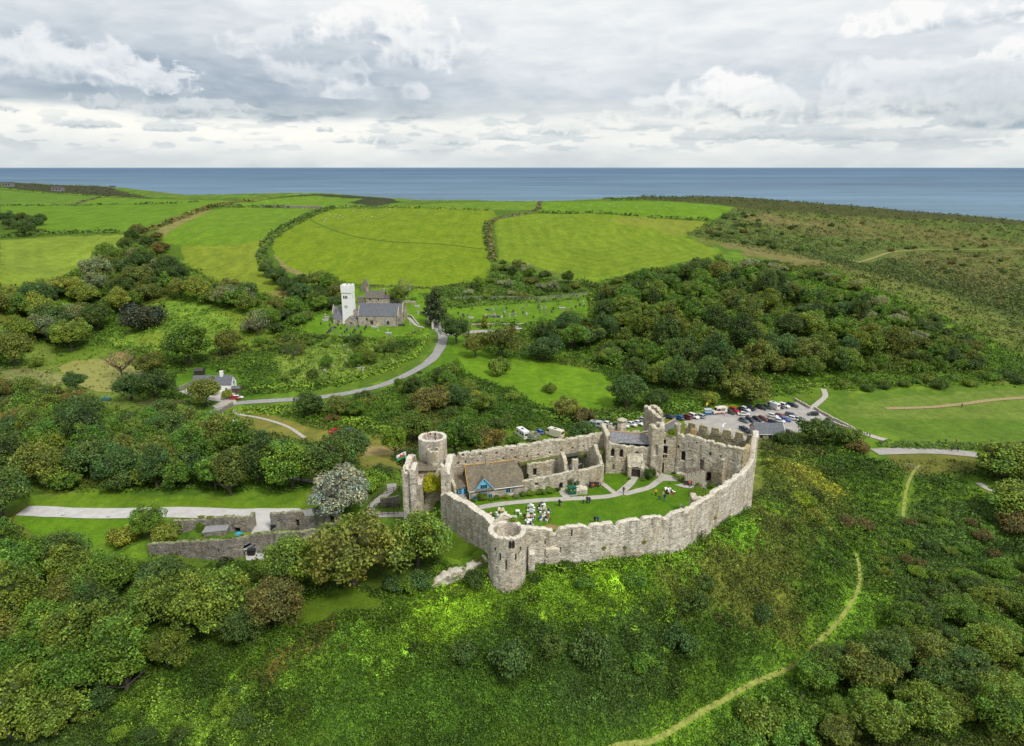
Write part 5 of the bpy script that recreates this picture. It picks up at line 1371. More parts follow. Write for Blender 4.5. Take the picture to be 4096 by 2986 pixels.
tw = ruin('round_tower', castle, circ(*CT, 3.45, 44), .95, 12.5, top=27.7, rag=.32, res=.24, closed=True, base_in=24.6, seed=3, batter=.35, lab='round corner tower with an open broken top',
 holes=[])
def tower_hole(parent, c, r, p, w, h, kind, name='window'):
 d = ray(p); a_ = d[0] ** 2 + d[1] ** 2; b_ = -2 * (d[0] * c[0] + d[1] * c[1]); c_ = c[0] ** 2 + c[1] ** 2 - r * r
 t = (-b_ - math.sqrt(max(b_ * b_ - 4 * a_ * c_, 0))) / (2 * a_)
 x, y, z = d[0] * t, d[1] * t, CAMZ + d[2] * t
 nx, ny = (x - c[0]) / r, (y - c[1]) / r
 bm = bmesh.new(); pts = arch_pts(w, h, kind)
 tx, ty = -ny, nx
 fr = [bm.verts.new((x + tx * a + nx * .16, y + ty * a + ny * .16, z - h / 2 + b)) for a, b in pts]
 bk = [bm.verts.new((x + tx * a - nx * .1, y + ty * a - ny * .1, z - h / 2 + b)) for a, b in pts]
 bm.faces.new(bk)
 n = len(pts)
 for i in range(n): bm.faces.new([fr[i], fr[(i + 1) % n], bk[(i + 1) % n], bk[i]])
 bm.faces.new(fr)
 bmesh.ops.recalc_face_normals(bm, faces=bm.faces)
 return obj(name, bm, DARK_HOLE, parent)
for p, w, h, k in [(Z1(1052,1221), .42, 1.35, 'round'), (Z1(1076,1220), .42, 1.35, 'round')]: tower_hole(tw, CT, 3.45, p, w, h, k)
for p, h in [(Z1(977,1315), 1.3), (Z1(1094,1315), 1.2), (Z1(1023,1377), 1.8), (Z1(938,1255), .6), (Z1(1130,1250), .6)]: tower_hole(tw, CT, 3.45, p, .16, h, 'rect', 'arrow_slit')
ruin('tower_floor', castle, circ(*CT, 2.55, 30), 2.2, 22, top=25.0, rag=.1, closed=True, res=.4, mats=IN, seed=4, bulge=.05)
ruin('tower_ledge', castle, [(CT[0] - 2.1, CT[1] + 2.6), (CT[0] - .4, CT[1] + 3.1), (CT[0] + 1.2, CT[1] + 2.9)], .8, 24, prof=[(0, 27.9), (1.4, 28.9), (2.6, 28.7), (3.4, 27.8)], rag=.4, seed=50)
o = bpy.data.objects.new('ivy', CROWNS['low'][2]); COL.objects.link(o); o.parent = castle; o.location = (CT[0] + 1.1, CT[1] + 2.6, 27.8); o.scale = (.8, .6, .9); o.color = (*TC['lime'], 1)
ruin('buttress', castle, [(3.0, 110.9), (4.2, 111.0)], 1.4, 13, prof=[Z1(1168,1275), Z1(1185,1262), Z1(1205,1300)], rag=.2, seed=5)
ruin('buttress', castle, [(6.2, 112.0), (8.8, 112.3)], 1.0, 14, prof=[Z1(1262,1262), Z1(1355,1262)], rag=.15, seed=6, holes=[(Z1(1320,1325), .5, .6, 'rect')])
bk = [ground(Z1(*q)) for q in ((445, 1592), (530, 1565), (600, 1535), (680, 1490), (790, 1425), (880, 1370))]
ruin('ruined_bank', castle, [q[:2] for q in bk], 1.8, gbase(1.5), prof=[(sum(math.dist(bk[i][:2], bk[i + 1][:2]) for i in range(k)), q[2] + (1.3, 2.0, 2.1, 1.5, 1.2, .9)[k]) for k, q in enumerate(bk)], rag=.5, seed=7, bulge=.3)
for k in range(9):
 f = k / 8 * 4.999; i = int(f); a_, b_ = bk[i], bk[i + 1]; t_ = f - i
 o = bpy.data.objects.new('wall_plants', CROWNS['low'][k % 5]); COL.objects.link(o); o.parent = castle; o.location = (a_[0] + (b_[0] - a_[0]) * t_, a_[1] + (b_[1] - a_[1]) * t_ + 1.0, a_[2] + 1.1); o.scale = (1.2, 1.0, .8); o.color = (*TC[['bright', 'yellowgreen', 'green'][k % 3]], 1)
KT = (-16.9, 137.2); KR = 3.0
kp = ruin('keep_tower', castle, circ(*KT, KR, 44), .8, 16, top=35.0, rag=.12, res=.28, closed=True, base_in=33.2, seed=8, lab='round keep tower with railed viewing floor inside its rim', mats=[STONE, DARK_HOLE])
b = bmesh.new(); poly(b, [(x, y, 33.6) for x, y in circ(*KT, 2.3, 30)]); bmesh.ops.recalc_face_normals(b, faces=b.faces)
if b.faces[:][0].normal.z < 0: bmesh.ops.reverse_faces(b, faces=b.faces[:])
obj('tower_floor', b, plain('lead_floor', (.42, .44, .47), .7, .1, 1), castle)
for p in [ZG(730,165), ZG(822,170), ZG(908,168), ZG(655,190), ZG(975,190)]:
 w = at_Y(p, KT[1] + 2.1); bm = bbox_bm(w[0] - .14, w[0] + .14, w[1] - .1, w[1] + .14, w[2] - .2, w[2] + .22); obj('loophole', bm, DARK_HOLE, kp)
ruin('stair_turret', castle, circ(*at_Y(ZG(790,470), 133.3)[:2], 1.35, 22), .4, 24, top=at_Y(ZG(785,460), 133)[2], rag=.3, closed=True, base_in=27, res=.22, seed=9, mats=IN)
GX = lambda p, Y: at_Y(p, Y)
gl = GX(ZG(207,830), 127.4); gt = gl[2]
xa = gl[0]; xb = GX(ZG(360,830), 127.4)[0]; xc = GX(ZG(455,830), 126.6)[0]; xd = GX(ZG(920,800), 127.2)[0]; xe = GX(ZG(1070,900), 127.2)[0]
ruin('gatehouse', castle, [(xa, 136.5), (xa, 127.4), (xb, 127.4)], 1.2, 14, prof=[(0, gt - .2), (7, gt - .2), (9.1, gt), (10, gt), (11.5, gt - .1)], rag=.35, cren=(2.4, .9, .8, 0), seed=10, res=.25,
 holes=[(ZG(242,1115), .14, 1.0, 'rect'), (ZG(312,1112), .14, .5, 'rect'), (ZG(270,1275), .14, .9, 'rect')], lab='square gatehouse, front broken open, ivy inside')
ruin('broken_pier', castle, [(xb, 126.8), (xc, 126.8)], 4.0, 14, prof=[ZG(362,820), ZG(400,805), ZG(450,840)], rag=.4, seed=11, bulge=.22)
ruin('broken_pier', castle, [(xc - .05, 127.6), (xc + 1.0, 127.6)], 3.0, 14, prof=[ZG(455,1000), ZG(490,1020), ZG(515,1090), ZG(525,1100)], rag=.5, seed=12, bulge=.22)
gb = ruin('gatehouse', castle, [(xc - .4, 131.2), (xd + .4, 131.2)], 1.2, 14, prof=[ZG(440,880), ZG(600,850), ZG(850,840), ZG(930,820)], rag=.25, seed=13, mats=IN,
 holes=[(ZG(570,1310), 1.3, 3.4, 'round', 'doorway'), (ZG(535,1125), .25, .6, 'rect')], lab='inner back wall of the gatehouse')
ruin('gatehouse', castle, [(xd, 127.0), (xe, 127.0), (xe + .4, 134.5)], 1.3, 16, prof=[ZG(915,735), ZG(980,790), ZG(1068,900), (2.6, GX(ZG(1068,890), 127)[2]), (9.5, GX(ZG(1068,890), 127)[2] + 1.0)], rag=.3, seed=14, holes=[(ZG(1000,1090), .14, .7, 'rect')])
ruin('gatehouse', castle, [(xa + .4, 136.6), (xd + .6, 136.6)], .8, 24, top=GX(ZG(500,560), 136.6)[2], rag=.2, cren=(2.9, 1.0, 1.4, 1.7), seed=15)
zr0 = GX(ZG(440,835), 130.6); zr1 = GX(ZG(850,825), 130.8); zr2 = GX(ZG(850,662), 134.4); zr3 = GX(ZG(475,682), 134.4); zr4 = GX(ZG(312,710), 134.4); zr5 = GX(ZG(320,825), 130.6)
slab('roof', [zr0, zr1, zr2, zr3], TILE, castle)
slab('roof', [zr5, zr0, (zr3[0], zr3[1], zr3[2] - .01), zr4], SLATE, castle)
b = bmesh.new(); tube(b, [(zr0[0], zr0[1], zr0[2] + .06), (zr3[0], zr3[1], zr3[2] + .06)], .16, 6); obj('roof_ridge', b, STONE_CH, castle)
iv = GX(ZG(760,1060), 130.4)
o = bpy.data.objects.new('ivy', CROWNS['round'][2]); COL.objects.link(o); o.parent = castle; o.location = (iv[0], iv[1] - .2, iv[2] - 2.6); o.scale = (2.4, 1.3, 3.1); o.color = (.52, .53, .02, 1)
o = bpy.data.objects.new('ivy', CROWNS['round'][3]); COL.objects.link(o); o.parent = castle; o.location = (xd - .1, 129.2, iv[2] - .6); o.scale = (.6, 1.4, 2.6); o.color = (.5, .5, .02, 1)
ruin('ruined_stub', castle, [GX(Z1(690,905), 122.5)[:2], GX(Z1(728,930), 121.5)[:2]], .9, 21, prof=[Z1(685,880), Z1(725,905)], rag=.4, seed=16, mats=IN)
ruin('ruined_stub', castle, [GX(Z1(740,960), 120.2)[:2], GX(Z1(800,970), 119.6)[:2]], .9, 21, prof=[Z1(745,935), Z1(800,940)], rag=.4, seed=17)
ruin('ruined_stub', castle, [GX(Z1(800,1005), 118.3)[:2], GX(Z1(872,1020), 117.6)[:2]], .9, 21, prof=[Z1(810,985), Z1(870,1000)], rag=.4, seed=18)
ruin('ruined_stub', castle, [GX(Z1(580,660), 134.5)[:2], GX(Z1(612,670), 134.8)[:2]], .9, 21, prof=[Z1(578,605), Z1(610,620)], rag=.5, seed=19, mats=IN)
ruin('ruined_stub', castle, [GX(Z1(582,720), 131)[:2], GX(Z1(612,760), 129)[:2]], .6, 21, prof=[Z1(580,705), Z1(612,770)], rag=.2, seed=20, mats=IN)
BACK = [(-13.6, 136.8), (0, 141.4), (12, 145.3), (21.6, 148.6)]
ruin('curtain_wall', castle, BACK, 1.3, 18, rag=.3, res=.27, seed=21, mats=IN, lab='long back wall pierced by rows of small loopholes',
 prof=[Z1(578,548), Z1(630,530), Z1(640,560), Z1(650,545), Z1(655,520), Z1(748,512), Z1(752,530), Z1(760,510), Z1(875,495), Z1(880,512), Z1(890,488), Z1(1000,478), Z1(1006,495), Z1(1015,470), Z1(1105,462), Z1(1110,480), Z1(1120,455), Z1(1220,445), Z1(1228,462), Z1(1235,440), Z1(1300,432), Z1(1310,450), Z1(1318,428), Z1(1400,415), Z1(1480,412), Z1(1488,425), Z1(1500,405), Z1(1570,400), Z1(1585,390), Z1(1680,385), Z1(1690,375), Z1(1785,362)],
 holes=[(Z1(686,530), .5, .6, 'rect'), (Z1(820,522), .5, .6, 'rect'), (Z1(945,512), .5, .6, 'rect'), (Z1(1065,490), .5, .6, 'rect'), (Z1(706,583), .4, .8, 'round'), (Z1(800,575), .35, .6, 'rect'), (Z1(648,590), .35, .8, 'rect'), (Z1(997,557), .5, .6, 'rect'), (Z1(1092,548), .5, .6, 'rect'), (Z1(1183,540), .5, .6, 'rect'),
 (Z1(1272,527), .5, .6, 'rect'), (Z1(1360,510), .5, .6, 'rect'), (Z1(1450,492), .5, .6, 'rect'), (Z1(1538,474), .5, .6, 'rect'), (Z1(1622,458), .5, .6, 'rect'), (Z1(1710,440), .5, .6, 'rect')])
slab('wall_walk', [at_Y(Z1(1100,600), 140.9), at_Y(Z1(1785,500), 145.4), at_Y(Z1(1785,470), 147.4), at_Y(Z1(1100,580), 142.6)], plain('turf_cap', (.11, .13, .03), .95, .3, 1.5), castle, .5)
ruin('garden_wall', castle, [(2.2, 134.4), (10.4, 136.3), (13.4, 137.0)], .8, W_ - .5, prof=[Z1(1150,735), Z1(1230,715), Z1(1300,702), Z1(1420,682), Z1(1530,655)], rag=.2, seed=22, mats=IN, holes=[(Z1(1258,755), .8, .7, 'rect'), (Z1(1447,765), .9, 1.5, 'round', 'doorway')])
ruin('ruined_range', castle, [(3.4, 140.2), (11.2, 142.2)], .8, W_ - .5, prof=[Z1(1125,610), Z1(1250,595), Z1(1385,572)], rag=.3, seed=23, mats=IN, holes=[(Z1(1245,660), .9, 1.7, 'rect', 'window'), (Z1(1150,700), .8, 1.3, 'round')])
ruin('ruined_gable', castle, [(9.9, 144.0), (10.7, 140.2), (11.8, 137.6)], .9, W_ - .5, prof=[(0, 26.6), (2.0, 28.4), (3.6, 29.9), (4.8, 29.2), (5.8, 27.2), (6.6, 26.2)], rag=.5, seed=24, mats=IN)
ruin('ruined_range', castle, [(14.2, 137.6), (19.6, 138.7), (19.9, 141)], .9, W_ - .5, prof=[Z1(1590,650), Z1(1650,640), Z1(1750,612), (8, 27.9)], rag=.2, seed=25, mats=IN)
ruin('ruined_gable', castle, [(19.4, 138.7), (18.0, 141.6), (16.4, 145.6)][::-1], .8, W_ - .5, prof=[(0, 27.4), (2.2, 29.5), (4.2, 31.2), (5.2, 30.6), (7.4, 27.8)], rag=.55, seed=26, mats=IN)
ruin('chimney_stack', castle, [(13.1, 137.2), (14.3, 137.4)], 1.1, W_ - .5, top=at_Y(Z1(1560,565), 137.4)[2], rag=.25, seed=27, mats=IN)
slab('shed_roof', [at_Y(Z1(1458,545), 141), at_Y(Z1(1600,525), 142.5), at_Y(Z1(1600,505), 144.5), at_Y(Z1(1455,528), 143)], plain('bitumen', (.06, .06, .06), .8, .2, 1), castle)
slab('shed_roof', [at_Y(Z1(1488,628), 139), at_Y(Z1(1530,640), 138.6), at_Y(Z1(1610,590), 141.5), at_Y(Z1(1540,590), 141.8)], SLATE, castle)
ruin('stone_base', castle, [at_z(Z1(1560,838), W_)[:2], at_z(Z1(1650,832), W_)[:2], at_z(Z1(1650,808), W_)[:2]], 2.4, W_ - .6, top=W_ + 1.1, rag=.25, seed=28)
o = bpy.data.objects.new('turf_bank', CROWNS['low'][0]); COL.objects.link(o); o.parent = castle; w = at_z(Z1(1500,790), W_); o.location = (w[0] + .6, w[1] + 1.0, W_ - .3); o.scale = (1.9, 1.6, 3.0); o.color = (.075, .11, .016, 1)
hb = ruin('hall', castle, [(21.0, 152.5), (21.2, 144.6), (31.4, 144.8)], 1.0, W_ - .5, prof=[(0, 32), (7.9, at_Y(Z2(378,440), 144.6)[2]), (8.3, at_Y(Z2(395,470), 144.6)[2]), (9.3, at_Y(Z2(430,505), 144.6)[2]), (12, at_Y(Z2(540,520), 144.7)[2]), (16, at_Y(Z2(680,535), 144.7)[2]), (18.1, at_Y(Z2(780,540), 144.7)[2])],
 rag=.25, seed=29, mats=IN, res=.24, lab='tall hall front with arched windows and upper doorway',
 holes=[(Z2(443,577), .85, 2.0, 'pointed', 'window'), (Z2(520,584), .85, 2.0, 'pointed', 'window'), (Z2(449,706), .3, 1.3, 'rect'), (Z2(563,720), .3, 1.1, 'rect'), (Z2(655,614), 1.15, 2.4, 'pointed', ('door', plain('blue_door', (.05, .12, .19), .6, .2))), (Z2(720,700), .3, .6, 'rect')])
r0 = at_Y(Z2(400,482), 145.6); r1 = at_Y(Z2(772,502), 145.6); r2 = at_Y(Z2(768,412), 149.6); r3 = at_Y(Z2(402,386), 149.4)
slab('roof', [r0, r1, r2, r3], SLATE_L, castle)
slab('roof', [r3, r2, (r2[0], 153.2, r2[2] - 2), (r3[0], 153.2, r3[2] - 2)], SLATE, castle)
b = bmesh.new(); tube(b, [(r3[0], r3[1], r3[2] + .05), (r2[0], r2[1], r2[2] + .05)], .14, 6); obj('roof_ridge', b, plain('clay_ridge', (.42, .27, .15), .8, .2), castle)
ruin('hall', castle, [(32.5, 152), (21.0, 152.5)], .8, 20, top=30.5, rag=.3, cren=(2.2, .7, .8, .2), seed=30, mats=IN)
ruin('hall_parapet', castle, [at_Y(Z2(400,370), 151.5)[:2], at_Y(Z2(468,372), 151.5)[:2]], .8, 28, top=at_Y(Z2(430,342), 151.5)[2], rag=.25, seed=31, mats=IN, cren=(1.5, .5, .6, .4))
w0 = at_Y(Z2(521,378), 151.2); w1 = at_Y(Z2(521,296), 151.2); w2 = at_Y(Z2(521,272), 151.2)
b = bmesh.new(); tube(b, [(w0[0], w0[1], w0[2] - 1.2), (w0[0], w0[1], w0[2]), (w0[0], w0[1], w1[2]), ], [1.35, 1.1, .95], 14)
tube(b, [(w0[0], w0[1], w1[2]), (w0[0], w0[1], w1[2] + .35), (w0[0], w0[1], w1[2] + .4), (w0[0], w0[1], w2[2])], [1.15, 1.15, .7, .5], 14); obj('chimney', b, STONE_IN, castle, True)
zt_ = at_Y(Z2(820,362), 144)[2]
ruin('stair_tower', castle, [(31.2, 148), (31.2, 143.9), (34.0, 144.0), (34.4, 147)], 1.0, W_ - .5, prof=[(0, zt_ - .5), (3.2, zt_ + .3), (4.2, zt_), (6.9, zt_ - .4), (8.5, zt_ + .7), (9.8, zt_)], rag=.35, seed=32, mats=IN, holes=[(Z2(822,555), 1.0, 2.6, 'round', ('niche', STONE_IN)), (Z2(821,588), .14, .6, 'rect')])
ruin('gate_bay', castle, [(34.2, 145.0), (37.2, 144.4)], 1.0, W_ - .5, prof=[Z2(866,400), Z2(900,405), Z2(940,440)], rag=.25, seed=33, mats=IN,
 holes=[(Z2(889,482), .36, 1.15, 'round', 'window'), (Z2(905,482), .36, 1.15, 'round', 'window'), (Z2(900,553), 1.2, 1.9, 'rect', 'window'), (Z2(889,611), .36, .8, 'round', 'window'), (Z2(911,611), .36, .8, 'round', 'window'), (Z2(866,716), .8, 2.9, 'round', 'doorway')])
b = bmesh.new(); q0 = at_z(Z2(936,752), W_); tube(b, [(q0[0], q0[1] - .1, W_ - .2), (q0[0], q0[1] - .05, W_ + 4.5), (q0[0], q0[1], at_Y(Z2(936,450), q0[1])[2])], [.3, .27, .22], 8); obj('rib', b, plain('ochre_stone', (.34, .24, .11), .9, .3, 2), castle)
pb0 = at_z(Z2(573,790), W_); pb1 = at_z(Z2(728,805), W_)
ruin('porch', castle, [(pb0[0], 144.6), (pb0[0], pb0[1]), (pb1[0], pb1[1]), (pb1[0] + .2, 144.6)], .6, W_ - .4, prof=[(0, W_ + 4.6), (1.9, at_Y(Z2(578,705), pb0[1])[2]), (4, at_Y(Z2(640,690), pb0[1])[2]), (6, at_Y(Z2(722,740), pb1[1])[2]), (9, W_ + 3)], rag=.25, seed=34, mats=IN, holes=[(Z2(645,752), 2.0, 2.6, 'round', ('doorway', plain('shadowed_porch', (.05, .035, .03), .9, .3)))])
slab('porch_roof', [(pb0[0] + .3, pb0[1] + .4, at_Y(Z2(600,700), pb0[1])[2] - .4), (pb1[0] - .3, pb1[1] + .4, at_Y(Z2(640,700), pb0[1])[2] - .5), (pb1[0] - .3, 144.5, W_ + 5.0), (pb0[0] + .3, 144.5, W_ + 5.0)], STONE_IN, castle, .2)
bm = bmesh.new(); sA = at_Y(Z2(690,655), 143.6); sB = at_z(Z2(845,768), W_)
for k in range(13):
 f = k / 12; box(bm, sA[0] + (sB[0] - sA[0]) * f - .2, sA[0] + (sB[0] - sA[0]) * f + .25, 142.9, 144.5, W_ - .3, sA[2] - .6 + (W_ + .15 - sA[2] + .6) * f)
obj('stair', bm, STONE_IN, castle)
bm = bmesh.new(); tube(bm, [(sA[0], 142.9, sA[2] + .5), (sB[0], 142.9, W_ + 1.1)], .06, 5)
for k in range(5):
 f = k / 4; X = sA[0] + (sB[0] - sA[0]) * f; zz = sA[2] - .6 + (W_ + .15 - sA[2] + .6) * f; tube(bm, [(X, 142.92, zz), (X, 142.92, zz + 1.05)], .045, 5)
obj('handrail', bm, DARKWOOD, castle)
FA0, FA1 = (37.0, 144.3), (49.4, 136.7)
ha = ruin('west_range', castle, [FA0, FA1], 1.0, W_ - .5, prof=[Z2(945,408), Z2(1010,408), Z2(1020,418), Z2(1060,418), Z2(1066,432), Z2(1080,432), Z2(1084,418), Z2(1200,448), Z2(1250,468), Z2(1262,490), Z2(1275,475), Z2(1330,488), Z2(1340,510), Z2(1352,495), Z2(1420,512), Z2(1432,535), Z2(1446,518), Z2(1520,535), Z2(1590,545)], rag=.25, seed=35, mats=IN, res=.24,
 lab='long ward front of far range, with a pitted face',
 holes=[(Z2(1062,605), 1.0, 2.3, 'round', 'window'), (Z2(1225,683), .9, 2.6, 'rect', ('doorway', plain('grey_reveal', (.16, .15, .13), .9, .2))), (Z2(1288,790), 1.0, 2.4, 'round', 'doorway'), (Z2(1300,590), .5, .8, 'rect'), (Z2(1245,630), .35, .4, 'rect'), (Z2(1390,610), .35, .5, 'rect'), (Z2(1020,525), .4, .7, 'rect'), (Z2(1180,490), .35, .35, 'rect'),
 (Z2(1120,560), .3, .3, 'rect'), (Z2(1440,600), .25, .3, 'rect'), (Z2(1500,650), .3, .4, 'rect'), (Z2(1140,640), .25, .3, 'rect'), (Z2(980,590), .3, .4, 'rect')])
wc = at_Y(Z2(1712,445), 143.2)
ruin('west_range', castle, [FA1, (54.3, 142.8)], 1.0, 20, prof=[(0, at_Y(Z2(1592,548), 136.7)[2]), (3, 31.7), (7.4, wc[2])], rag=.2, cren=(2.6, .8, 1.1, .4), seed=36, mats=[mat_stone('yellow_lichen_stone', (.44, .38, .26), (.36, .29, .16), lichen=(.56, .48, .26), ochre=.7, moss=.3), DARK_HOLE])
OUT = [(40.8, 152.6), (54.4, 143.3)]
YL = [mat_stone('lichen_merlon_stone', (.40, .37, .28), (.33, .30, .20), lichen=(.48, .46, .24), ochre=.45, moss=.6), DARK_HOLE]
ruin('parapet', castle, OUT, .8, 20, prof=[Z2(1095,308), Z2(1160,325), Z2(1400,372), Z2(1560,402), Z2(1712,440)], rag=.14, cren=(2.75, .95, 1.5, .3), seed=37, mats=YL, lab='crenellated outer parapet with yellow lichen')
slab('roof_walk', [(38.2, 144.6, 29.3), (49.2, 137.8, 29.2), (53.6, 142.6, 29.6), (41.4, 151.2, 30.0)], plain('turf_roof', (.085, .11, .025), .95, .35, 1.5), castle, .3)
rg = np.random.default_rng(5)
for k in range(26):
 a, b_ = rg.random(), rg.random() * .8 + .15
 X = 38.2 + 11 * a + b_ * 3.6; Yy = 144.6 - 6.8 * a + b_ * 5.4
 o = bpy.data.objects.new('wall_plants', CROWNS['low'][k % 5]); COL.objects.link(o); o.parent = castle; o.location = (X, Yy, 29.3); s = rg.uniform(.6, 1.2); o.scale = (s, s, s * .7); o.color = (*TC[['green', 'dark', 'olive', 'bronze'][k % 4]], 1)
cw = at_Y(Z2(1152,372), 143.6); ruin('chimney', castle, [(cw[0] - .45, 143.7), (cw[0] + .45, 143.2)], .9, 27, top=cw[2], rag=.08, seed=38, mats=[plain('ochre_stone', (.34, .24, .11)), DARK_HOLE], bulge=.03)
tq = at_Y(Z2(1015,325), 146.5); ruin('turret', castle, circ(tq[0], tq[1], .75, 16), .3, 27, top=tq[2], rag=.25, closed=True, base_in=29, seed=39, mats=IN)
o = bpy.data.objects.new('wall_plants', CROWNS['round'][1]); COL.objects.link(o); o.parent = castle; w = at_Y(Z2(965,405), 144.8); o.location = (w[0], w[1], w[2] - .8); o.scale = (.95, .9, 1.3); o.color = (.22, .30, .02, 1)
a0 = at_Y(Z2(862,352), 147.2); a1 = at_Y(Z2(992,281), 153.0); a2 = at_Y(Z2(1056,326), 153.0); a3 = at_Y(Z2(936,404), 146.8)
slab('roof', [a0, a3, a2, a1], SLATE, castle)
b = bmesh.new(); tube(b, [(a0[0], a0[1], a0[2] + .05), (a1[0], a1[1], a1[2] + .05)], .2, 6); obj('roof_ridge', b, plain('clay_ridge', (.42, .27, .15)), castle)
T0 = at_Y(Z2(720,180), 154.5); T1 = at_Y(Z2(872,290), 149.5)
ruin('tall_ruin', castle, [T0[:2], at_Y(Z2(800,230), 152)[:2], T1[:2]], 1.1, 20, prof=[Z2(720,176), Z2(750,172), Z2(752,190), Z2(762,205), Z2(790,215), Z2(798,240), Z2(820,245), Z2(840,265), Z2(872,275)], rag=.45, seed=40, mats=IN, lab='tallest broken tower, leaning fins of masonry')
ruin('tall_ruin', castle, [at_Y(Z2(770,175), 156.5)[:2], at_Y(Z2(862,225), 153.2)[:2]], 1.0, 20, prof=[Z2(768,170), Z2(800,168), Z2(835,190), Z2(862,232)], rag=.45, seed=41, mats=IN)
ruin('tall_ruin', castle, [at_Y(Z2(718,200), 158)[:2], T0[:2]], 1.0, 20, top=T0[2] - .6, rag=.5, seed=42, mats=IN)
ruin('ruined_stub', castle, [at_Y(Z2(775,370), 149)[:2], at_Y(Z2(870,360), 147.5)[:2]], 1.2, 24, prof=[Z2(775,335), Z2(800,345), Z2(812,325), Z2(865,318), Z2(880,345)], rag=.4, seed=43, mats=IN)
ruin('ruined_stub', castle, [at_z(Z2(1306, 850), W_)[:2], at_z(Z2(1398, 888), W_)[:2]], 1.4, W_ - .5, prof=[Z2(1303, 722), Z2(1330, 712), Z2(1360, 715), Z2(1378, 660), Z2(1390, 630), Z2(1402, 640)], rag=.4, seed=44, mats=IN, bulge=.25)
ruin('terrace_wall', castle, [at_z(Z2(1000,815), W_)[:2], at_z(Z2(1120,845), W_)[:2], at_z(Z2(1240,825), W_)[:2]], 1.4, W_ - .4, top=W_ + 1.5, rag=.2, seed=46, mats=IN)
bm = bmesh.new(); s0 = at_Y(Z2(1090,775), 139.8); s1 = at_Y(Z2(1230,722), 140.3)
for k in range(9):
 f = k / 8; X = s0[0] + (s1[0] - s0[0]) * f; box(bm, X - .3, X + .35, 138.9 - f * .4, 140.6 - f * .9, W_ - .2, s0[2] + (s1[2] - s0[2]) * f)
obj('stair', bm, plain('pale_step', (.42, .38, .31), .9, .2, 2), castle)
bm = bmesh.new()
for yy in (138.9, 140.2):
 tube(bm, [(s0[0], yy, s0[2] + 1.0), (s1[0], yy - .4, s1[2] + 1.0)], .06, 5); tube(bm, [(s0[0], yy, s0[2] + .55), (s1[0], yy - .4, s1[2] + .55)], .04, 5)
 for k in range(5):
  f = k / 4; tube(bm, [(s0[0] + (s1[0] - s0[0]) * f, yy - .4 * f, s0[2] + (s1[2] - s0[2]) * f - .1), (s0[0] + (s1[0] - s0[0]) * f, yy - .4 * f, s0[2] + (s1[2] - s0[2]) * f + 1.05)], .05, 5)
obj('handrail', bm, WOOD, castle)
tb = at_Y(Z2(1185,955), 124.6)
ruin('ruined_turret', castle, [(tb[0] - 1.1, 125.8), (tb[0] - 1.2, 123.4), (tb[0] + 1.2, 122.8)], 1.1, W_ - .4, top=tb[2], rag=.3, seed=47, mats=IN)
slab('wall_walk', [at_Y(Z2(1575,735), 138.6), at_Y(Z2(1640,700), 138.9), at_Y(Z2(1640,650), 141.4), at_Y(Z2(1580,690), 140.4)], STONE, castle, .6)
fp = at_Y(ZG(293,660), 131.0); ft = at_Y(ZG(291,482), 131.0)
bm = bmesh.new(); tube(bm, [(fp[0], fp[1], fp[2] - 2.5), (fp[0], fp[1], ft[2])], [.07, .05], 6); obj('flagpole', bm, WHITE, (fl := thing('flag', 'white and green flag with red emblem flying from the gatehouse', 'flag')))
FWm = plain('flag_white', (.8, .8, .8)); FG = plain('flag_green', (.01, .30, .10)); FR = plain('flag_red', (.55, .02, .03))
bm = bmesh.new()
def fpt(u, v, off=0):
 return (fp[0] - u * 1.9, fp[1] + .18 * math.sin(u * 5) * u + off, ft[2] - 1.35 + v * 1.3 - u * .75 + .06 * math.sin(u * 6))
for i in range(8):
 for j in range(4):
  poly(bm, [fpt(i / 8, j / 4), fpt((i + 1) / 8, j / 4), fpt((i + 1) / 8, (j + 1) / 4), fpt(i / 8, (j + 1) / 4)], 0 if j >= 2 else 1)
cl = obj('flag_cloth', bm, [FWm, FG], fl)
bm = bmesh.new()
dr = [[(.25,.42),(.75,.40),(.78,.58),(.55,.66),(.28,.58)], [(.22,.55),(.36,.58),(.34,.80),(.20,.84),(.14,.74)], [(.45,.6),(.62,.6),(.66,.9),(.52,.78)], [(.28,.2),(.36,.2),(.40,.45),(.30,.45)], [(.62,.18),(.70,.18),(.74,.44),(.64,.44)], [(.74,.5),(.9,.62),(.86,.82),(.82,.66)]]
for pg in dr:
 for off in (-.02, .02):
  poly(bm, [fpt(u, v, off) for u, v in pg])
obj('emblem', bm, FR, cl)
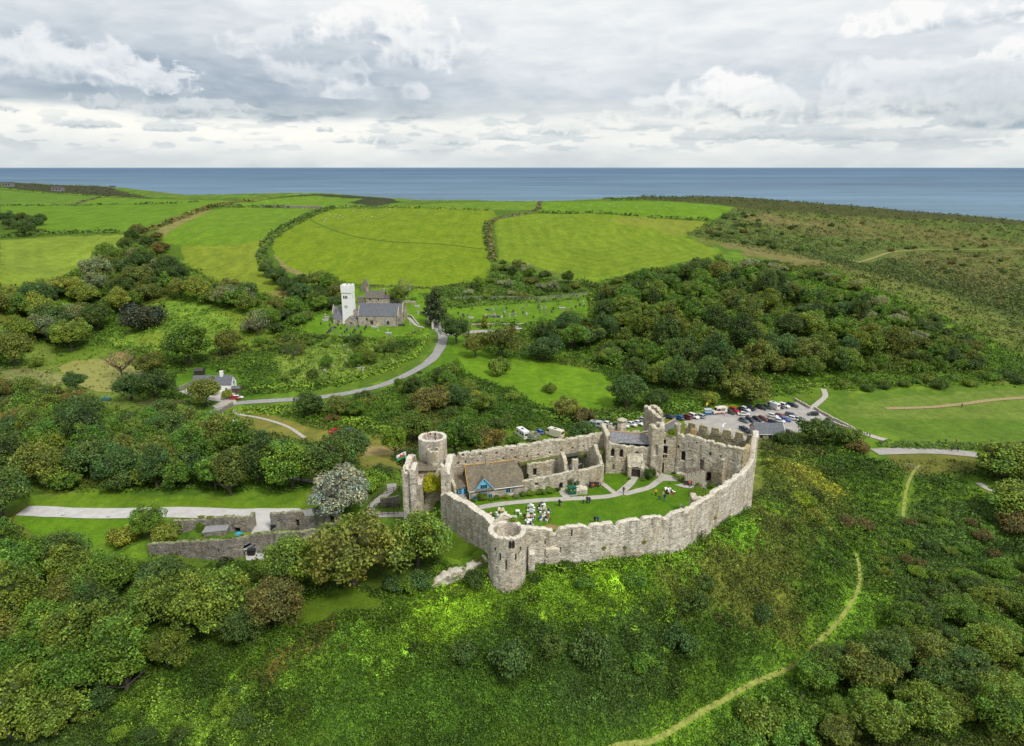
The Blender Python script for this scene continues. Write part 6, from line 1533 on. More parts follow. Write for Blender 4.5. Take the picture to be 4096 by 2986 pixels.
# ---- roofed buildings
class Frame:
 """local frame of a building: s along the front wall, d to the back, h up"""
 def __init__(s, A, B, z0):
  s.A = Vector((A[0], A[1], z0)); v = Vector((B[0] - A[0], B[1] - A[1], 0)); s.L = v.length; v.normalize()
  s.ex = v; s.ey = Vector((-v.y, v.x, 0)); s.z0 = z0; s.rz = math.atan2(v.y, v.x)
  s.M = Matrix.Translation(s.A) @ Matrix.Rotation(s.rz, 4, 'Z')
 def p(s, a, d, h): return tuple(s.A + s.ex * a + s.ey * d + Vector((0, 0, h)))
def walls_gable(fr, parent, s0, s1, d0, d1, eave, ridge, mat, name='wall', base=-1.2, along='s'):
 """four walls with gables; the ridge runs along s or along d"""
 bm = bmesh.new()
 if along == 's':
  m = (d0 + d1) / 2
  prof = [(d0, base), (d1, base), (d1, eave), (m, ridge), (d0, eave)]
  a = [bm.verts.new(fr.p(s0, d, h)) for d, h in prof]; b = [bm.verts.new(fr.p(s1, d, h)) for d, h in prof]
 else:
  m = (s0 + s1) / 2
  prof = [(s0, base), (s1, base), (s1, eave), (m, ridge), (s0, eave)]
  a = [bm.verts.new(fr.p(q, d0, h)) for q, h in prof]; b = [bm.verts.new(fr.p(q, d1, h)) for q, h in prof]
 bm.faces.new(a); bm.faces.new(b[::-1])
 for i in range(5):
  if i in (2, 3): continue
  bm.faces.new([a[i], b[i], b[(i + 1) % 5], a[(i + 1) % 5]])
 bmesh.ops.recalc_face_normals(bm, faces=bm.faces)
 return obj(name, bm, mat, parent)
def roof_gable(fr, parent, s0, s1, d0, d1, eave, ridge, mat, over=.25, th=.14, along='s', sag=0.0, n=10, name='roof', hip1=0.0):
 """two thick slopes, a little uneven"""
 bm = bmesh.new()
 rr = np.random.default_rng(int(abs(fr.A.x) * 10) % 1000)
 if along == 's':
  m = (d0 + d1) / 2; k = (ridge - eave) / (m - d0)
  A0, A1 = s0 - over, s1 + over; E0, E1 = d0 - over, d1 + over; ee = eave - k * over
  P = lambda u, v: (u, v)
 else:
  m = (s0 + s1) / 2; k = (ridge - eave) / (m - s0)
  A0, A1 = d0 - over, d1 + over; E0, E1 = s0 - over, s1 + over; ee = eave - k * over
  P = lambda u, v: (v, u)
 rows = []
 for i in range(n + 1):
  u = A0 + (A1 - A0) * i / n
  sg = -sag * math.sin(PI * i / n) + rr.normal(0, .012 + sag * .15)
  uu = u
  ring = []
  for v, h in ((E0, ee), (E0 * .5 + m * .5, (ee + ridge) / 2 + sg * .5), (m, ridge + sg), (E1 * .5 + m * .5, (ee + ridge) / 2 + sg * .5), (E1, ee)):
   if hip1 and i == n: uu = u - hip1 * max(0, (h - (ee + ridge) / 2)) / ((ridge - ee) / 2)
   else: uu = u
   ring.append((*P(uu, v), h + .06))
  rows.append([[bm.verts.new(fr.p(*q)) for q in ring], [bm.verts.new(fr.p(q[0], q[1], q[2] - th)) for q in ring]])
 for i in range(n):
  for j in range(4):
   for t in (0, 1): bm.faces.new([rows[i][t][j], rows[i + 1][t][j], rows[i + 1][t][j + 1], rows[i][t][j + 1]])
  for j in (0, 4): bm.faces.new([rows[i][0][j], rows[i + 1][0][j], rows[i + 1][1][j], rows[i][1][j]])
 for i in (0, n):
  for j in range(4): bm.faces.new([rows[i][0][j], rows[i][0][j + 1], rows[i][1][j + 1], rows[i][1][j]])
 bmesh.ops.recalc_face_normals(bm, faces=bm.faces)
 return obj(name, bm, mat, parent)
def window(fr, parent, s, d, h, w, hh, frame=WHITE, kind='rect', face='front', bars=(1, 1), glass=GLASS, name='window', fw=.07):
 """frame proud of the wall, pane behind it, glazing bars"""
 def T(a, off, b):
  if face == 'front': return fr.p(s + a, d - off, h + b)
  if face == 'back': return fr.p(s - a, d + off, h + b)
  if face == 'right': return fr.p(s + off, d + a, h + b)
  return fr.p(s - off, d - a, h + b)
 pts = arch_pts(w, hh, kind); out = arch_pts(w + 2 * fw, hh + 2 * fw, kind)
 bm = bmesh.new(); n = len(pts)
 i0 = [bm.verts.new(T(a, .05, b)) for a, b in pts]; o0 = [bm.verts.new(T(a, .05, b - fw)) for a, b in out]; o1 = [bm.verts.new(T(a, -.02, b - fw)) for a, b in out]; i1 = [bm.verts.new(T(a, .012, b)) for a, b in pts]
 for i in range(n):
  j = (i + 1) % n
  bm.faces.new([i0[i], i0[j], o0[j], o0[i]]); bm.faces.new([o0[i], o0[j], o1[j], o1[i]]); bm.faces.new([i0[j], i0[i], i1[i], i1[j]])
 bw = .035
 for k in range(1, bars[0]):
  a = -w / 2 + w * k / bars[0]; poly(bm, [T(a - bw, .045, 0), T(a + bw, .045, 0), T(a + bw, .045, hh * .97), T(a - bw, .045, hh * .97)])
 for k in range(1, bars[1]):
  b = hh * k / bars[1]; poly(bm, [T(-w / 2, .042, b - bw), T(w / 2, .042, b - bw), T(w / 2, .042, b + bw), T(-w / 2, .042, b + bw)])
 bmesh.ops.recalc_face_normals(bm, faces=bm.faces)
 f = obj(name, bm, frame, parent)
 bm = bmesh.new(); poly(bm, [T(a, .018, b) for a, b in pts])
 pn = obj('pane', bm, glass, f)
 return f
def chimney(fr, parent, s, d, h0, h1, w=.8, mat=STONE_CH, pots=1):
 bm = bmesh.new(); box(bm, -w / 2, w / 2, -w / 2, w / 2, h0, h1, M=fr.M @ Matrix.Translation((s, d, 0))); box(bm, -w / 2 - .06, w / 2 + .06, -w / 2 - .06, w / 2 + .06, h1 - .3, h1 - .12, M=fr.M @ Matrix.Translation((s, d, 0)))
 c = obj('chimney', bm, mat, parent)
 bm = bmesh.new()
 for k in range(pots):
  q = fr.p(s + (k - (pots - 1) / 2) * .35, d, 0); tube(bm, [(q[0], q[1], fr.z0 + h1), (q[0], q[1], fr.z0 + h1 + .35)], [.14, .11], 8)
 obj('chimney_pot', bm, plain('terracotta', (.36, .17, .09)), c)
 return c
hA = at_z(Z1(738, 882), W_); hB = at_z(Z1(1150, 830), W_); F1_ = Frame(hA, hB, W_)
house = thing('house', 'stone cottage with lichened stone roof and pale blue dormer inside castle', 'house', (0, 0, 0))
EV, RG, DP = 2.55, 6.6, 6.4
walls_gable(F1_, house, 0, F1_.L, 0, DP, EV, RG, STONE_CH)
roof_gable(F1_, house, 0, F1_.L, 0, DP, EV, RG, TILE, .35, .2, sag=.12, hip1=1.9)
bm = bmesh.new(); tube(bm, [F1_.p(-.3, DP / 2, RG + .12), F1_.p(F1_.L * .5, DP / 2, RG + .02), F1_.p(F1_.L - 1.2, DP / 2, RG + .1)], .13, 6); tube(bm, [F1_.p(-.34, -.35, EV - .35), F1_.p(-.34, DP / 2, RG + .1)], .1, 5)
obj('roof_ridge', bm, plain('orange_lichen', (.42, .26, .08), .9, .3, 3), house)
chimney(F1_, house, 4.6, DP / 2 + .1, 5.4, 8.1, .75, plain('buff_render', (.36, .31, .22), .9, .2, 2))
dw, ds_ = 3.6, 3.0
bm = bmesh.new(); poly(bm, [F1_.p(ds_ - dw / 2, -.06, EV - .1), F1_.p(ds_ + dw / 2, -.06, EV - .1), F1_.p(ds_, -.06, EV + 2.1)])
dm = obj('dormer', bm, BLUE, house)
bm = bmesh.new()
for sg in (-1, 1):
 e0 = (ds_ + sg * (dw / 2 + .3), -.3, EV - .28); a0_ = (ds_, -.3, EV + 2.32); a1_ = (ds_, 2.6, EV + 2.32); e1 = (ds_ + sg * (dw / 2 + .3), .1, EV + .05)
 vs = [F1_.p(*q) for q in (e0, a0_, a1_, e1)]
 poly(bm, vs); poly(bm, [(v[0], v[1], v[2] - .12) for v in vs][::-1])
bmesh.ops.recalc_face_normals(bm, faces=bm.faces); obj('roof', bm, TILE, dm)
bm = bmesh.new()
for sg in (-1, 1): tube(bm, [F1_.p(ds_ + sg * (dw / 2 + .25), -.34, EV - .3), F1_.p(ds_, -.34, EV + 2.22)], .09, 4)
obj('bargeboard', bm, BLUE, dm)
window(F1_, dm, ds_, -.12, EV - 1.0, 1.35, 1.75, BLUE, bars=(3, 2))
for s_, h_, w_, q_ in [(1.1, .1, .7, .8), (4.4, .1, .7, .8), (8.3, .8, .85, 1.15), (7.3, 1.6, .45, .6), (9.6, 1.6, .45, .6)]: window(F1_, house, s_, 0, h_, w_, q_, BLUE, bars=(2, 1))
bm = bmesh.new(); tube(bm, [F1_.p(-.2, -.42, EV - .42), F1_.p(ds_ - dw / 2 - .3, -.42, EV - .42)], .07, 5); tube(bm, [F1_.p(ds_ + dw / 2 + .3, -.42, EV - .42), F1_.p(F1_.L, -.42, EV - .42)], .07, 5); tube(bm, [F1_.p(-.1, -.36, EV - .4), F1_.p(-.05, -.1, 0)], .05, 5)
obj('gutter', bm, WHITE, house)
bm = bmesh.new(); box(bm, -2.3, -.05, 1.2, 3.6, -.8, 1.0, M=F1_.M); box(bm, -3.6, -.06, 3.7, 6.2, -.8, 2.4, M=F1_.M); pw = obj('annex', bm, STONE_CH, house)
bm = bmesh.new(); box(bm, -2.25, -.1, 1.25, 3.55, 1.0, 2.5, M=F1_.M); pc = obj('porch', bm, BLUE, house)
for s_, w_ in ((-1.8, .6), (-.6, .8)): window(F1_, pc, s_, 1.25, 1.15, w_, 1.2, BLUE, bars=(2, 3))
window(F1_, pc, -2.25, 2.4, 1.1, 1.7, 1.1, BLUE, face='left', bars=(4, 2))
slab('roof', [F1_.p(-2.5, 1.0, 2.5), F1_.p(-.05, 1.0, 3.0), F1_.p(-.05, 3.7, 3.6), F1_.p(-2.5, 3.7, 3.0)], TILE, pc)
slab('roof', [F1_.p(-3.8, 3.5, 2.5), F1_.p(-.05, 3.5, 2.9), F1_.p(-.05, 6.4, 3.8), F1_.p(-3.8, 6.4, 3.2)], TILE, pw)
bm = bmesh.new()
for k in range(6): box(bm, -1.9 + k * 0, -.6, .1 - k * .28 + .9, .4 - k * .28 + .9, -.8, .9 - k * .18, M=F1_.M)
obj('step', bm, STONE_CH, house)
# ---- church
c0 = ground(ZC(1605, 1068)); CZ = c0[2]; cL = at_z(ZC(792, 1055), CZ)
CF = Frame(cL, c0, CZ)
church = thing('church', 'grey stone parish church with tall white battlemented tower', 'church', (0, 0, 0))
NL = CF.L
EVc, RGc = 5.6, 9.9
walls_gable(CF, church, 0, NL, 0, 7.4, EVc, RGc - .2, STONE_CH)
roof_gable(CF, church, .35, NL - .35, 0, 7.4, EVc, RGc - .25, SLATE, .12)
walls_gable(CF, church, -2.5, NL + .8, 7.45, 15.2, EVc + .6, RGc + .6, STONE_CH)
roof_gable(CF, church, -2.5, NL + .4, 7.45, 15.2, EVc + .6, RGc + .5, SLATE, .1)
walls_gable(CF, church, 2, NL + .5, 15.25, 21.5, EVc - .4, RGc - 1.2, STONE_CH)
roof_gable(CF, church, 2, NL + .2, 15.25, 21.5, EVc - .4, RGc - 1.3, SLATE, .1)
def coping(parent, s, d0, d1, eave, ridge, w=.35, name='gable_coping'):
 bm = bmesh.new(); m = (d0 + d1) / 2
 tube(bm, [CF.p(s, d0 - .2, eave - .1), CF.p(s, m, ridge + .25), CF.p(s, d1 + .2, eave - .1)], w * .75, 4); obj(name, bm, STONE_CH, parent)
coping(church, 0, 0, 7.4, EVc, RGc); coping(church, NL, 0, 7.4, EVc, RGc); coping(church, NL + .8, 7.45, 15.2, EVc + .6, RGc + .8)
for s_ in (0, NL):
 bm = bmesh.new(); q = CF.p(s_, 3.7, RGc); tube(bm, [(q[0], q[1], q[2]), (q[0], q[1], q[2] + .8)], [.35, .2], 6); obj('finial', bm, STONE_CH, church)
for zx, zy, w_, h_, k_ in [(1070, 1020, 1.5, 2.2, 'pointed'), (1406, 1028, 1.5, 2.2, 'pointed'), (966, 942, .9, 1.5, 'pointed')]:
 s_, z_ = on_wall(ZC(zx, zy), cL, c0)
 for dx in ((-.36, .36) if w_ > 1 else (0,)): window(CF, church, s_ + dx, 0, z_ - CZ, w_ * .42 if w_ > 1 else w_, h_, STONE_CH, k_, bars=(1, 1), fw=.1)
s_, z_ = on_wall(ZC(1340, 1035), cL, c0); window(CF, church, s_, 0, z_ - CZ, 1.25, 3.4, METAL, 'rect', glass=plain('grey_shutter', (.28, .29, .30)), name='shutter')
s_, z_ = on_wall(ZC(1197, 1060), cL, c0); window(CF, church, s_, 0, .1, 1.4, 1.9, plain('orange_stone', (.5, .26, .08)), 'round', glass=plain('notice', (.6, .45, .35)), name='niche')
for d_, hh in ((2.6, 2.6), (4.8, 2.6)): window(CF, church, NL, d_, 1.8, 1.2, hh, STONE_CH, 'pointed', 'right', fw=.1)
window(CF, church, NL + .8, 11.3, 2.0, 2.4, 4.2, STONE_CH, 'pointed', 'right', (3, 1), fw=.12)
window(CF, church, NL + .5, 18.4, 1.8, 1.4, 2.6, STONE_CH, 'pointed', 'right', fw=.1)
bm = bmesh.new()
for d_ in (0, 7.42, 15.22): tube(bm, [CF.p(NL + .05, d_ + .1, 0), CF.p(NL + .05, d_ + .1, EVc)], .09, 5)
tube(bm, [CF.p(NL - .5, -.08, 0), CF.p(NL - .5, -.08, EVc - .2)], .09, 5); obj('drainpipe', bm, BLACK, church)
bm = bmesh.new(); tube(bm, [CF.p(1.2, -.05, 4.6), CF.p(5.0, -.05, 1.8)], .14, 4); tube(bm, [CF.p(5.0, -.25, -.2), CF.p(5.1, -.25, 1.9)], [.3, .15], 6); obj('buttress', bm, STONE_CH, church)
def porch(s0, s1, d0, d1, eave, ridge, nwin=2):
 r = thing_part = None
 w = walls_gable(CF, church, s0, s1, d0, d1, eave, ridge, STONE_CH, 'porch', along='d')
 roof_gable(CF, w, s0, s1, d0, d1, eave, ridge - .02, SLATE, .12, along='d', name='roof', n=3)
 bm = bmesh.new(); m = (s0 + s1) / 2; tube(bm, [CF.p(s0 - .2, d0 - .05, eave - .15), CF.p(m, d0 - .05, ridge + .2), CF.p(s1 + .2, d0 - .05, eave - .15)], .2, 4); obj('gable_coping', bm, STONE_CH, w)
 for k in range(nwin): window(CF, w, m + (k - (nwin - 1) / 2) * .75, d0, eave * .42, .5, 1.3, STONE_CH, 'pointed', fw=.1)
 return w
ps0, _ = on_wall(ZC(540, 1060), cL, c0); ps1, _ = on_wall(ZC(788, 1060), cL, c0)
porch(ps0, ps1 - .3, -1.4, 4.6, 2.9, 5.6)
porch(-3.9, -.15, 2.4, 9, 6.3, 8.6)
TWb = on_wall(ZC(436, 1020), cL, c0)[0]
tx0 = on_wall(ZC(432, 600), (cL[0], cL[1]), (c0[0], c0[1]))[0]; tx1 = on_wall(ZC(645, 600), cL, c0)[0]
tH = at_Y(ZC(540, 225), cL[1] + 1.0)[2] - CZ
TD0, TD1 = 1.6, 7.2
bm = bmesh.new()
def tw_ring(i, h): return [bm.verts.new(CF.p(a, d, h)) for a, d in ((tx0 - i, TD0 - i), (tx1 + i, TD0 - i), (tx1 + i, TD1 + i), (tx0 - i, TD1 + i))]
rs = [tw_ring(.18, -1.5), tw_ring(.05, 6), tw_ring(0, tH - 4.2), tw_ring(.16, tH - 4.0), tw_ring(.16, tH - .9), tw_ring(-.35, tH - .9), tw_ring(-.35, tH - 2.2)]
for a, b in zip(rs, rs[1:]):
 for k in range(4): bm.faces.new([a[k], a[(k + 1) % 4], b[(k + 1) % 4], b[k]])
bm.faces.new(rs[-1])
bmesh.ops.recalc_face_normals(bm, faces=bm.faces)
tower = obj('tower', bm, WHITE_WALL, church)
bm = bmesh.new()
def mer(a0, a1, d0, d1, h=.95): box(bm, a0, a1, d0, d1, tH - .898, tH + h - .9, M=CF.M)
w3 = (tx1 - tx0 + .32)
for (k0, k1) in ((0, .30), (.40, .64), (.74, 1.0)):
 a0, a1 = tx0 - .155 + w3 * k0 + .002, tx0 - .165 + w3 * k1
 mer(a0, a1, TD0 - .158, TD0 + .34); mer(a0, a1, TD1 - .34, TD1 + .158)
 d0, d1 = TD0 - .155 + (TD1 - TD0 + .32) * k0, TD0 - .165 + (TD1 - TD0 + .32) * k1
 if k0 == 0: d0 = TD0 + .35
 if k1 == 1.0: d1 = TD1 - .35
 mer(tx0 - .158, tx0 + .34, d0, d1); mer(tx1 - .34, tx1 + .158, d0, d1)
obj('battlement', bm, WHITE_WALL, tower)
bm = bmesh.new()
for k in range(14):
 a = tx0 + .3 + (tx1 - tx0 - .6) * k / 13; box(bm, a - .09, a + .09, TD0 - .14, TD0 - .005, tH - 4.55, tH - 4.22, M=CF.M)
obj('corbel', bm, plain('grey_corbel', (.35, .34, .33)), tower)
for k in range(3): window(CF, tower, tx0 + 1.25 + k * .86, TD0 - .003, tH - 7.2, .58, 1.6, plain('louvre_stone', (.5, .5, .5)), 'round', glass=plain('blue_louvre', (.02, .03, .045)), name='belfry_opening', fw=.06)
window(CF, tower, tx0 + 2.3, TD0 - .06, 1.5, .45, 1.3, STONE_CH, 'pointed', fw=.08)
window(CF, tower, tx1 + .003, TD0 + 1.7, tH - 7.0, .22, 1.6, STONE_CH, 'rect', 'right')
ck = Vector(CF.p(tx0 + 2.15, TD0 - .06, tH - 11.6))
def disc(bm, r0, r1, off, n=32, mi=0):
 M_ = Matrix.Rotation(CF.rz, 4, 'Z')
 P = lambda a, r: ck + M_ @ Vector((r * math.sin(a), -off, r * math.cos(a)))
 for k in range(n):
  a, b = 2 * PI * k / n, 2 * PI * (k + 1) / n
  if r0 == 0: poly(bm, [P(a, 0), P(a, r1), P(b, r1)], mi)
  else: poly(bm, [P(a, r0), P(a, r1), P(b, r1), P(b, r0)], mi)
 return P
bm = bmesh.new(); disc(bm, .62, .80, .03, mi=1); P = disc(bm, 0, .63, .02)
bmesh.ops.remove_doubles(bm, verts=bm.verts, dist=.0005)
dial = obj('clock_face', bm, [plain('pale_dial', (.62, .62, .56)), BLACK], tower)
bm = bmesh.new(); M_ = Matrix.Rotation(CF.rz, 4, 'Z')
def hand(a, r0, r1, w, off):
 u = Vector((math.sin(a), 0, math.cos(a))); v = Vector((math.cos(a), 0, -math.sin(a)))
 poly(bm, [ck + M_ @ (q + Vector((0, -off, 0))) for q in (u * r0 - v * w, u * r0 + v * w, u * r1 + v * w * .5, u * r1 - v * w * .5)])
for k in range(12): hand(2 * PI * k / 12, .48, .60, .03, .035)
hand(math.radians(75), -.1, .36, .05, .05); hand(math.radians(170), -.1, .52, .035, .055); obj('clock_hands', bm, BLACK, dial)
bm = bmesh.new(); q = CF.p(tx1 - 1.2, TD0 + 1.5, tH); tube(bm, [(q[0], q[1], q[2] - 2), (q[0], q[1], q[2] + .9)], .06, 5); obj('flagpole', bm, WHITE, tower)
walls_gable(CF, church, tx0 - 6.6, tx0 + .5, 4.0, 10.5, 5.8, 9.6, STONE_CH); roof_gable(CF, church, tx0 - 6.4, tx0 + .4, 4.0, 10.5, 5.8, 9.5, SLATE_L, .1)
coping(church, tx0 - 6.6, 4.0, 10.5, 5.8, 9.8)
walls_gable(CF, church, tx0 - 5.3, tx0 - .1, 1.0, 5.6, 3.6, 5.2, STONE_CH, 'vestry'); roof_gable(CF, church, tx0 - 5.2, tx0 - .12, 1.0, 5.6, 3.6, 5.9, SLATE, .12)
for dx in (-.4, .4): window(CF, church, tx0 - 2.4 + dx, 1.0, 1.6, .5, 1.3, STONE_CH, 'pointed', fw=.09)
chimney(CF, church, tx0 - 4.4, 4.2, 4, 8.4, .8, STONE_FAR)
# ---- old stone house behind the church
o0 = ground(ZC(950, 606)); o1 = at_z(ZC(1312, 610), o0[2]); OF = Frame(o0, o1, o0[2])
oh = thing('stone_house', 'old stone house with mossy stone-slate roof behind the church', 'house')
eh = at_Y(ZC(1130, 468), (o0[1] + o1[1]) / 2)[2] - o0[2]; rh = at_Y(ZC(1130, 318), (o0[1] + o1[1]) / 2 + 3.6)[2] - o0[2]
walls_gable(OF, oh, 0, OF.L, 0, 7.2, eh, rh, STONE_CH); roof_gable(OF, oh, -.6, OF.L + .2, 0, 7.2, eh, rh, STONE_ROOF, .35, sag=.2)
for zx in (1033, 1203):
 s_, z_ = on_wall(ZC(zx, 532), o0, o1); window(OF, oh, s_, 0, z_ - o0[2], .75, 1.3, STONE_CH, fw=.1)
window(OF, oh, OF.L, 3.6, 4.0, .8, 1.3, STONE_CH, face='right', fw=.1)
chimney(OF, oh, .3, 3.6, rh - 1, rh + 1.4, 1.1, plain('pinkish_stone', (.42, .33, .28), .9, .2, 2)); chimney(OF, oh, OF.L - .2, 3.6, rh - 1, rh + 1.2, 1.0)
bm = bmesh.new(); box(bm, OF.L + .02, OF.L + 3.4, .5, 5, -1, 3.6, M=OF.M); lt = obj('lean_to', bm, STONE_CH, oh)
slab('roof', [OF.p(OF.L, .2, 3.7), OF.p(OF.L + 3.7, .2, 3.7), OF.p(OF.L + 3.7, 3, 5.2), OF.p(OF.L, 3, 5.2)], plain('purple_slate', (.12, .09, .11), .8, .2, 2), lt)
wl = thing('ruined_wall', 'low dark ruined wall joined to left end of old stone house', 'ruin')
ruin('wall', wl, [OF.p(-5.2, .4, 0)[:2], OF.p(-.7, .3, 0)[:2]], .8, o0[2] - 1.5, top=o0[2] + 4.6, rag=.5, seed=60, mats=FARM)
rs_ = thing('ruined_gable', 'pointed ivy-clad ruined gable behind the old stone house', 'ruin')
g0 = ground(ZC(845, 345)); ruin('wall', rs_, [(g0[0], g0[1]), (g0[0] + 5.5, g0[1])], 1.0, g0[2] - 1.5, top=lambda f: g0[2] + 3.0 + 5.5 * (1 - abs(2 * f - 1)), rag=.6, seed=61, mats=FARM)
sh = thing('garden_shed', 'small pale garden shed under the tree by old stone house', 'shed'); g0 = ground(ZC(1660, 480)); SF = Frame((g0[0] - 3.4, g0[1]), (g0[0] + 3.4, g0[1]), g0[2])
walls_gable(SF, sh, 0, 6.8, 0, 4, 2.4, 3.2, plain('pale_board', (.42, .38, .34)), base=-.6); roof_gable(SF, sh, 0, 6.8, 0, 4, 2.4, 3.2, plain('bitumen', (.06, .06, .06)), .3); window(SF, sh, 2, 0, 1.0, 1.2, .9, WHITE, bars=(2, 1))
q0 = ground(Z5(1455, 992)); q1 = at_z(Z5(1752, 988), q0[2]); QF = Frame(q0, q1, q0[2])
cot = thing('cottage', 'whitewashed cottage with slate roof half hidden by a tree', 'house')
walls_gable(QF, cot, 0, QF.L, 0, 6.2, 3.8, 7.0, WHITE_WALL); roof_gable(QF, cot, .1, QF.L - .1, 0, 6.2, 3.8, 6.9, SLATE, .2)
chimney(QF, cot, QF.L * .72, 3.1, 6.3, 8.8, 1.2, WHITE_WALL, 2)
for k in range(4): window(QF, cot, QF.L * (.12 + .25 * k), 0, 1.1, .9, 1.2, WHITE, bars=(2, 2))
window(QF, cot, QF.L, 3.1, 3.2, .7, 1.1, plain('grey_frame', (.2, .2, .22)), face='right', bars=(1, 2))
bm = bmesh.new(); box(bm, -3, -.02, 1, 5, -1, 2.4, M=QF.M); e_ = obj('outshot', bm, WHITE_WALL, cot)
slab('roof', [QF.p(-3.2, .8, 2.4), QF.p(-.02, .8, 2.5), QF.p(-.02, 5.2, 3.6), QF.p(-3.2, 5.2, 3.4)], SLATE, e_)
def small_shed(p, w, d, h, label, wall, roof, name='shed'):
 g = ground(p); f = Frame((g[0] - w / 2, g[1]), (g[0] + w / 2, g[1]), g[2]); t = thing(name, label, 'shed')
 walls_gable(f, t, 0, w, 0, d, h, h * 1.3, wall, base=-.5); roof_gable(f, t, 0, w, 0, d, h, h * 1.3, roof, .25)
 bm = bmesh.new(); box(bm, w * .4, w * .6, -.05, -.003, 0, h * .85, M=f.M); obj('door', bm, DARKWOOD, t)
 return t
small_shed(Z5(1500, 862), 3.6, 3, 2.6, 'dark timber shed above the cottage garden', DARKWOOD, plain('bitumen', (.06, .06, .06)))
small_shed(Z5(1782, 988), 3.2, 2.5, 2.0, 'brown shed at right end of white cottage', WOOD, SLATE)
q = [at_Y(Z6(1330, 428), 223), at_Y(Z6(1535, 430), 223)]
b0 = ground(Z6(1345, 455)); b1 = at_z(Z6(1545, 458), b0[2]); BF = Frame(b0, b1, b0[2])
sb = thing('roadside_shed', 'long low stone shed with dark slate roof by car park', 'shed')
walls_gable(BF, sb, 0, BF.L, 0, 7.5, 2.4, 5.0, STONE_CH); roof_gable(BF, sb, 0, BF.L, 0, 7.5, 2.4, 5.0, SLATE, .3, sag=.08)
for k in range(3): window(BF, sb, BF.L * (.2 + .3 * k), 0, .9, .8, .9, DARKWOOD)
bm = bmesh.new(); tube(bm, [BF.p(-.2, -.36, 2.15), BF.p(BF.L + .2, -.36, 2.15)], .08, 5); tube(bm, [BF.p(BF.L + .32, -.3, 2.3), BF.p(BF.L + .32, 3.75, 5.05)], .09, 5); obj('bargeboard', bm, WHITE, sb)
# ---- ruined barn below the drive
barn = thing('ruined_barn', 'long roofless grey barn walls with ivy beside the yard', 'ruin')
def gp(p, z=None): return ground(p) if z is None else at_z(p, z)
n0 = gp(Z3(200, 1290)); n1 = gp(Z3(820, 1330)); nA = gp(Z3(980, 1295)); nB = gp(Z3(1095, 1275)); n2 = at_z(Z3(1480, 1265), gp(Z3(1095, 1275))[2] + .4); n3 = at_z(Z3(1660, 1215), n2[2])
BB = lambda x, y: gz(x, y) - 1.2
ruin('wall', barn, [n0[:2], n1[:2], nA[:2]], .9, BB, prof=[Z3(170,1190), Z3(400,1180), Z3(640,1165), Z3(840,1150), Z3(975,1135)], rag=.3, seed=62, mats=FARM, holes=[(Z3(455,1265), .3, 1.0, 'rect'), (Z3(770,1250), .3, .9, 'rect'), (Z3(640,1260), .3, .3, 'rect'), (Z3(330,1250), .3, .3, 'rect')], lab='long outer barn wall')
ztop = hit_line([nA[:2], nB[:2]], Z3(1040, 1120))[1]
ruin('wall', barn, [(nA[0] - .1, nA[1]), (nB[0] + .1, nB[1])], .9, ztop - 1.5, prof=[Z3(975,1130), Z3(1095,1110)], rag=.3, seed=63, mats=FARM)
sp = hit_line([nA[:2], nB[:2]], Z3(1040, 1205))[1]
bm = bmesh.new(); dA = Vector((nA[0], nA[1], 0)); dB = Vector((nB[0], nB[1], 0)); wv = dB - dA
for k in range(10):
 f0, f1 = k / 10, (k + 1) / 10
 h0 = sp - .4 + 1.1 * math.sqrt(max(0, 1 - (2 * f0 - 1) ** 2)); h1 = sp - .4 + 1.1 * math.sqrt(max(0, 1 - (2 * f1 - 1) ** 2))
 a = dA + wv * f0; b = dA + wv * f1
 vs = [bm.verts.new(v) for v in ((a.x, a.y + .02, h0), (b.x, b.y + .02, h1), (b.x, b.y + .02, ztop - 1.4), (a.x, a.y + .02, ztop - 1.4), (a.x, a.y + .85, h0), (b.x, b.y + .85, h1), (b.x, b.y + .85, ztop - 1.4), (a.x, a.y + .85, ztop - 1.4))]
 for f in ((0, 1, 2, 3), (5, 4, 7, 6), (0, 4, 5, 1), (3, 2, 6, 7)): bm.faces.new([vs[i] for i in f])
bmesh.ops.recalc_face_normals(bm, faces=bm.faces); obj('arch', bm, STONE_FAR, barn)
ruin('wall', barn, [nB[:2], n2[:2], n3[:2]], .9, BB, prof=[Z3(1095,1110), Z3(1250,1100), Z3(1400,1090), Z3(1560,1075), Z3(1690,1060)], rag=.35, seed=64, mats=FARM, holes=[(Z3(1350,1190), .3, .8, 'rect')])
m0 = gp(Z3(415, 1115)); m1 = gp(Z3(600, 1100)); m2 = gp(Z3(1042, 1100))
ruin('wall', barn, [m0[:2], m1[:2]], .8, BB, prof=[Z3(412,1000), Z3(500,995), Z3(595,1000)], rag=.3, seed=65, mats=FARM, holes=[(Z3(450,1065), .5, 1.6, 'rect')])
ruin('wall', barn, [m1[:2], m2[:2]], .8, BB, prof=[Z3(600,985), Z3(700,990), Z3(760,970), Z3(950,968), Z3(1040,975)], rag=.35, seed=66, mats=FARM, holes=[(Z3(925,1080), 1.4, 1.6, 'rect'), (Z3(845,1020), .3, .35, 'rect'), (Z3(780,1045), .3, .35, 'rect'), (Z3(880,1045), .3, .35, 'rect')])
ruin('wall', barn, [m2[:2], (m2[0] + .3, m2[1] + 2.5)], .8, BB, top=hit_line([m1[:2], m2[:2]], Z3(1040, 978))[1], rag=.3, seed=67, mats=FARM)
e0 = gp(Z3(1208, 1090)); e1 = gp(Z3(1480, 1072)); e2 = gp(Z3(1760, 1040))
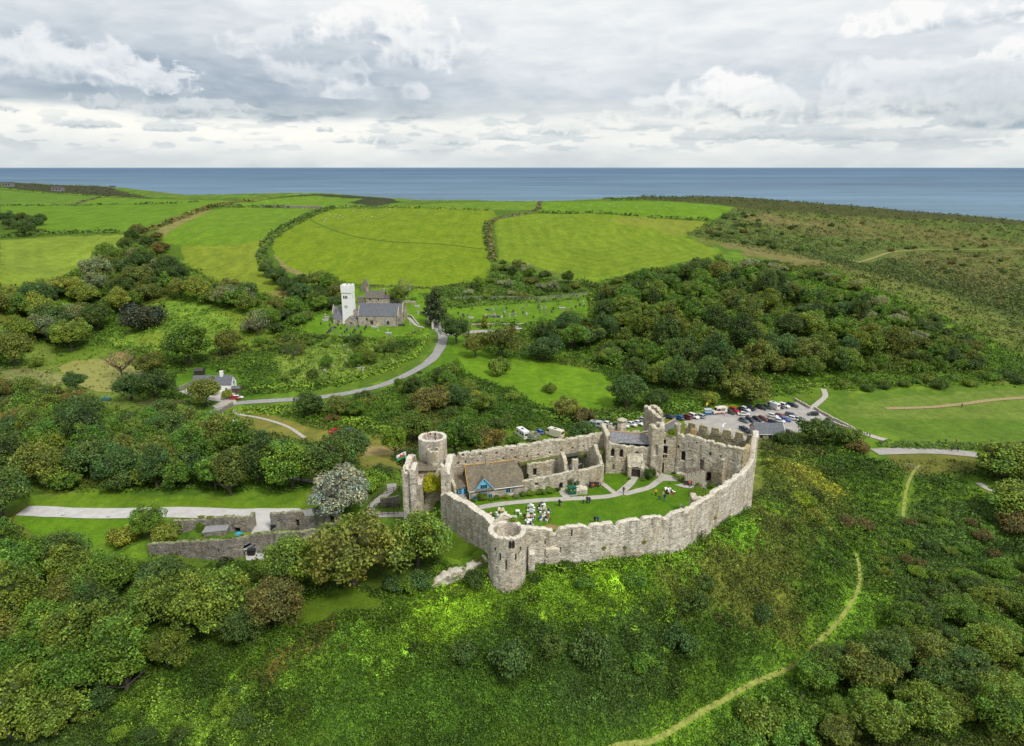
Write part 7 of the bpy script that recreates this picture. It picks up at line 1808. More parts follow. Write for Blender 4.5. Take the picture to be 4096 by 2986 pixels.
ruin('wall', barn, [e0[:2], e1[:2]], .8, BB, prof=[Z3(1210,940), Z3(1300,935), Z3(1445,925), Z3(1465,960), Z3(1480,970)], rag=.25, seed=68, mats=FARM, holes=[(Z3(1420,1015), .9, 1.5, 'rect'), (Z3(1262,1000), .3, .35, 'rect')])
ruin('wall', barn, [e1[:2], e2[:2]], .8, BB, prof=[Z3(1480,975), Z3(1600,955), Z3(1700,930), Z3(1830,905)], rag=.3, seed=69, mats=FARM, holes=[(Z3(1705,990), 1.0, 1.7, 'rect')])
for p, s, c in [(Z3(640, 1100), (2.4, .8, 4.2), 'green'), (Z3(745, 1100), (2.0, .7, 2.4), 'green')]:
 w = gp(p); o = bpy.data.objects.new('ivy', CROWNS['round'][4]); COL.objects.link(o); o.parent = barn; o.location = (w[0], w[1] - .4, w[2] - .3); o.scale = tuple(v * .5 for v in s); o.color = (*TC[c], 1)
rg = np.random.default_rng(8)
for k in range(46):
 a, b_, pf = [(n0, n1, 1172), (n1, nA, 1142), (nB, n2, 1098), (m1, m2, 974), (n2, n3, 1068)][k % 5]; f = rg.random()
 X, Yy = a[0] + (b_[0] - a[0]) * f, a[1] + (b_[1] - a[1]) * f
 zz = hit_line([a[:2], b_[:2]], Z3(((a[0] + (b_[0] - a[0]) * f) * 0) + 800, pf))[1]
 o = bpy.data.objects.new('wall_plants', CROWNS['low'][k % 5]); COL.objects.link(o); o.parent = barn; o.location = (X, Yy + .45, zz - .25); s = rg.uniform(.4, .95); o.scale = (s * 1.3, s * .6, s * .55); o.color = (*TC[['yellowgreen', 'green', 'bright', 'olive'][k % 4]], 1)
lr = thing('slate_lean_to', 'grey slate roof fragment leaning inside the ruined barn', 'shed'); w0 = gp(Z3(640, 1150)); w1 = gp(Z3(845, 1130))
slab('roof', [(w0[0], w0[1], w0[2] + 1.6), (w1[0], w1[1], w1[2] + 1.6), (w1[0] + .2, w1[1] + 1.6, w1[2] + 2.3), (w0[0] + .2, w0[1] + 1.6, w0[2] + 2.2)], plain('grey_slate', (.24, .24, .25), .85, .2, 2), lr)
bm = bmesh.new(); box(bm, w0[0] + .1, w1[0] - .1, w0[1] + .2, w0[1] + 1.4, w0[2] - .6, w0[2] + 1.5); obj('wall', bm, STONE_FAR, lr)
# ---- boundary walls, fences, railings
def low_wall(pts, h, t, label, mats=None, name='stone_wall', z=None, rag=.18, seed=0):
 P_ = smooth_line([(ground(p) if z is None else at_z(p, z))[:2] for p in pts], 1.2)
 r = thing(name, label, 'wall')
 ruin('masonry', r, [tuple(p) for p in P_], t, lambda x, y: gz(x, y) - .6, top=0, prof=None, rag=rag, mats=mats or FARM, seed=seed) if False else None
 cum = np.concatenate([[0], np.cumsum(np.hypot(*(P_[1:] - P_[:-1]).T))])
 pr = [(cum[k], gz(*P_[k]) + h) for k in range(len(P_))]
 ruin('masonry', r, [tuple(p) for p in P_], t, lambda x, y: gz(x, y) - .6, prof=pr, rag=rag, mats=mats or FARM, seed=seed, res=.5, bulge=.06)
 return r
low_wall([Z5(1598, 1190), Z5(1660, 1150), Z5(1720, 1110), Z5(1762, 1085)], 1.7, .5, 'grey stone parapet wall along the lane below the cottage', seed=70)
low_wall([Z5(1340, 975), Z5(1390, 955), Z5(1445, 935)], 1.6, .5, 'curved stone wall beside the cottage garden', seed=71)
low_wall([Z6(1615, 180), Z6(1720, 240), Z6(1890, 345), Z6(2010, 390)][:2], 1.1, .5, 'stone wall along right edge of car park', [STONE_CH, DARK_HOLE], seed=72)
low_wall([Z6(1750, 240), Z6(1860, 305), Z6(1960, 355), Z6(2020, 385)], 1.1, .5, 'stone wall along the beach path', [STONE_CH, DARK_HOLE], seed=73)
low_wall([Z6(1885, 345), Z6(1940, 365), Z6(2000, 385)], .9, .5, 'short stone wall between car park and beach path', [STONE_CH, DARK_HOLE], seed=74)
low_wall([ZC(1450, 585), ZC(1700, 580), ZC(1980, 592)], 1.3, .5, 'low stone wall in front of the garden by stone house', [STONE_CH, DARK_HOLE], seed=75)
low_wall([ZC(1780, 850), ZC(1870, 870), ZC(1960, 980), ZC(2030, 1060)], 1.0, .5, 'low retaining wall beside the churchyard path', [STONE_CH, DARK_HOLE], seed=76)
low_wall([Z4(1260, 447), Z4(1450, 445), Z4(1650, 442)], 1.2, .5, 'low stone wall behind the parked red car by cemetery', [STONE_CH, DARK_HOLE], seed=77)
low_wall([Z3(2105, 880), Z3(2180, 885), Z3(2262, 870)], 2.2, .6, 'stone revetment under the gatehouse path', seed=78)
low_wall([Z7(1155, 212), Z7(1300, 212), Z7(1430, 216)], 2.2, .8, 'straight grey stone wall on skyline of the middle fields', seed=79)
def fence(pts, h, step, label, rails=2, mat=WOOD, name='fence', pr=.07, rr=.045, cat='fence', pick=None):
 P_ = smooth_line([(ground(p) if not isinstance(p[0], tuple) else p)[:2] for p in pts], step)
 r = thing(name, label, cat)
 pts3 = [Vector((x, y, gz(x, y))) for x, y in P_]
 for k, p in enumerate(pts3):
  bm = bmesh.new(); tube(bm, [p - Vector((0, 0, .3)), p + Vector((0, 0, h))], pr, 5); obj('post', bm, mat, r)
 for k in range(rails):
  bm = bmesh.new(); tube(bm, [p + Vector((0, 0, h * (k + 1) / rails - .08)) for p in pts3], rr, 4); obj('rail', bm, mat, r)
 return r
fence([Z4(1160, 268), Z4(1300, 262), Z4(1500, 258), Z4(1700, 265), Z4(1900, 250), Z4(2090, 232)], 2.0, 6, 'long pale wooden fence behind the cemetery', 3, plain('grey_timber', (.34, .32, .28)), pr=.11, rr=.09)
fence([Z5(1230, 865), Z5(1320, 848), Z5(1410, 842)], 1.3, 2.6, 'timber rail fence on upper side of cottage garden', 3, WOOD, pr=.1, rr=.08)
fence([Z5(1035, 1085), Z5(1200, 1075), Z5(1330, 1070), Z5(1465, 1062)], 1.4, 3, 'timber rail fence below the cottage', 3, WOOD, pr=.11, rr=.09)
fence([Z5(920, 1010), Z5(1000, 1050)], 1.2, 2.5, 'short rail fence below the dark trees by pond', 3, WOOD, pr=.1, rr=.08)
fence([Z3(2015, 880), Z3(2085, 800), Z3(2160, 775), Z3(2262, 752)], 1.3, 2, 'dark railing climbing beside the gatehouse path', 3, DARKWOOD)
fence([Z3(2060, 900), Z3(2160, 895), Z3(2262, 905)], 1.3, 2, 'dark railing on far side of gatehouse bridge', 3, DARKWOOD)
fence([Z3(2080, 955), Z3(2170, 950), Z3(2250, 945)], 1.3, 2, 'dark railing on near side of gatehouse bridge', 3, DARKWOOD)
fence([Z3(2190, 665), Z3(2262, 690)], 1.3, 1.8, 'short dark railing above the gatehouse path bend', 3, DARKWOOD)
fence([Z3(1275, 640), Z3(1370, 635), Z3(1480, 640)], 1.3, 2.2, 'dark railing on woodland path behind lawn', 2, DARKWOOD)
fence([Z10(1745, 188), Z10(1775, 195), Z10(1800, 205)], 1.4, 1.6, 'short pale fence at foot of the upper path', 3, plain('grey_timber', (.34, .32, .28)))
def pole(p, h, label, r=.11, mat=WOOD, arm=True, name='utility_pole'):
 g = ground(p); t = thing(name, label, 'pole', g)
 bm = bmesh.new(); tube(bm, [(0, 0, -.5), (0, 0, h)], [r, r * .75], 7); obj('post', bm, mat, t)
 if arm:
  bm = bmesh.new(); box(bm, -.7, .7, -.06, .06, h - .6, h - .48); obj('crossarm', bm, mat, t)
  for x in (-.6, 0, .6):
   bm = bmesh.new(); tube(bm, [(x, 0, h - .48), (x, 0, h - .28)], [.06, .04], 6); obj('insulator', bm, BLACK, t)
 return t
pole(Z5(1780, 1000), 8.5, 'tall thin pole at right end of white cottage', arm=True)
pole(Z3(1790, 470), 4, 'short pale pole in trees left of the gatehouse', .12, plain('grey_timber', (.34, .32, .28)))
pole(Z10(1553, 85), 5, 'brown signpost by bend of the coast path', .1, WOOD, False, 'signpost')
pole(Z4(973, 430), 5, 'slim pale lamp post at church gate', .1, METAL, False, 'lamp_post')
for k, (p, l) in enumerate([(Z4(1013, 465), 'white gate pillar left of church drive'), (Z4(1068, 465), 'white gate pillar right of church drive')]):
 g = ground(p); t = thing('gate_pillar', l, 'pillar', g); bm = bmesh.new(); box(bm, -.5, .5, -.5, .5, -.4, 3.0); obj('shaft', bm, plain('pillar_render', (.55, .53, .48), .85), t); bm = bmesh.new(); box(bm, -.62, .62, -.62, .62, 3.0, 3.25); tube(bm, [(0, 0, 3.25), (0, 0, 3.5), (0, 0, 3.9)], [.3, .34, .1], 8); obj('cap', bm, STONE_CH, t)
for k, (p, w, l) in enumerate([(Z7(28, 120), 14, 'grey blockhouse at left end of far headland'), (Z7(250, 140), 14, 'grey blockhouse in middle of far headland'), (Z7(90, 122), 5, 'small grey hut between the two headland blockhouses'), (Z7(160, 128), 4, 'tiny grey pillbox on the far headland'), (Z7(495, 126), 8, 'grey blockhouse at right end of the headland')]):
 g = ground(p); t = thing('blockhouse', l, 'building', g); bm = bmesh.new(); box(bm, -w / 2, w / 2, 0, w * .6, -2, w * .42); obj('wall', bm, plain('grey_render', (.20, .20, .20), .9), t)
 bm = bmesh.new(); box(bm, -w / 2 - .4, w / 2 + .4, -.4, w * .6 + .4, w * .42, w * .48); obj('roof', bm, plain('dark_concrete', (.12, .12, .12), .9), t)
 bm = bmesh.new()
 for q in range(3): box(bm, -w * .35 + q * w * .3, -w * .22 + q * w * .3, -.06, -.004, w * .15, w * .3)
 obj('window', bm, DARK_HOLE, t)
# ---- vehicles
def wheel(x, y, r, w, parent):
 bm = bmesh.new(); M = Matrix.Translation((x, y, r)) @ Matrix.Rotation(PI / 2, 4, 'X')
 tube(bm, [M @ Vector((0, 0, -w / 2)), M @ Vector((0, 0, w / 2))], r, 14); o = obj('wheel', bm, TYRE, parent)
 bm = bmesh.new(); s = -1 if y < 0 else 1; tube(bm, [(x, y + s * w * .3, r), (x, y + s * (w / 2 + .015), r)], r * .62, 10); obj('rim', bm, METAL, o)
HEADL = plain('headlamp', (.75, .77, .80), .1, .05, spec=.8); TAILL = plain('tail_lamp', (.45, .02, .02), .25, .1); PLATE_Y = plain('yellow_plate', (.75, .55, .05), .5, .05); PLATE_W = plain('white_plate', (.8, .8, .8), .5, .05)
def car_proto(name, L=4.2, W=1.76, H=1.48, kind='hatch'):
 """body lofted along its length, cabin glass, wheels, lamps and plates; nose towards +x"""
 t = thing(name, 'car', 'car'); h = L / 2; w = W / 2
 belt = H * .60; zb = .22
 st = [(-h, .80, belt * .62, .42), (-h + .06, .90, belt * .95, .26), (-h + .35, .97, belt, zb), (-.2 * L, 1, belt * 1.0, zb), (.12 * L, 1, belt * .98, zb), (.26 * L, .99, belt * .95, zb), (h - .45, .96, belt * .86, zb), (h - .08, .86, belt * .76, .28), (h, .74, belt * .58, .40)]
 bm = bmesh.new(); rings = []
 for x, k, zt, z0 in st:
  y = w * k
  rings.append([bm.verts.new(v) for v in ((x, -y * .9, z0), (x, -y, z0 + .14), (x, -y, zt * .72), (x, -y * .92, zt), (x, y * .92, zt), (x, y, zt * .72), (x, y, z0 + .14), (x, y * .9, z0))])
 for a, b in zip(rings, rings[1:]):
  for i in range(8): bm.faces.new([a[i], a[(i + 1) % 8], b[(i + 1) % 8], b[i]])
 bm.faces.new(rings[0][::-1]); bm.faces.new(rings[-1])
 fx = {'hatch': (.24 * L, .06 * L, -.40 * L, -.46 * L), 'estate': (.23 * L, .06 * L, -.44 * L, -.485 * L), 'saloon': (.22 * L, .05 * L, -.24 * L, -.38 * L), 'suv': (.24 * L, .08 * L, -.44 * L, -.485 * L)}[kind]
 lo = [(fx[0], w * .88), (fx[3], w * .88)]; up = [(fx[1], w * .70), (fx[2], w * .72)]
 c0 = [Vector((lo[0][0], -lo[0][1], belt * .97)), Vector((lo[0][0], lo[0][1], belt * .97)), Vector((lo[1][0], lo[1][1], belt * .99)), Vector((lo[1][0], -lo[1][1], belt * .99))]
 c1 = [Vector((up[0][0], -up[0][1], H - .04)), Vector((up[0][0], up[0][1], H - .04)), Vector((up[1][0], up[1][1], H - .03)), Vector((up[1][0], -up[1][1], H - .03))]
 A = [bm.verts.new(v) for v in c0]; B = [bm.verts.new(v) for v in c1]
 mid = [bm.verts.new(((up[0][0] + up[1][0]) / 2, s * w * .66, H)) for s in (-1, 1)]
 for i in range(4): bm.faces.new([A[i], A[(i + 1) % 4], B[(i + 1) % 4], B[i]])
 bm.faces.new([B[0], B[1], mid[1], mid[0]]); bm.faces.new([mid[0], mid[1], B[2], B[3]])
 bm.faces.new([B[1], B[2], mid[1]]); bm.faces.new([B[3], B[0], mid[0]])
 bmesh.ops.recalc_face_normals(bm, faces=bm.faces)
 bmesh.ops.bevel(bm, geom=[e for e in bm.edges if e.calc_face_angle(0) > .5], offset=.035, segments=1, affect='EDGES')
 b = obj('body', bm, PAINT, t); b['_paint'] = 1
 for nm, (i, j) in (('windscreen', (0, 1)), ('side_window', (1, 2)), ('rear_window', (2, 3)), ('side_window', (3, 0))):
  bm = bmesh.new(); p = [c0[i], c0[j], c1[j], c1[i]]; ctr = sum(p, Vector()) / 4
  n = (p[1] - p[0]).cross(p[3] - p[0]).normalized()
  q = [ctr + (v - ctr) * .88 + n * .022 for v in p]; poly(bm, q)
  obj(nm, bm, GLASS, t)
 for x in (-.30 * L, .305 * L):
  for y in (-w + .06, w - .06): wheel(x, y, .33 if kind != 'suv' else .37, .2, t)
 for s in (-1, 1):
  bm = bmesh.new(); box(bm, h - .22, h - .02, s * w * .62 - .17, s * w * .62 + .17, belt * .56, belt * .74); obj('headlight', bm, HEADL, t)
  bm = bmesh.new(); box(bm, -h + .0, -h + .16, s * w * .70 - .14, s * w * .70 + .14, belt * .66, belt * .92); obj('tail_light', bm, TAILL, t)
  bm = bmesh.new(); box(bm, .17 * L, .17 * L + .16, s * (w + .1) - .1, s * (w + .1) + .1, belt * .98, belt * 1.12); mo = obj('mirror', bm, PAINT, t); mo['_paint'] = 1
 bm = bmesh.new(); box(bm, h - .02, h + .015, -.26, .26, .36, .47); obj('number_plate', bm, PLATE_W, t)
 bm = bmesh.new(); box(bm, -h - .015, -h + .03, -.26, .26, belt * .62, belt * .62 + .12); obj('number_plate', bm, PLATE_Y, t)
 return t
def van_proto(name, L, W, H, nose=1.2, windows=False, stripe=None, luton=False, hatch=None):
 t = thing(name, 'van', 'van'); h = L / 2; w = W / 2
 hood = H * .46
 prof = [(-h, .3), (h - .05, .3), (h, .55), (h - .05, hood), (h - nose * .62, hood + .12), (h - nose, H * .92), (h - nose - .25, H), (-h + .05, H), (-h, H - .1)]
 bm = bmesh.new(); prism(bm, prof, -w, w); bmesh.ops.recalc_face_normals(bm, faces=bm.faces)
 for v in bm.verts:
  if v.co.z > H * .6: v.co.y *= .93
 bmesh.ops.bevel(bm, geom=bm.edges[:], offset=.06, segments=1, affect='EDGES')
 b = obj('body', bm, PAINT, t); b['_paint'] = 1
 if luton:
  bm = bmesh.new(); box(bm, -h, h - nose + .55, -w * 1.04, w * 1.04, H * .80, H * 1.12); bmesh.ops.bevel(bm, geom=bm.edges[:], offset=.08, segments=1, affect='EDGES'); o = obj('overcab', bm, PAINT, t); o['_paint'] = 1
 def pane(pts, nm='windscreen', m=GLASS):
  bm = bmesh.new(); poly(bm, pts); obj(nm, bm, m, t)
 a = Vector((h - nose * .62, 0, hood + .12)); c = Vector((h - nose, 0, H * .92)); n = Vector((c.z - a.z, 0, a.x - c.x)).normalized() * .03
 p0, p1 = a.lerp(c, .12) + n, a.lerp(c, .9) + n
 pane([(p0.x, -w * .86, p0.z), (p0.x, w * .86, p0.z), (p1.x, w * .80, p1.z), (p1.x, -w * .80, p1.z)])
 for s in (-1, 1):
  y0, y1 = s * (w + .012), s * (w * .94 + .012)
  xs = [(h - nose - .95, h - nose * .8)] + ([(-h + .5, -h + 1.6), (-h + 2.0, -h + 3.1)] if windows else [])
  for x0, x1 in xs: pane([(x0, y0, H * .56), (x1, y0, H * .56), (x1 - (.25 if x0 == xs[0][0] else 0), y1, H * .82), (x0, y1, H * .82)], 'side_window')
  bm = bmesh.new(); box(bm, h - .12, h + .01, s * w * .72 - .16, s * w * .72 + .16, .72, .98); obj('headlight', bm, HEADL, t)
  bm = bmesh.new(); box(bm, -h - .02, -h + .1, s * w * .86 - .1, s * w * .86 + .1, .8, 1.2); obj('tail_light', bm, TAILL, t)
  if stripe:
   bm = bmesh.new(); box(bm, -h + .1, h - .35, s * (w + .004) - .01, s * (w + .004) + .01, .42, .72); obj('stripe', bm, stripe, t)
   if hatch:
    bm = bmesh.new(); box(bm, -h + 1.0, -h + 2.7, s * (w * .97 + .03) - .02, s * (w * .97 + .03) + .02, H * .5, H * .84); obj('serving_hatch', bm, hatch, t)
    bm = bmesh.new(); box(bm, -h + 2.9, -h + 3.7, s * (w * .97 + .03) - .02, s * (w * .97 + .03) + .02, H * .5, H * .80); obj('menu_board', bm, stripe, t)
  for x in (-.30 * L, .30 * L): wheel(x, s * (w - .1), .36, .22, t)
 bm = bmesh.new(); box(bm, -h - .02, -h + .03, -.26, .26, .55, .67); obj('number_plate', bm, PLATE_Y, t)
 bm = bmesh.new(); box(bm, -h - .012, -h - .002, -w * .72, w * .72, H * .56, H * .82); obj('rear_window', bm, GLASS, t)
 bm = bmesh.new(); box(bm, -.6, .5, -.35, .35, H * (1.13 if luton else 1.0), H * (1.13 if luton else 1.0) + .08); obj('roof_vent', bm, BLACK if not stripe else WHITE, t)
 return t
_used = set()
CARP = {k: car_proto('parked_car', *v) for k, v in {'hatch': (4.0, 1.74, 1.48, 'hatch'), 'estate': (4.55, 1.8, 1.5, 'estate'), 'saloon': (4.6, 1.8, 1.42, 'saloon'), 'suv': (4.5, 1.86, 1.68, 'suv')}.items()}
CC = {'white': (.75, .75, .75), 'black': (.012, .012, .015), 'dark': (.04, .045, .055), 'navy': (.015, .03, .08), 'blue': (.02, .12, .42), 'red': (.52, .012, .02), 'darkred': (.16, .012, .02), 'silver': (.42, .44, .46), 'grey': (.12, .13, .15), 'cream': (.72, .66, .55), 'green': (.04, .09, .06)}
def car(p, deg, kind, col, label, group=None, protos=CARP, scale=1):
 """deg: heading of the nose, 0 = away to the right (+x), 90 = away from the camera"""
 g = ground(p); z = g[2] + .17
 pr = protos[kind]
 if pr.name not in _used:
  _used.add(pr.name); o = pr; o.location = (g[0], g[1], z); o.rotation_euler = (0, 0, math.radians(deg))
  for c in children(o):
   if c.get('_paint'): c.color = (*CC[col], 1)
  o['label'] = label
  if group: o['group'] = group
 else: o = dup(pr, (g[0], g[1], z), math.radians(deg), label, group, color=CC[col])
 o.scale = (scale,) * 3
 if group is None and 'group' in o: del o['group']
 return o
GC = 'cars parked in the seaside car park'; GR = 'cars parked along the grass behind the castle'
for p, d, k, c, l in [
 (ZP(1280,285), -55, 'estate', 'dark', 'dark estate car just right of ice cream van'), (ZP(1352,265), -58, 'suv', 'red', 'bright red people carrier in back row of car park'), (ZP(1445,255), -55, 'saloon', 'black', 'black saloon between red people carrier and white car'), (ZP(1515,245), -55, 'hatch', 'white', 'white hatchback right of black saloon in back row'),
 (ZP(1592,235), -55, 'hatch', 'navy', 'navy hatchback at end of first group in back row'), (ZP(1755,220), -50, 'estate', 'black', 'black estate left of the dark green saloon in back row'), (ZP(1840,208), -50, 'saloon', 'green', 'dark green saloon partly behind the white box van'),
 (ZP(2022,202), -50, 'suv', 'black', 'black car right of the white box van'), (ZP(2100,192), -50, 'suv', 'white', 'white car beside black one, right of box van'), (ZP(2225,180), -45, 'estate', 'black', 'black estate with open boot at right end of back row'),
 (ZP(1490,315), -8, 'saloon', 'white', 'white saloon parked sideways behind middle row of car park'), (ZP(1492,415), -55, 'hatch', 'grey', 'grey hatchback at left end of middle row'), (ZP(1592,410), -55, 'estate', 'dark', 'dark estate with roof box in middle row'), (ZP(1688,395), -50, 'hatch', 'black', 'black hatchback left of dark red car in middle row'),
 (ZP(1772,388), -50, 'hatch', 'darkred', 'dark red hatchback in middle row with people beside it'), (ZP(1935,345), -40, 'hatch', 'white', 'white hatchback behind the long black car'), (ZP(2025,340), -35, 'saloon', 'darkred', 'dark red saloon with glossy roof beyond white hatchback'), (ZP(1948,448), -45, 'estate', 'black', 'long black estate at front of middle row'),
 (ZP(2035,420), -40, 'hatch', 'white', 'white car between the black estate and thorn tree'), (ZP(2110,400), -35, 'saloon', 'blue', 'bright blue car half hidden by thorn tree'), (ZP(2205,330), -40, 'estate', 'grey', 'dark grey estate right of the glossy red saloon'), (Z6(1610,318), -40, 'hatch', 'white', 'white car behind the thorn tree beside silver one'), (Z6(1650,322), -40, 'hatch', 'silver', 'silver car at right end of middle row'),
 (Z6(1745,285), 175, 'hatch', 'black', 'black hatchback alone at right side of car park'), (ZP(1515,560), -70, 'estate', 'navy', 'dark blue car beside the slate-roofed shed'), (ZP(2165,590), -30, 'saloon', 'black', 'black car just right of the slate-roofed shed')]:
 car(p, d, k, c, l, GC)
for p, d, k, c, l in [
 (ZP(380,362), -40, 'saloon', 'navy', 'dark blue car nearest the tall ruin on the grass'), (ZP(512,370), 125, 'hatch', 'blue', 'bright blue small car with white roof box on grass'), (ZP(628,362), 125, 'suv', 'darkred', 'dark red car with open tailgate on the grass'), (ZP(738,355), -55, 'suv', 'white', 'white sport utility car on the grass by dark red one'), (ZP(825,345), 125, 'estate', 'silver', 'silver estate at right end of the grass row'),
 (Z2(215,345), -30, 'estate', 'silver', 'silver car left of the silver van'), (Z2(345,358), -40, 'hatch', 'white', 'white car right of the silver van'), (Z2(400,338), -40, 'saloon', 'white', 'white saloon left of the round chimney'), (Z2(465,350), 130, 'hatch', 'black', 'black car directly left of round chimney'), (Z2(545,350), -45, 'hatch', 'white', 'white car directly right of round chimney'), (Z2(607,340), -45, 'saloon', 'white', 'white saloon second right of round chimney'), (Z2(668,330), -45, 'saloon', 'white', 'white saloon beside the tall ruin, third right of chimney'), (Z2(715,305), -45, 'hatch', 'silver', 'silver car half hidden by the tall ruin')]:
 car(p, d, k, c, l, GR)
for p, d, k, c, l in [
 (Z1(1058,425), 125, 'suv', 'black', 'black car on grass left of the white camper van'), (Z1(1230,380), 120, 'hatch', 'white', 'small white car behind silvery bush by camper van'), (Z1(1278,360), 120, 'hatch', 'blue', 'blue car behind silvery bush between the vans'),
 (Z3(1735,270), 45, 'saloon', 'red', 'bright red saloon on the dry camping field'), (Z3(1868,268), 20, 'estate', 'navy', 'dark blue car behind round tree on camping field'), (Z3(2165,345), 100, 'hatch', 'black', 'black hatchback near the keep on camping field'),
 (Z3(1008,1230), 60, 'saloon', 'white', 'white car seen through the barn archway'), (Z4(1565,475), 175, 'saloon', 'red', 'red car parked below the cemetery wall'), (Z4(1610,472), 5, 'hatch', 'white', 'white car parked beside red one below cemetery'), (Z4(752,275), 175, 'saloon', 'red', 'red car by the old stone house garden'), (Z4(735,258), 175, 'hatch', 'blue', 'blue car under tree by old stone house'),
 (Z5(1778,1037), 10, 'hatch', 'red', 'red car at cottage drive entrance'), (Z5(1800,1033), 10, 'hatch', 'white', 'white car at cottage drive entrance')]:
 car(p, d, k, c, l, None)
VANS = {'box': van_proto('van', 5.6, 2.0, 2.6), 'camper': van_proto('camper_van', 6.4, 2.2, 2.7, 1.4, True, luton=True), 'silver': van_proto('van', 5.4, 2.0, 2.3, 1.1, True), 'cream': van_proto('van', 6.6, 2.2, 2.9, .7),
 'ice': van_proto('ice_cream_van', 5.6, 2.05, 2.75, 1.3, False, plain('maroon', (.22, .012, .02), .5, .1), False, plain('hatch_grey', (.16, .2, .22), .3, .2)), 'horse': van_proto('camper_van', 6.2, 2.2, 2.9, 1.3, True)}
VB = ['box', 'camper', 'silver', 'cream', 'ice', 'horse']
for (p, d, c, l), k in zip([(ZP(1925,210), 120, 'white', 'white box van in back row of car park'), (Z1(1145,390), 118, 'white', 'white camper van with roof lights on grass behind the long wall'), (Z2(280,350), 160, 'silver', 'silver-grey van among the grass row of cars'), (Z1(1398,385), 140, 'cream', 'tall cream van on grass behind the long wall'),
 (ZP(1120,290), 195, 'cream', 'cream and maroon ice cream van in car park'), (Z3(865,245), 30, 'white', 'white motorhome half behind trees on camping field')], VB):
 o = car(p, d, k, c, l, None, VANS)
 for ch in children(o):
  if ch.get('_paint'): ch.color = (*CC[c], 1)
car(Z3(2242,345), 95, 'camper', 'white', 'white camper van half hidden by poplar left of keep', None, VANS)
for o in list(COL.objects):
 if o.name.split('.')[0] in ('van', 'camper_van', 'ice_cream_van') and o.parent is None: o['category'] = 'van'
for k in ('hatch', 'estate', 'saloon', 'suv'): assert CARP[k].name in _used
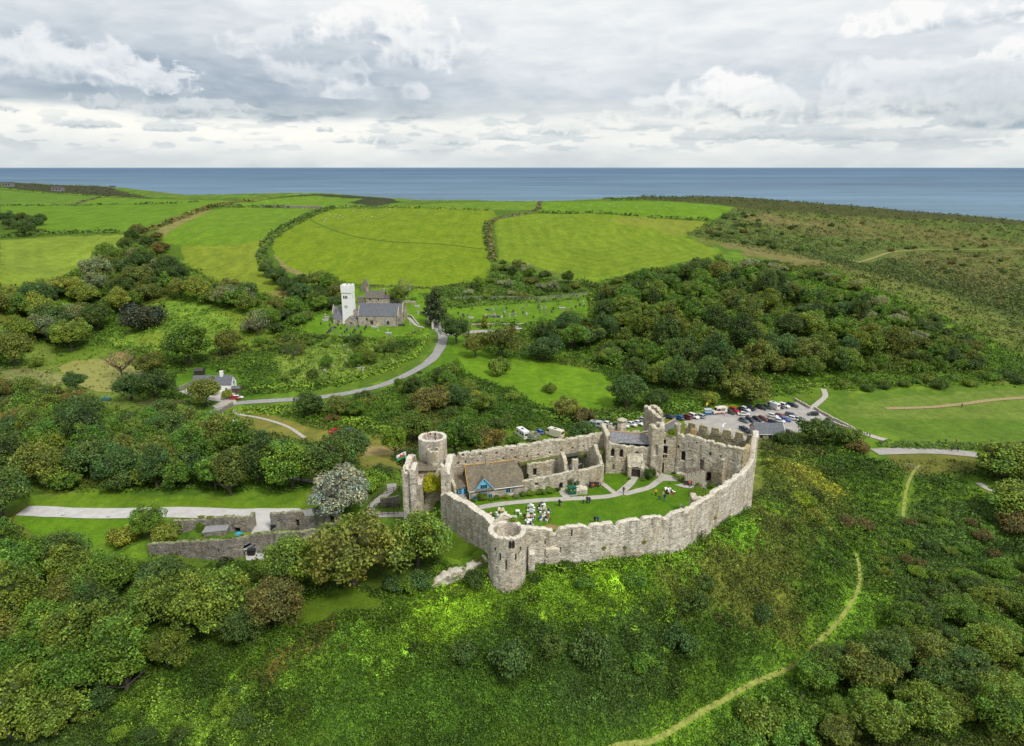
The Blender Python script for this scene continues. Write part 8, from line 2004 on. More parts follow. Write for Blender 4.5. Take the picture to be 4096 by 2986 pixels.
# ---- people
SKIN = plain('skin', (.50, .30, .21), .6, .08)
def person_proto(pose):
 """one skinned body per pose, clothes lifted off its surface"""
 J = {}
 if pose == 'sit':
  hip, kn, an = .46, .50, .06
  J = dict(pel=(0, 0, hip + .08), chest=(0, .02, hip + .45), neck=(0, .02, hip + .62), head=(0, .01, hip + .74), crown=(0, .02, hip + .88))
  for s, n in ((-1, 'l'), (1, 'r')):
   J.update({'hip' + n: (s * .10, 0, hip + .06), 'kn' + n: (s * .12, -.44, kn), 'an' + n: (s * .12, -.44, an + .02), 'to' + n: (s * .12, -.60, an - .02), 'sh' + n: (s * .19, .02, hip + .56), 'el' + n: (s * .25, -.06, hip + .30), 'wr' + n: (s * .15, -.30, hip + .24), 'ha' + n: (s * .12, -.38, hip + .24)})
  fdir = Vector((0, -1, 0))
 else:
  d = .16 if pose == 'walk' else .03
  J = dict(pel=(0, 0, .95), chest=(0, 0, 1.28), neck=(0, 0, 1.47), head=(0, -.02, 1.58), crown=(0, -.01, 1.70))
  for s, n in ((-1, 'l'), (1, 'r')):
   J.update({'hip' + n: (s * .09, 0, .90), 'kn' + n: (s * .10, -s * d - .02, .50), 'an' + n: (s * .10, -s * d * 1.6 + .03, .08), 'to' + n: (s * .11, -s * d * 1.6 - .14, .03), 'sh' + n: (s * .19, 0, 1.40), 'el' + n: (s * .24, s * d * .8 + .02, 1.12), 'wr' + n: (s * .25, s * d * 1.2 - .06, .87), 'ha' + n: (s * .25, s * d * 1.3 - .08, .79)})
  fdir = Vector((0, -.15, -1)).normalized()
  if pose == 'phone': J.update(elr=(.22, -.10, 1.14), wrr=(.10, -.26, 1.38), har=(.08, -.25, 1.47)); fdir = Vector((0, -.1, 1)).normalized()
 R = dict(pel=.135, chest=.145, neck=.055, head=.095, crown=.075)
 for n in 'lr': R.update({'hip' + n: .085, 'kn' + n: .06, 'an' + n: .04, 'to' + n: .035, 'sh' + n: .06, 'el' + n: .045, 'wr' + n: .03, 'ha' + n: .032})
 E = [('pel', 'chest', 'torso'), ('chest', 'neck', 'torso'), ('neck', 'head', 'head'), ('head', 'crown', 'head')]
 for n in 'lr': E += [('pel', 'hip' + n, 'leg'), ('hip' + n, 'kn' + n, 'leg'), ('kn' + n, 'an' + n, 'leg'), ('an' + n, 'to' + n, 'foot'), ('chest', 'sh' + n, 'torso'), ('sh' + n, 'el' + n, 'arm'), ('el' + n, 'wr' + n, 'arm'), ('wr' + n, 'ha' + n, 'hand')]
 for n, s in (('l', -1), ('r', 1)):
  hv = Vector(J['ha' + n]); side = Vector((0, 1, 0)) if abs(fdir.y) < .6 else Vector((1, 0, 0))
  fd = fdir if (pose != 'phone' or n == 'r') else Vector((0, -.15, -1)).normalized()
  for k, (o, l) in enumerate(((-.028, .07), (-.009, .082), (.010, .078), (.028, .062))):
   a, b = f'f{n}{k}a', f'f{n}{k}b'
   J[a] = tuple(hv + side * o + fd * .035); J[b] = tuple(hv + side * o * 1.1 + fd * (.035 + l) + Vector((-s * .02, 0, 0))); R[a] = .011; R[b] = .008; E += [('ha' + n, a, 'hand'), (a, b, 'hand')]
  a, b = f'f{n}ta', f'f{n}tb'; J[a] = tuple(hv - side * .04 + fd * .0); J[b] = tuple(hv - side * .055 + fd * .045); R[a] = .012; R[b] = .009; E += [('ha' + n, a, 'hand'), (a, b, 'hand')]
 names = list(J); me = bpy.data.meshes.new('body'); me.from_pydata([J[n] for n in names], [(names.index(a), names.index(b)) for a, b, _ in E], [])
 o = bpy.data.objects.new('tmp', me); COL.objects.link(o)
 sk = o.modifiers.new('skin', 'SKIN'); sk.use_smooth_shade = True
 for i, n in enumerate(names):
  v = me.skin_vertices[0].data[i]; v.radius = (R[n], R[n] * (.72 if n in ('pel', 'chest') else 1)); v.use_root = n == 'pel'
 o.modifiers.new('sub', 'SUBSURF').levels = 1
 dg = bpy.context.evaluated_depsgraph_get(); bme = bpy.data.meshes.new_from_object(o.evaluated_get(dg))
 bpy.data.objects.remove(o); bpy.data.meshes.remove(me)
 bme.name = 'body'; bme.materials.clear()
 segs = [(Vector(J[a]), Vector(J[b]), r) for a, b, r in E]
 def region(p):
  best = None
  for a, b, r in segs:
   e = b - a; t = max(0, min(1, (p - a).dot(e) / (e.length_squared + 1e-9))); d = (p - a - e * t).length
   if r == 'torso': d *= .8
   if best is None or d < best[0]: best = (d, r)
  return best[1]
 reg = [region(p.center) for p in bme.polygons]
 hc = Vector(J['head'])
 def clothe(sel, off):
  bm = bmesh.new(); bm.from_mesh(bme); bm.faces.ensure_lookup_table(); bm.normal_update()
  bmesh.ops.delete(bm, geom=[f for f in bm.faces if not sel(f, reg[f.index])], context='FACES')
  bm.normal_update()
  for v in bm.verts: v.co += v.normal * off
  m = bpy.data.meshes.new('cloth'); bm.to_mesh(m); bm.free(); m.polygons.foreach_set('use_smooth', [True] * len(m.polygons)); return m
 parts = {'body': bme, 'top': clothe(lambda f, r: r in ('torso', 'arm'), .018), 'trousers': clothe(lambda f, r: r == 'leg', .016), 'shoes': clothe(lambda f, r: r == 'foot', .015),
 'hair': clothe(lambda f, r: r == 'head' and (f.calc_center_median().z > hc.z + .07 or (f.calc_center_median().y > hc.y + .02 and f.calc_center_median().z > hc.z - .06)), .018)}
 bm = bmesh.new(); yf = hc.y - .093
 for s in (-1, 1):
  box(bm, s * .034 - .012, s * .034 + .012, yf - .004, yf + .02, hc.z + .015, hc.z + .03, 1); box(bm, s * .096 - .012, s * .096 + .012, hc.y - .02, hc.y + .02, hc.z - .02, hc.z + .03, 0)
 prism(bm, [(-.013, hc.z - .025), (.013, hc.z - .025), (0, hc.z + .02)], yf - .022, yf + .02, 0); box(bm, -.026, .026, yf - .002, yf + .02, hc.z - .058, hc.z - .046, 2)
 fm = bpy.data.meshes.new('face'); bm.to_mesh(fm); bm.free()
 for m in (SKIN, BLACK, plain('lips', (.35, .10, .09))): fm.materials.append(m)
 parts['face'] = fm
 bme.materials.append(SKIN)
 for k in ('top', 'trousers', 'shoes', 'hair'): parts[k].materials.append(CLOTH)
 return parts
POSES = {k: person_proto(k) for k in ('stand', 'walk', 'sit', 'phone')}
PC = {'white': (.7, .7, .7), 'black': (.012, .012, .014), 'navy': (.015, .025, .07), 'blue': (.03, .12, .35), 'teal': (.02, .18, .22), 'red': (.45, .02, .03), 'pink': (.55, .18, .28), 'orange': (.65, .14, .02), 'yellow': (.75, .5, .02), 'grey': (.22, .22, .23), 'green': (.03, .13, .06), 'beige': (.45, .36, .25), 'purple': (.10, .02, .14), 'brown': (.12, .07, .04), 'mint': (.15, .5, .42), 'peach': (.62, .38, .28)}
HAIR = [(.03, .02, .012), (.09, .05, .025), (.22, .14, .06), (.35, .34, .32), (.015, .012, .01)]
_pn = [0]
def person(p, deg, pose, top, legs, label, z=None, group=None, xyz=None, scale=1.0, hair=None):
 """deg: direction the person faces; 0 looks at the camera side (-y)"""
 w = xyz or (ground(p) if z is None else at_z(p, z)); _pn[0] += 1
 t = thing('person', label, 'person', w, math.radians(deg), group); t.scale = (scale,) * 3
 pt = POSES[pose]
 b = bpy.data.objects.new('body', pt['body']); COL.objects.link(b); b.parent = t
 for nm, k, c in (('jacket', 'top', PC[top]), ('trousers', 'trousers', PC[legs]), ('shoes', 'shoes', PC['white'] if _pn[0] % 3 == 0 else PC['black']), ('hair', 'hair', hair or HAIR[_pn[0] % 5]), ('face', 'face', None)):
  o = bpy.data.objects.new(nm, pt[k]); COL.objects.link(o); o.parent = t
  if c: o.color = (*c, 1)
 return t
WL = W_ + .012
for p, d, ps, tp, lg, l in [
 (Z2(182,1025), 20, 'stand', 'white', 'navy', 'person in white jacket on the ward path'), (Z2(216,1022), -20, 'stand', 'black', 'black', 'person in black beside white-jacketed walker'), (Z2(236,1026), 160, 'stand', 'navy', 'navy', 'person in navy beside one in black on ward path'),
 (Z1(1433,925), 0, 'stand', 'navy', 'black', 'tall person in dark jacket on lawn above the tables'), (Z1(1449,922), 40, 'stand', 'black', 'beige', 'child in black beside tall person above tables'), (Z2(538,938), 150, 'walk', 'navy', 'navy', 'person in dark dress walking at the path junction'),
 (Z2(820,958), -10, 'stand', 'yellow', 'black', 'person in bright yellow jacket on the lawn'), (Z2(886,975), 30, 'stand', 'beige', 'beige', 'person in beige beside one in teal trousers'), (Z2(898,1003), 170, 'stand', 'navy', 'teal', 'person in navy top and teal trousers on lawn'),
 (Z1(1708,1058), 10, 'stand', 'black', 'black', 'person in black standing close behind front wall'), (Z1(1732,1058), -20, 'stand', 'blue', 'navy', 'person in blue standing close behind front wall'), (Z1(1162,1036), 20, 'phone', 'black', 'brown', 'person in dark coat holding something to their face'),
 (Z2(1045,1085), 150, 'stand', 'white', 'white', 'person in white with backpack beside right part of front wall'), (Z2(1127,1072), 60, 'stand', 'teal', 'navy', 'person in teal beside the small wall turret'), (Z2(334,878), 60, 'stand', 'red', 'navy', 'child in red alone beside the ruined gable'),
 (Z1(1672,780), 10, 'stand', 'navy', 'navy', 'tall person in navy by the bench at ruined range'), (Z1(1686,786), -10, 'stand', 'red', 'red', 'child in red beside person in navy'), (Z1(1697,786), 0, 'stand', 'orange', 'navy', 'child in orange next to child in red')]:
 person(p, d, ps, tp, lg, l, WL, scale=.68 if 'child' in l else 1.0)
person(Z2(1222,1018), -160, 'walk', 'orange', 'black', 'person in orange and black climbing by the wall turret', xyz=at_z(Z2(1222,1022), 25.6))
person(None, 30, 'stand', 'orange', 'purple', 'person in orange and purple on top of the keep', xyz=(*at_z(ZG(688,262), 33.62)[:2], 33.62)); person(None, 0, 'stand', 'red', 'navy', 'child in red on top of the keep', xyz=(*at_z(ZG(826,300), 33.62)[:2], 33.62), scale=.7)
for p, d, ps, tp, lg, l in [(Z3(2012,935), 20, 'walk', 'black', 'black', 'person in black walking at foot of gatehouse path'), (Z3(2028,938), 0, 'stand', 'brown', 'navy', 'child in brown between two walkers by gatehouse path'), (Z3(2055,925), -20, 'walk', 'teal', 'pink', 'person in turquoise top carrying pink at gatehouse path'),
 (Z3(1348,650), 90, 'walk', 'white', 'navy', 'walker in white on woodland path behind lawn'), (Z3(1415,658), 90, 'walk', 'black', 'navy', 'walker in black on woodland path behind lawn'), (Z3(1457,668), 100, 'walk', 'green', 'black', 'walker in green on woodland path behind lawn'),
 (ZP(1196,318), 20, 'stand', 'white', 'blue', 'person in pale top beside ice cream van'), (ZP(1422,525), 0, 'stand', 'black', 'black', 'person in black alone on tarmac near slate shed'), (ZP(1838,395), 70, 'stand', 'black', 'black', 'person in black behind the dark red hatchback'), (ZP(1856,400), -70, 'stand', 'grey', 'black', 'person in grey behind the dark red hatchback'), (ZP(1808,410), 30, 'stand', 'black', 'navy', 'person in black bending at boot of dark red hatchback'), (ZP(680,385), 0, 'stand', 'pink', 'red', 'person in pink at open boot of dark red car on grass'),
 (Z6(1995,388), 80, 'walk', 'pink', 'navy', 'walker in pink on beach path'), (Z6(2012,390), 80, 'walk', 'white', 'white', 'walker in white just behind one in pink on beach path'), (Z6(2028,392), 80, 'walk', 'white', 'grey', 'walker in white and grey last on beach path'), (Z6(2120,432), -80, 'walk', 'navy', 'navy', 'walker in navy by coast path signpost'), (Z6(2140,436), -80, 'walk', 'teal', 'black', 'walker in teal by coast path signpost'),
 (Z10(1945,118), 90, 'walk', 'purple', 'navy', 'walker in purple on the coast road'), (Z10(1972,120), 90, 'walk', 'navy', 'purple', 'walker in navy on the coast road'), (Z8(1990,1096), 90, 'walk', 'black', 'black', 'lone walker in black on meadow track'), (Z10(1918,82), 80, 'walk', 'navy', 'navy', 'walker in navy on the far side of coast road hedge'), (Z10(1965,80), 80, 'walk', 'orange', 'navy', 'walker in orange on far side of coast road hedge')]:
 person(p, d, ps, tp, lg, l)
# ---- tables and folding chairs on the lawn
def table_proto(top_mat, label):
 t = thing('cafe_table', label, 'table')
 bm = bmesh.new(); box(bm, -.4, .4, -.4, .4, .71, .75); obj('tabletop', bm, top_mat, t)
 for x in (-.38, .38):
  for y in (-.38, .38):
   bm = bmesh.new(); tube(bm, [(x, y, 0), (x * .9, y * .9, .71)], .028, 5); obj('leg', bm, WHITE, t)
 return t
TB = {'white': table_proto(WHITE, ''), 'grey': table_proto(plain('grey_tabletop', (.33, .35, .38), .5, .1), ''), 'wood': table_proto(plain('pale_wood_top', (.56, .38, .22), .6, .15), '')}
ch = thing('folding_chair', '', 'chair')
bm = bmesh.new(); box(bm, -.22, .22, -.22, .2, .43, .47); obj('seat', bm, WHITE, ch)
bm = bmesh.new(); M_ = Matrix.Translation((0, .22, .47)) @ Matrix.Rotation(-.16, 4, 'X'); box(bm, -.22, .22, -.015, .015, .25, .47, M=M_); box(bm, -.22, .22, -.015, .015, .05, .12, M=M_); obj('backrest', bm, WHITE, ch)
for s in (-1, 1):
 bm = bmesh.new(); tube(bm, [(s * .22, -.28, 0), (s * .22, .22, .5), (s * .22, .30, .95)], .022, 5); obj('leg', bm, WHITE, ch)
 bm = bmesh.new(); tube(bm, [(s * .19, .28, 0), (s * .19, -.18, .44)], .022, 5); obj('leg', bm, WHITE, ch)
GT = 'white folding chairs on the castle lawn'
_fresh = {ch.name: 1, **{t.name: 1 for t in TB.values()}}
def put(pr, p, deg, label, group, z=WL):
 w = at_z(p, z)
 if _fresh.pop(pr.name, None): pr.location = w; pr.rotation_euler = (0, 0, math.radians(deg)); pr['label'] = label; pr['group'] = group; return pr
 return dup(pr, w, math.radians(deg), label, group)
tabs = [(ZW(560,410), 'wood', 'pale wooden-topped table left of its pair on the lawn'), (ZW(625,425), 'wood', 'pale wooden-topped table right of its pair on the lawn'), (ZW(968,430), 'white', 'small white table with a single chair'), (ZW(1235,320), 'grey', 'grey-topped table at upper end of long group'), (ZW(1290,310), 'white', 'white table beside the upper grey-topped one'),
 (ZW(1280,450), 'grey', 'grey-topped table in middle of long group'), (ZW(1210,560), 'wood', 'table with orange tray in long group'), (ZW(1245,640), 'white', 'white table near lower end of the long group'), (ZW(1220,690), 'white', 'lowest white table of the long group'), (ZW(1550,280), 'white', 'white table of the upper seated party'), (ZW(1580,390), 'wood', 'wooden table of the seated party in the middle'), (ZW(1565,545), 'white', 'white table of the lower round party'), (ZW(345,490), 'wood', 'table near left curtain wall with two people'), (ZW(890,600), 'grey', 'grey-topped table just behind the round tower'), (ZW(540,395), None, '')]
for p, k, l in tabs:
 if k: put(TB[k], p, random.uniform(-8, 8), l, 'tables on the castle lawn')
chairs = [((490,420),-80,'left end of the two wooden tables'),((555,375),10,'behind left wooden table'),((632,385),0,'behind right wooden table'),((698,420),80,'right end of the two wooden tables'),((515,490),-170,'in front of left wooden table'),((605,490),180,'in front of right wooden table'),((672,505),160,'in front of wooden tables, lowest'),
 ((1030,450),95,'beside the small single white table'),((1205,370),-80,'left of upper grey-topped table'),((1268,285),0,'behind upper grey-topped table'),((1340,310),90,'right of upper white table'),((1330,370),110,'lower right of upper white table'),((1262,380),180,'in front of upper grey-topped table'),((1272,400),0,'behind middle grey-topped table'),((1350,470),95,'right of middle grey-topped table'),((1280,505),180,'in front of middle grey-topped table'),
 ((1205,495),0,'behind table with orange tray'),((1205,540),0,'close behind table with orange tray'),((1155,600),-110,'left of table with orange tray'),((1310,560),95,'right of table with orange tray'),((1248,625),180,'near lower white tables'),((1200,670),-60,'left of lowest white table'),((1295,700),100,'right of lowest white table'),((1165,750),-120,'below the lowest white table'),
 ((1585,275),80,'right of upper party table'),((1455,320),-90,'left of upper party table'),((1575,320),160,'in front of upper party table'),((1485,410),-90,'left of middle party table'),((1580,440),180,'in front of middle party table'),((1665,420),95,'right of middle party table'),((1490,595),-140,'left of lower round party'),((1620,600),150,'front of lower round party'),((1655,540),90,'right of lower round party'),((1535,510),-20,'behind lower round party'),
 ((410,545),110,'right of table by left wall'),((310,500),-90,'left of table by left wall'),((812,560),0,'left of three behind the round tower'),((866,560),0,'middle of three behind the round tower'),((922,565),0,'right of three behind the round tower')]
for (x, y), d, l in chairs: put(ch, ZW(x, y + 20), d + 180 if False else d, 'white folding chair ' + l, GT)
for (x, y), d, tp, lg, l in [((1515,260),10,'navy','navy','grey-haired seated person at top of upper party'),((1465,310),-90,'black','black','seated person in black left of upper party'),((1500,385),-90,'white','black','seated person in white left of middle party'),((1585,410),180,'beige','mint','seated person with mint skirt at middle party'),((1660,400),95,'navy','blue','seated person in navy right of middle party'),
 ((1490,570),-120,'blue','blue','seated person in blue at lower round party'),((1540,530),-20,'beige','beige','seated person in beige at lower round party'),((1600,580),150,'navy','navy','seated person in navy at lower round party'),((1635,550),90,'red','red','seated person in red at lower round party'),
 ((1265,590),90,'black','navy','seated person in black by table with orange tray'),((1300,545),95,'peach','black','seated person in peach by table with orange tray'),((1255,720),120,'navy','blue','seated person in navy at lowest white table'),((315,480),-90,'darkred' if False else 'purple','black','seated person in purple by left curtain wall'),((405,515),110,'navy','navy','seated person in navy by left curtain wall')]:
 person(ZW(x, y + 12), d, 'sit', tp, lg, l, WL)
dc = thing('deck_chair', '', 'chair')
bm = bmesh.new(); pts = [(-.62, .95), (-.35, .6), (0, .33), (.35, .28), (.62, .34)]
for i in range(4):
 a, b = pts[i], pts[i + 1]; poly(bm, [(-.27, -a[0], a[1]), (.27, -a[0], a[1]), (.27, -b[0], b[1]), (-.27, -b[0], b[1])])
obj('canvas', bm, WHITE, dc)
for s in (-1, 1):
 bm = bmesh.new(); tube(bm, [(s * .3, .64, 1.0), (s * .3, -.6, .02)], .025, 5); obj('leg', bm, WOOD, dc); bm = bmesh.new(); tube(bm, [(s * .26, -.65, .36), (s * .26, .5, .02)], .025, 5); obj('leg', bm, WOOD, dc)
_fresh[dc.name] = 1
for x, y, d, l in [(605,400,15,'white deck chair at left of three'), (665,415,10,'white deck chair in the middle of three'), (740,400,60,'white deck chair tilted, at right of three')]: put(dc, ZH(x, y), d, l, 'deck chairs on the lawn')
for x, y, d, tp, lg, l in [(605,420,15,'black','black','person in black in left deck chair'),(665,430,10,'white','peach','person in white in middle deck chair'),(705,435,60,'navy','red','person in navy sitting beside right deck chair'),(440,550,-60,'green','green','person in green sitting on the lawn')]:
 q = at_z(ZH(x, y), WL); person(None, d, 'sit', tp, lg, l, xyz=(q[0], q[1], q[2] - .18 if 'lawn' not in l else q[2] - .44))
q = at_z(ZH(1122, 245), WL)
bn = thing('bench', 'dark wooden bench with seated person by the planted wall', 'bench', (q[0] - .3, q[1] + .1, WL))
def bench_parts(b, L=1.8):
 bm = bmesh.new(); box(bm, -L / 2, L / 2, -.2, .25, .42, .47); obj('seat', bm, DARKWOOD, b); bm = bmesh.new(); box(bm, -L / 2, L / 2, .25, .3, .5, .95); obj('backrest', bm, DARKWOOD, b)
 for s in (-1, 1):
  bm = bmesh.new(); box(bm, s * (L / 2 - .12) - .04, s * (L / 2 - .12) + .04, -.18, .28, 0, .42); obj('leg', bm, DARKWOOD, b)
bench_parts(bn)
person(None, 0, 'sit', 'orange', 'blue', 'person in orange top and blue jeans on the bench', xyz=(q[0], q[1] + .02, WL))
q = at_z(Z1(1700, 778), WL); bn = thing('bench', 'dark bench against the ruined range wall', 'bench', (q[0] + .2, q[1] + .35, WL)); bench_parts(bn, 2.2)
q = at_z(ZH(1300, 560), WL); q2 = at_z(ZH(1125, 545), WL); ar = thing('iron_arbour', 'rusty round iron arbour frame on the lawn by the front wall', 'arbour', (q[0] - .1, q[1] + .3, WL))
R_ = 1.75
for k in range(6):
 a = PI * 2 * k / 6 + .5; bm = bmesh.new(); tube(bm, [(R_ * math.cos(a), R_ * math.sin(a), 0), (R_ * math.cos(a), R_ * math.sin(a), 2.3), (R_ * .6 * math.cos(a), R_ * .6 * math.sin(a), 2.9), (0, 0, 3.15)], .05, 5); obj('post', bm, RUST, ar)
for h in (2.3, 1.2):
 bm = bmesh.new(); tube(bm, [(R_ * math.cos(2 * PI * k / 24), R_ * math.sin(2 * PI * k / 24), h) for k in range(14 if h < 2 else 25)], .045, 5); obj('hoop', bm, RUST, ar)
q = at_z(Z1(1533, 838), W_); gcb = thing('utility_cabinet', 'green metal cabinet on pale plinth beside the lawn path', 'cabinet', (q[0], q[1] + .4, W_), .25)
GM = plain('green_metal', (.01, .10, .06), .45, .12)
bm = bmesh.new(); box(bm, -.95, .95, -.75, .75, 0, .16); obj('plinth', bm, GRAVEL, gcb); bm = bmesh.new(); box(bm, -.8, .8, -.6, .6, .16, 1.65); bmesh.ops.bevel(bm, geom=bm.edges[:], offset=.03, segments=1, affect='EDGES'); obj('body', bm, GM, gcb); bm = bmesh.new(); prism(bm, [(-.9, 1.65), (.9, 1.65), (.85, 1.75), (0, 1.9), (-.85, 1.75)], -.7, .7); obj('lid', bm, GM, gcb)
for s in (-1, 1): bm = bmesh.new(); box(bm, s * .4 - .36, s * .4 + .36, -.63, -.605, .25, 1.55); d_ = obj('door', bm, GM, gcb); bm = bmesh.new(); box(bm, s * .1 - .03, s * .1 + .03, -.66, -.632, .85, 1.0); obj('handle', bm, METAL, d_); bm = bmesh.new(); box(bm, s * .4 - .1, s * .4 + .1, -.642, -.632, 1.1, 1.3); obj('label', bm, PLATE_Y, d_)
for k, (x, y, w, c, l) in enumerate([(760,895,46,'dark','dark clipped bush at left corner of ward cottage'),(830,880,84,'olive','climbing shrub left on the cottage front'),(905,882,40,'green','green plant between basement windows of cottage'),(950,875,60,'olive','shrub left of the yellow bush at cottage'),(1020,868,52,'gold','yellow bush against the cottage front'),(1070,812,150,'dark','wide climber over the cottage window'),(1100,862,50,'grey','pale green perennials below climber'),(1150,850,60,'green','green border plants right of climber'),(1215,845,70,'bright','bright border plants along garden wall'),(1290,838,80,'green','green border bushes mid garden wall'),(1365,825,80,'bright','bright border bushes near garden doorway'),(1420,808,50,'dark','dark bush beside the garden doorway'),(1335,675,76,'dark','dark shrub inside the roofless range'),(1185,715,40,'rust','reddish plant at the cottage gable')]):
 pz = at_z(Z1(x, y), W_); r = w / 1.944 / FPX * 150 * .5
 tree(pz[0], pz[1] + r * .3, r, 'low', c, l, 'shrub', 'plants along the cottage border', hgt=1.5 if k in (1, 5, 12) else 1.1, z=W_)
for x, y, w, c, l, hg in [(770,815,100,'dark','tall dark shrub right of the hall porch',2.2),(1055,825,84,'bright','white-flowered green shrub by the stair',1.5),(590,815,36,'green','small plant left of hall porch',1),(710,825,50,'green','low plants right of hall porch',.8),(1200,860,56,'bright','bright fern clump below planted wall',1),(1195,815,40,'green','climber on the planted wall',1.6),(1300,890,70,'olive','olive shrub at foot of jagged wall stub',1.3),(1312,850,44,'cream','cream-flowered shrub behind olive shrub',1.6),(985,765,44,'dark','dark clump at foot of west range',.9),(945,850,30,'olive','dry grass tuft edging the gravel',.6),(590,660,30,'bright','green tuft on the porch roof',1)]:
 r = w / 2.203 / FPX * 155 * .5; pz = at_z(Z2(x, y), W_); zz = W_
 if 'tuft on' in l: pz = at_Y(Z2(590, 668), 144); zz = pz[2]
 tree(pz[0], pz[1] + r * .3, r, 'low', c, l, 'shrub', 'plants in the castle ward', hgt=hg, z=zz)
def bin_(p, col, label, w=1.3, h=1.3, z=None):
 g = ground(p) if z is None else at_z(p, z); t = thing('wheelie_bin', label, 'bin', (g[0], g[1], g[2] + .15)); m = plain('bin_' + str(col[0]), col, .5, .15)
 bm = bmesh.new(); a = [bm.verts.new(v) for v in ((-w * .42, -.4, .12), (w * .42, -.4, .12), (w * .42, .4, .12), (-w * .42, .4, .12), (-w / 2, -.5, h), (w / 2, -.5, h), (w / 2, .5, h), (-w / 2, .5, h))]
 for f in ((3, 2, 1, 0), (4, 5, 6, 7), (0, 1, 5, 4), (1, 2, 6, 5), (2, 3, 7, 6), (3, 0, 4, 7)): bm.faces.new([a[i] for i in f])
 obj('body', bm, m, t); bm = bmesh.new(); prism(bm, [(-w / 2 - .04, h), (w / 2 + .04, h), (w / 2, h + .1), (0, h + .18), (-w / 2, h + .1)], -.55, .55); obj('lid', bm, m, t)
 for s in (-1, 1):
  bm = bmesh.new(); tube(bm, [(s * w * .36, .3, .1), (s * w * .36 + .08, .3, .1)], .1, 8); obj('wheel', bm, TYRE, t)
for x, y, c, l in [(1232,1078,(.02,.022,.025),'black bin at left end of the bin row'),(1285,1070,(.021,.023,.025),'black bin second in the bin row'),(1340,1066,(.022,.022,.025),'black bin left of the orange one'),(1398,1062,(.72,.16,.02),'orange bin by the barn wall'),(1452,1058,(.02,.03,.035),'black bin right of the orange one')]: bin_(Z3(x, y), c, l)
bin_(Z3(1045,1285), (.019, .02, .022), 'black bin standing below the barn archway', 1.6, 1.2)
bt = thing('tarpaulin_heap', 'blue covered heap at foot of ivied barn wall', 'heap', ground(Z3(935, 1110))); bm = bmesh.new(); bmesh.ops.create_icosphere(bm, subdivisions=2, radius=.8)
for v in bm.verts: v.co.x *= 1.3; v.co.z = max(v.co.z, -.2) * .8; v.co += v.normal * random.uniform(-.08, .08)
obj('cover', bm, plain('blue_tarpaulin', (.04, .30, .50), .5, .2), bt, True)
g = ground(ZP(945, 300)); ks = thing('pay_kiosk', 'blue pay kiosk with yellow sign beside the car park', 'kiosk', (g[0], g[1], g[2]))
bm = bmesh.new(); box(bm, -1.3, 1.3, -.9, .9, 0, .95); obj('base', bm, plain('blue_panel', (.015, .10, .32), .5, .15), ks); bm = bmesh.new(); box(bm, -1.2, 1.2, -.8, .8, .95, 2.1); obj('window', bm, plain('pale_glazing', (.35, .42, .48), .2, .15), ks); bm = bmesh.new(); box(bm, -1.4, 1.4, -1.0, 1.0, 2.1, 2.3); obj('roof', bm, plain('grey_roof', (.4, .45, .5), .6), ks)
bm = bmesh.new(); tube(bm, [(-.4, .6, 2.3), (-.4, .6, 4.6)], .06, 6); obj('post', bm, METAL, ks); bm = bmesh.new(); box(bm, -.75, -.05, .5, .54, 3.6, 4.6); obj('sign', bm, plain('yellow_sign', (.75, .52, .08), .5), ks)
PW = plain('road_paint', (.72, .72, .70), .8, .15, 2)
def marking(pts, w=.16): ribbon('road_marking', wline(pts, .5), w, PW, .165, nx=1)
marking([ZP(1178,492), ZP(1180,465), ZP(1195,445), ZP(1222,430)], .45); marking([ZP(1280,520), ZP(1284,560), ZP(1292,585)], .4)
for x in (1650, 1705): marking([ZP(x, 200), ZP(x + 75, 245)])
for x in (1420, 1520, 1610, 1705, 1800): marking([ZP(x, 375), ZP(x + 80, 425)])
for x in (990, 1040): marking([ZP(x, 330), ZP(x + 60, 362)])
for x in (1780, 1820, 1860): marking([Z6(x - 90, 262), Z6(x - 40, 300)])
marking([Z6(1740,300), Z6(1830,352)]); marking([Z6(1800,340), Z6(1870,372)])
for p, l in [(Z3(-2, 1075) if False else (Z10(0,0) if False else D(139,1143)), 'small white sign at left on the drive verge'), (D(240,1146), 'small white sign at right on the drive verge')]:
 g = ground(p); t = thing('verge_sign', l, 'sign', g); bm = bmesh.new(); tube(bm, [(0, 0, -.2), (0, 0, .6)], .04, 5); obj('post', bm, WOOD, t); bm = bmesh.new(); box(bm, -.45, .45, -.03, .03, .35, .95); obj('board', bm, WHITE, t)
g = ground(Z5(797, 1045)); t = thing('feed_trough', 'dark green covered trough on the pond pasture', 'trough', g, .2); bm = bmesh.new(); prism(bm, [(-2, .1), (2, .1), (1.7, 1.1), (0, 1.6), (-1.7, 1.1)], -1, 1); obj('cover', bm, plain('green_sheet', (.06, .14, .12), .6, .15), t); bm = bmesh.new(); box(bm, -2.1, 2.1, -1.1, 1.1, -.3, .25); obj('base', bm, DARKWOOD, t)
g = ground(Z4(921, 778)); t = thing('bench', 'red-brown bench beside bend of the church lane', 'bench', g, -.4); bench_parts(t, 2.4)
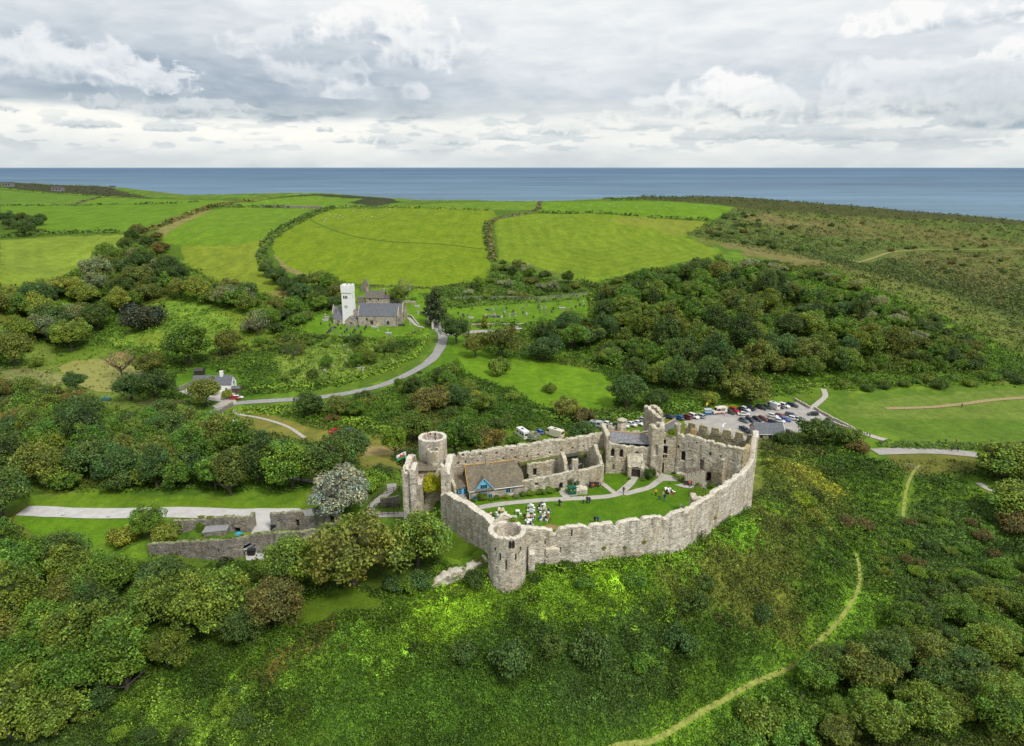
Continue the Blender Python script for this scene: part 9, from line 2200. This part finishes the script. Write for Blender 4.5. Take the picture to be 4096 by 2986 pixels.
# ---- gravestones
GS = [plain('grey_headstone', (.20, .20, .19), .9, .3, 3), plain('pale_headstone', (.42, .41, .38), .85, .15, 3), plain('dark_headstone', (.06, .065, .06), .6, .3, 3)]
def grave(kind, m):
 bm = bmesh.new()
 if kind == 'slab':
  pts = [(-.38, -.2), (.38, -.2), (.38, .95)] + [(.38 * math.cos(a), .95 + .3 * math.sin(a)) for a in np.linspace(.3, PI - .3, 5)] + [(-.38, .95)]; prism(bm, pts, -.08, .08)
 elif kind == 'cross': box(bm, -.35, .35, -.3, .3, -.2, .25); box(bm, -.1, .1, -.08, .08, .25, 1.9); box(bm, -.4, -.101, -.08, .08, 1.2, 1.42); box(bm, .101, .4, -.08, .08, 1.2, 1.42)
 else: box(bm, -1.1, 1.1, -.5, .5, -.2, .5); box(bm, -1.25, 1.25, -.6, .6, .501, .62)
 me = bpy.data.meshes.new('gravestone'); bm.normal_update(); bm.to_mesh(me); bm.free(); me.materials.append(m); return me
GM_ = {(k, i): grave(k, GS[i]) for k in ('slab', 'cross', 'chest') for i in range(3)}
def graves(pts_fn, where, group, fixed=(), poly_=None, n=0, seed=0):
 rng = random.Random(seed); its = []
 ps = [(ground(pts_fn(x, y)), k, c) for x, y, k, c in fixed]
 if poly_:
  P_ = wpoly(poly_); t = 0; rowd = 3.2
  while len(ps) < n + len(fixed) and t < 4000:
   t += 1; x = rng.uniform(P_[:, 0].min(), P_[:, 0].max()); y = round(rng.uniform(P_[:, 1].min(), P_[:, 1].max()) / rowd) * rowd + rng.uniform(-.4, .4)
   if pip(P_, np.array([x]), np.array([y]))[0] and all((x - q[0][0]) ** 2 + (y - q[0][1]) ** 2 > 2.2 for q in ps): ps.append(((x, y, gz(x, y)), rng.choice(['slab'] * 6 + ['cross', 'chest']), rng.choice([0, 0, 1, 2, 2])))
 for w, k, c in ps:
  o = bpy.data.objects.new('gravestone', GM_[(k, c)]); COL.objects.link(o); o.location = w; o.rotation_euler = (rng.uniform(-.05, .05), rng.uniform(-.06, .06), rng.uniform(-.3, .3)); s = rng.uniform(1.05, 1.45); o.scale = (s, s, s)
  tag(o, '', 'gravestone', group); its.append((o, {0: 'grey', 1: 'pale', 2: 'dark'}[c] + ' ' + {'slab': 'upright gravestone', 'cross': 'cross gravestone', 'chest': 'chest tomb'}[k]))
 P2 = sorted(its, key=lambda i: -pix(i[0])[1]); rows = max(1, len(P2) // 18); nm = ['top row', 'second row', 'third row', 'fourth row', 'fifth row', 'bottom row']
 for r in range(rows):
  row = sorted(P2[r * len(P2) // rows:(r + 1) * len(P2) // rows], key=lambda i: pix(i[0])[0])
  for j, (o, cw) in enumerate(row): o['label'] = f'{cw}, {ROWN[j] if j < 20 else "twenty-" + ROWN[j - 20]} from left in {nm[r] if r < 5 else nm[5]} of {where}'
graves(ZC, 'the churchyard', 'gravestones in the churchyard', [(20,1030,'slab',2),(200,1055,'slab',2),(370,1050,'slab',2),(430,1130,'slab',2),(550,1165,'slab',2),(590,1125,'slab',0),(715,1170,'slab',2),(755,1130,'slab',0),(680,1210,'slab',2),(510,1210,'slab',2),(340,1205,'slab',0),(150,1225,'slab',2),(220,1165,'slab',2),(190,1195,'slab',2),(255,1140,'slab',0),(280,1100,'chest',2),(445,1260,'slab',2),(625,1265,'slab',2),(785,1270,'slab',2),(840,1215,'slab',2),(920,1135,'slab',2),(950,1100,'slab',2),(795,1085,'slab',2),(635,1090,'slab',0),(1120,1090,'chest',1),(1195,1155,'cross',1),(1400,1190,'cross',1),(1415,1225,'chest',1),(1925,1200,'cross',0),(1860,1025,'cross',1),(1690,1050,'chest',2),(2045,775,'chest',1),(2000,660,'chest',1),(90,690,'cross',1),(110,840,'slab',1),(150,900,'chest',1),(115,945,'chest',1),(600,1300,'slab',1),(430,1290,'slab',1),(2025,820,'slab',1),(1430,1270,'slab',0)])
graves(Z4, 'the cemetery', 'gravestones in the cemetery', [(1655,375,'slab',0),(1915,325,'chest',1),(1460,383,'chest',2),(1550,380,'cross',1),(1590,375,'cross',1),(1280,392,'chest',1),(2065,300,'slab',1)], [(1010,690),(1080,680),(1200,672),(1296,662),(1298,690),(1200,704),(1080,706),(1015,704)], 50, 3)
graves(Z4, 'the old graveyard', 'gravestones in the overgrown graveyard', [(375,755,'slab',0),(510,745,'chest',1),(528,760,'slab',1),(260,770,'slab',1),(315,728,'slab',1),(490,655,'slab',1),(730,585,'slab',1),(395,590,'slab',1),(425,620,'slab',1)], None, 0, 4)
# ---- sheep
WOOL = plain('wool', (.50, .47, .38), .95, .12, 5)
bm = bmesh.new(); bmesh.ops.create_icosphere(bm, subdivisions=2, radius=.5)
for v in bm.verts: v.co.x *= 1.25; v.co.y *= .78; v.co.z = v.co.z * .78 + .72; v.co.z -= .05 * max(0, v.co.x)
hd = bmesh.ops.create_icosphere(bm, subdivisions=1, radius=.17)['verts']
for v in hd: v.co.x = v.co.x * 1.5 + .72; v.co.z += .80 - .12 * (v.co.x - .72); v.co.y *= .8
for x in (-.35, .35):
 for y in (-.18, .18): tube(bm, [(x, y, 0), (x + .02, y, .22), (x, y, .5)], [.045, .05, .08], 6)
for s in (-1, 1): tube(bm, [(.62, s * .1, .9), (.58, s * .24, .88)], [.05, .02], 5)
sm = bpy.data.meshes.new('sheep'); bm.normal_update(); bm.to_mesh(sm); bm.free(); sm.materials.append(WOOL); sm.polygons.foreach_set('use_smooth', [True] * len(sm.polygons))
def flock(pts, where, group):
 its = []
 for x, y in pts:
  g = ground(Z7(x, y) if where[0] != '!' else Z8(x, y)); o = bpy.data.objects.new('sheep', sm); COL.objects.link(o); o.location = g; o.rotation_euler = (0, 0, random.uniform(0, 6)); s = random.uniform(.95, 1.2); o.scale = (s, s, s)
  tag(o, '', 'sheep', group); its.append((o, 'white'))
 rank_label(its, 'sheep', 'of flock ' + where.lstrip('!'))
flock([(1430,262),(1442,264),(1452,240),(1460,248),(1475,255),(1487,248),(1495,262),(1505,250),(1518,258),(1540,262),(1565,230),(1600,222),(1610,258),(1645,256),(1665,232),(1690,245),(1705,226),(1725,222),(1748,230),(1850,242),(1925,247),(1958,240),(2092,236),(1620,218),(1437,275)], 'in the big central field', 'sheep in the big central field')
flock([(210,205),(293,202),(315,202),(340,206),(350,200),(388,210),(430,200),(452,208),(470,210),(478,206),(552,212),(655,206),(815,212),(835,206),(852,208),(868,204),(888,208),(905,210)], '!in the top right field', 'sheep in the top right field')
flock([(1180,188),(1262,190),(1275,192),(1340,218),(1352,218),(1390,220)], 'in the field by the headland', 'sheep in the field by the headland')
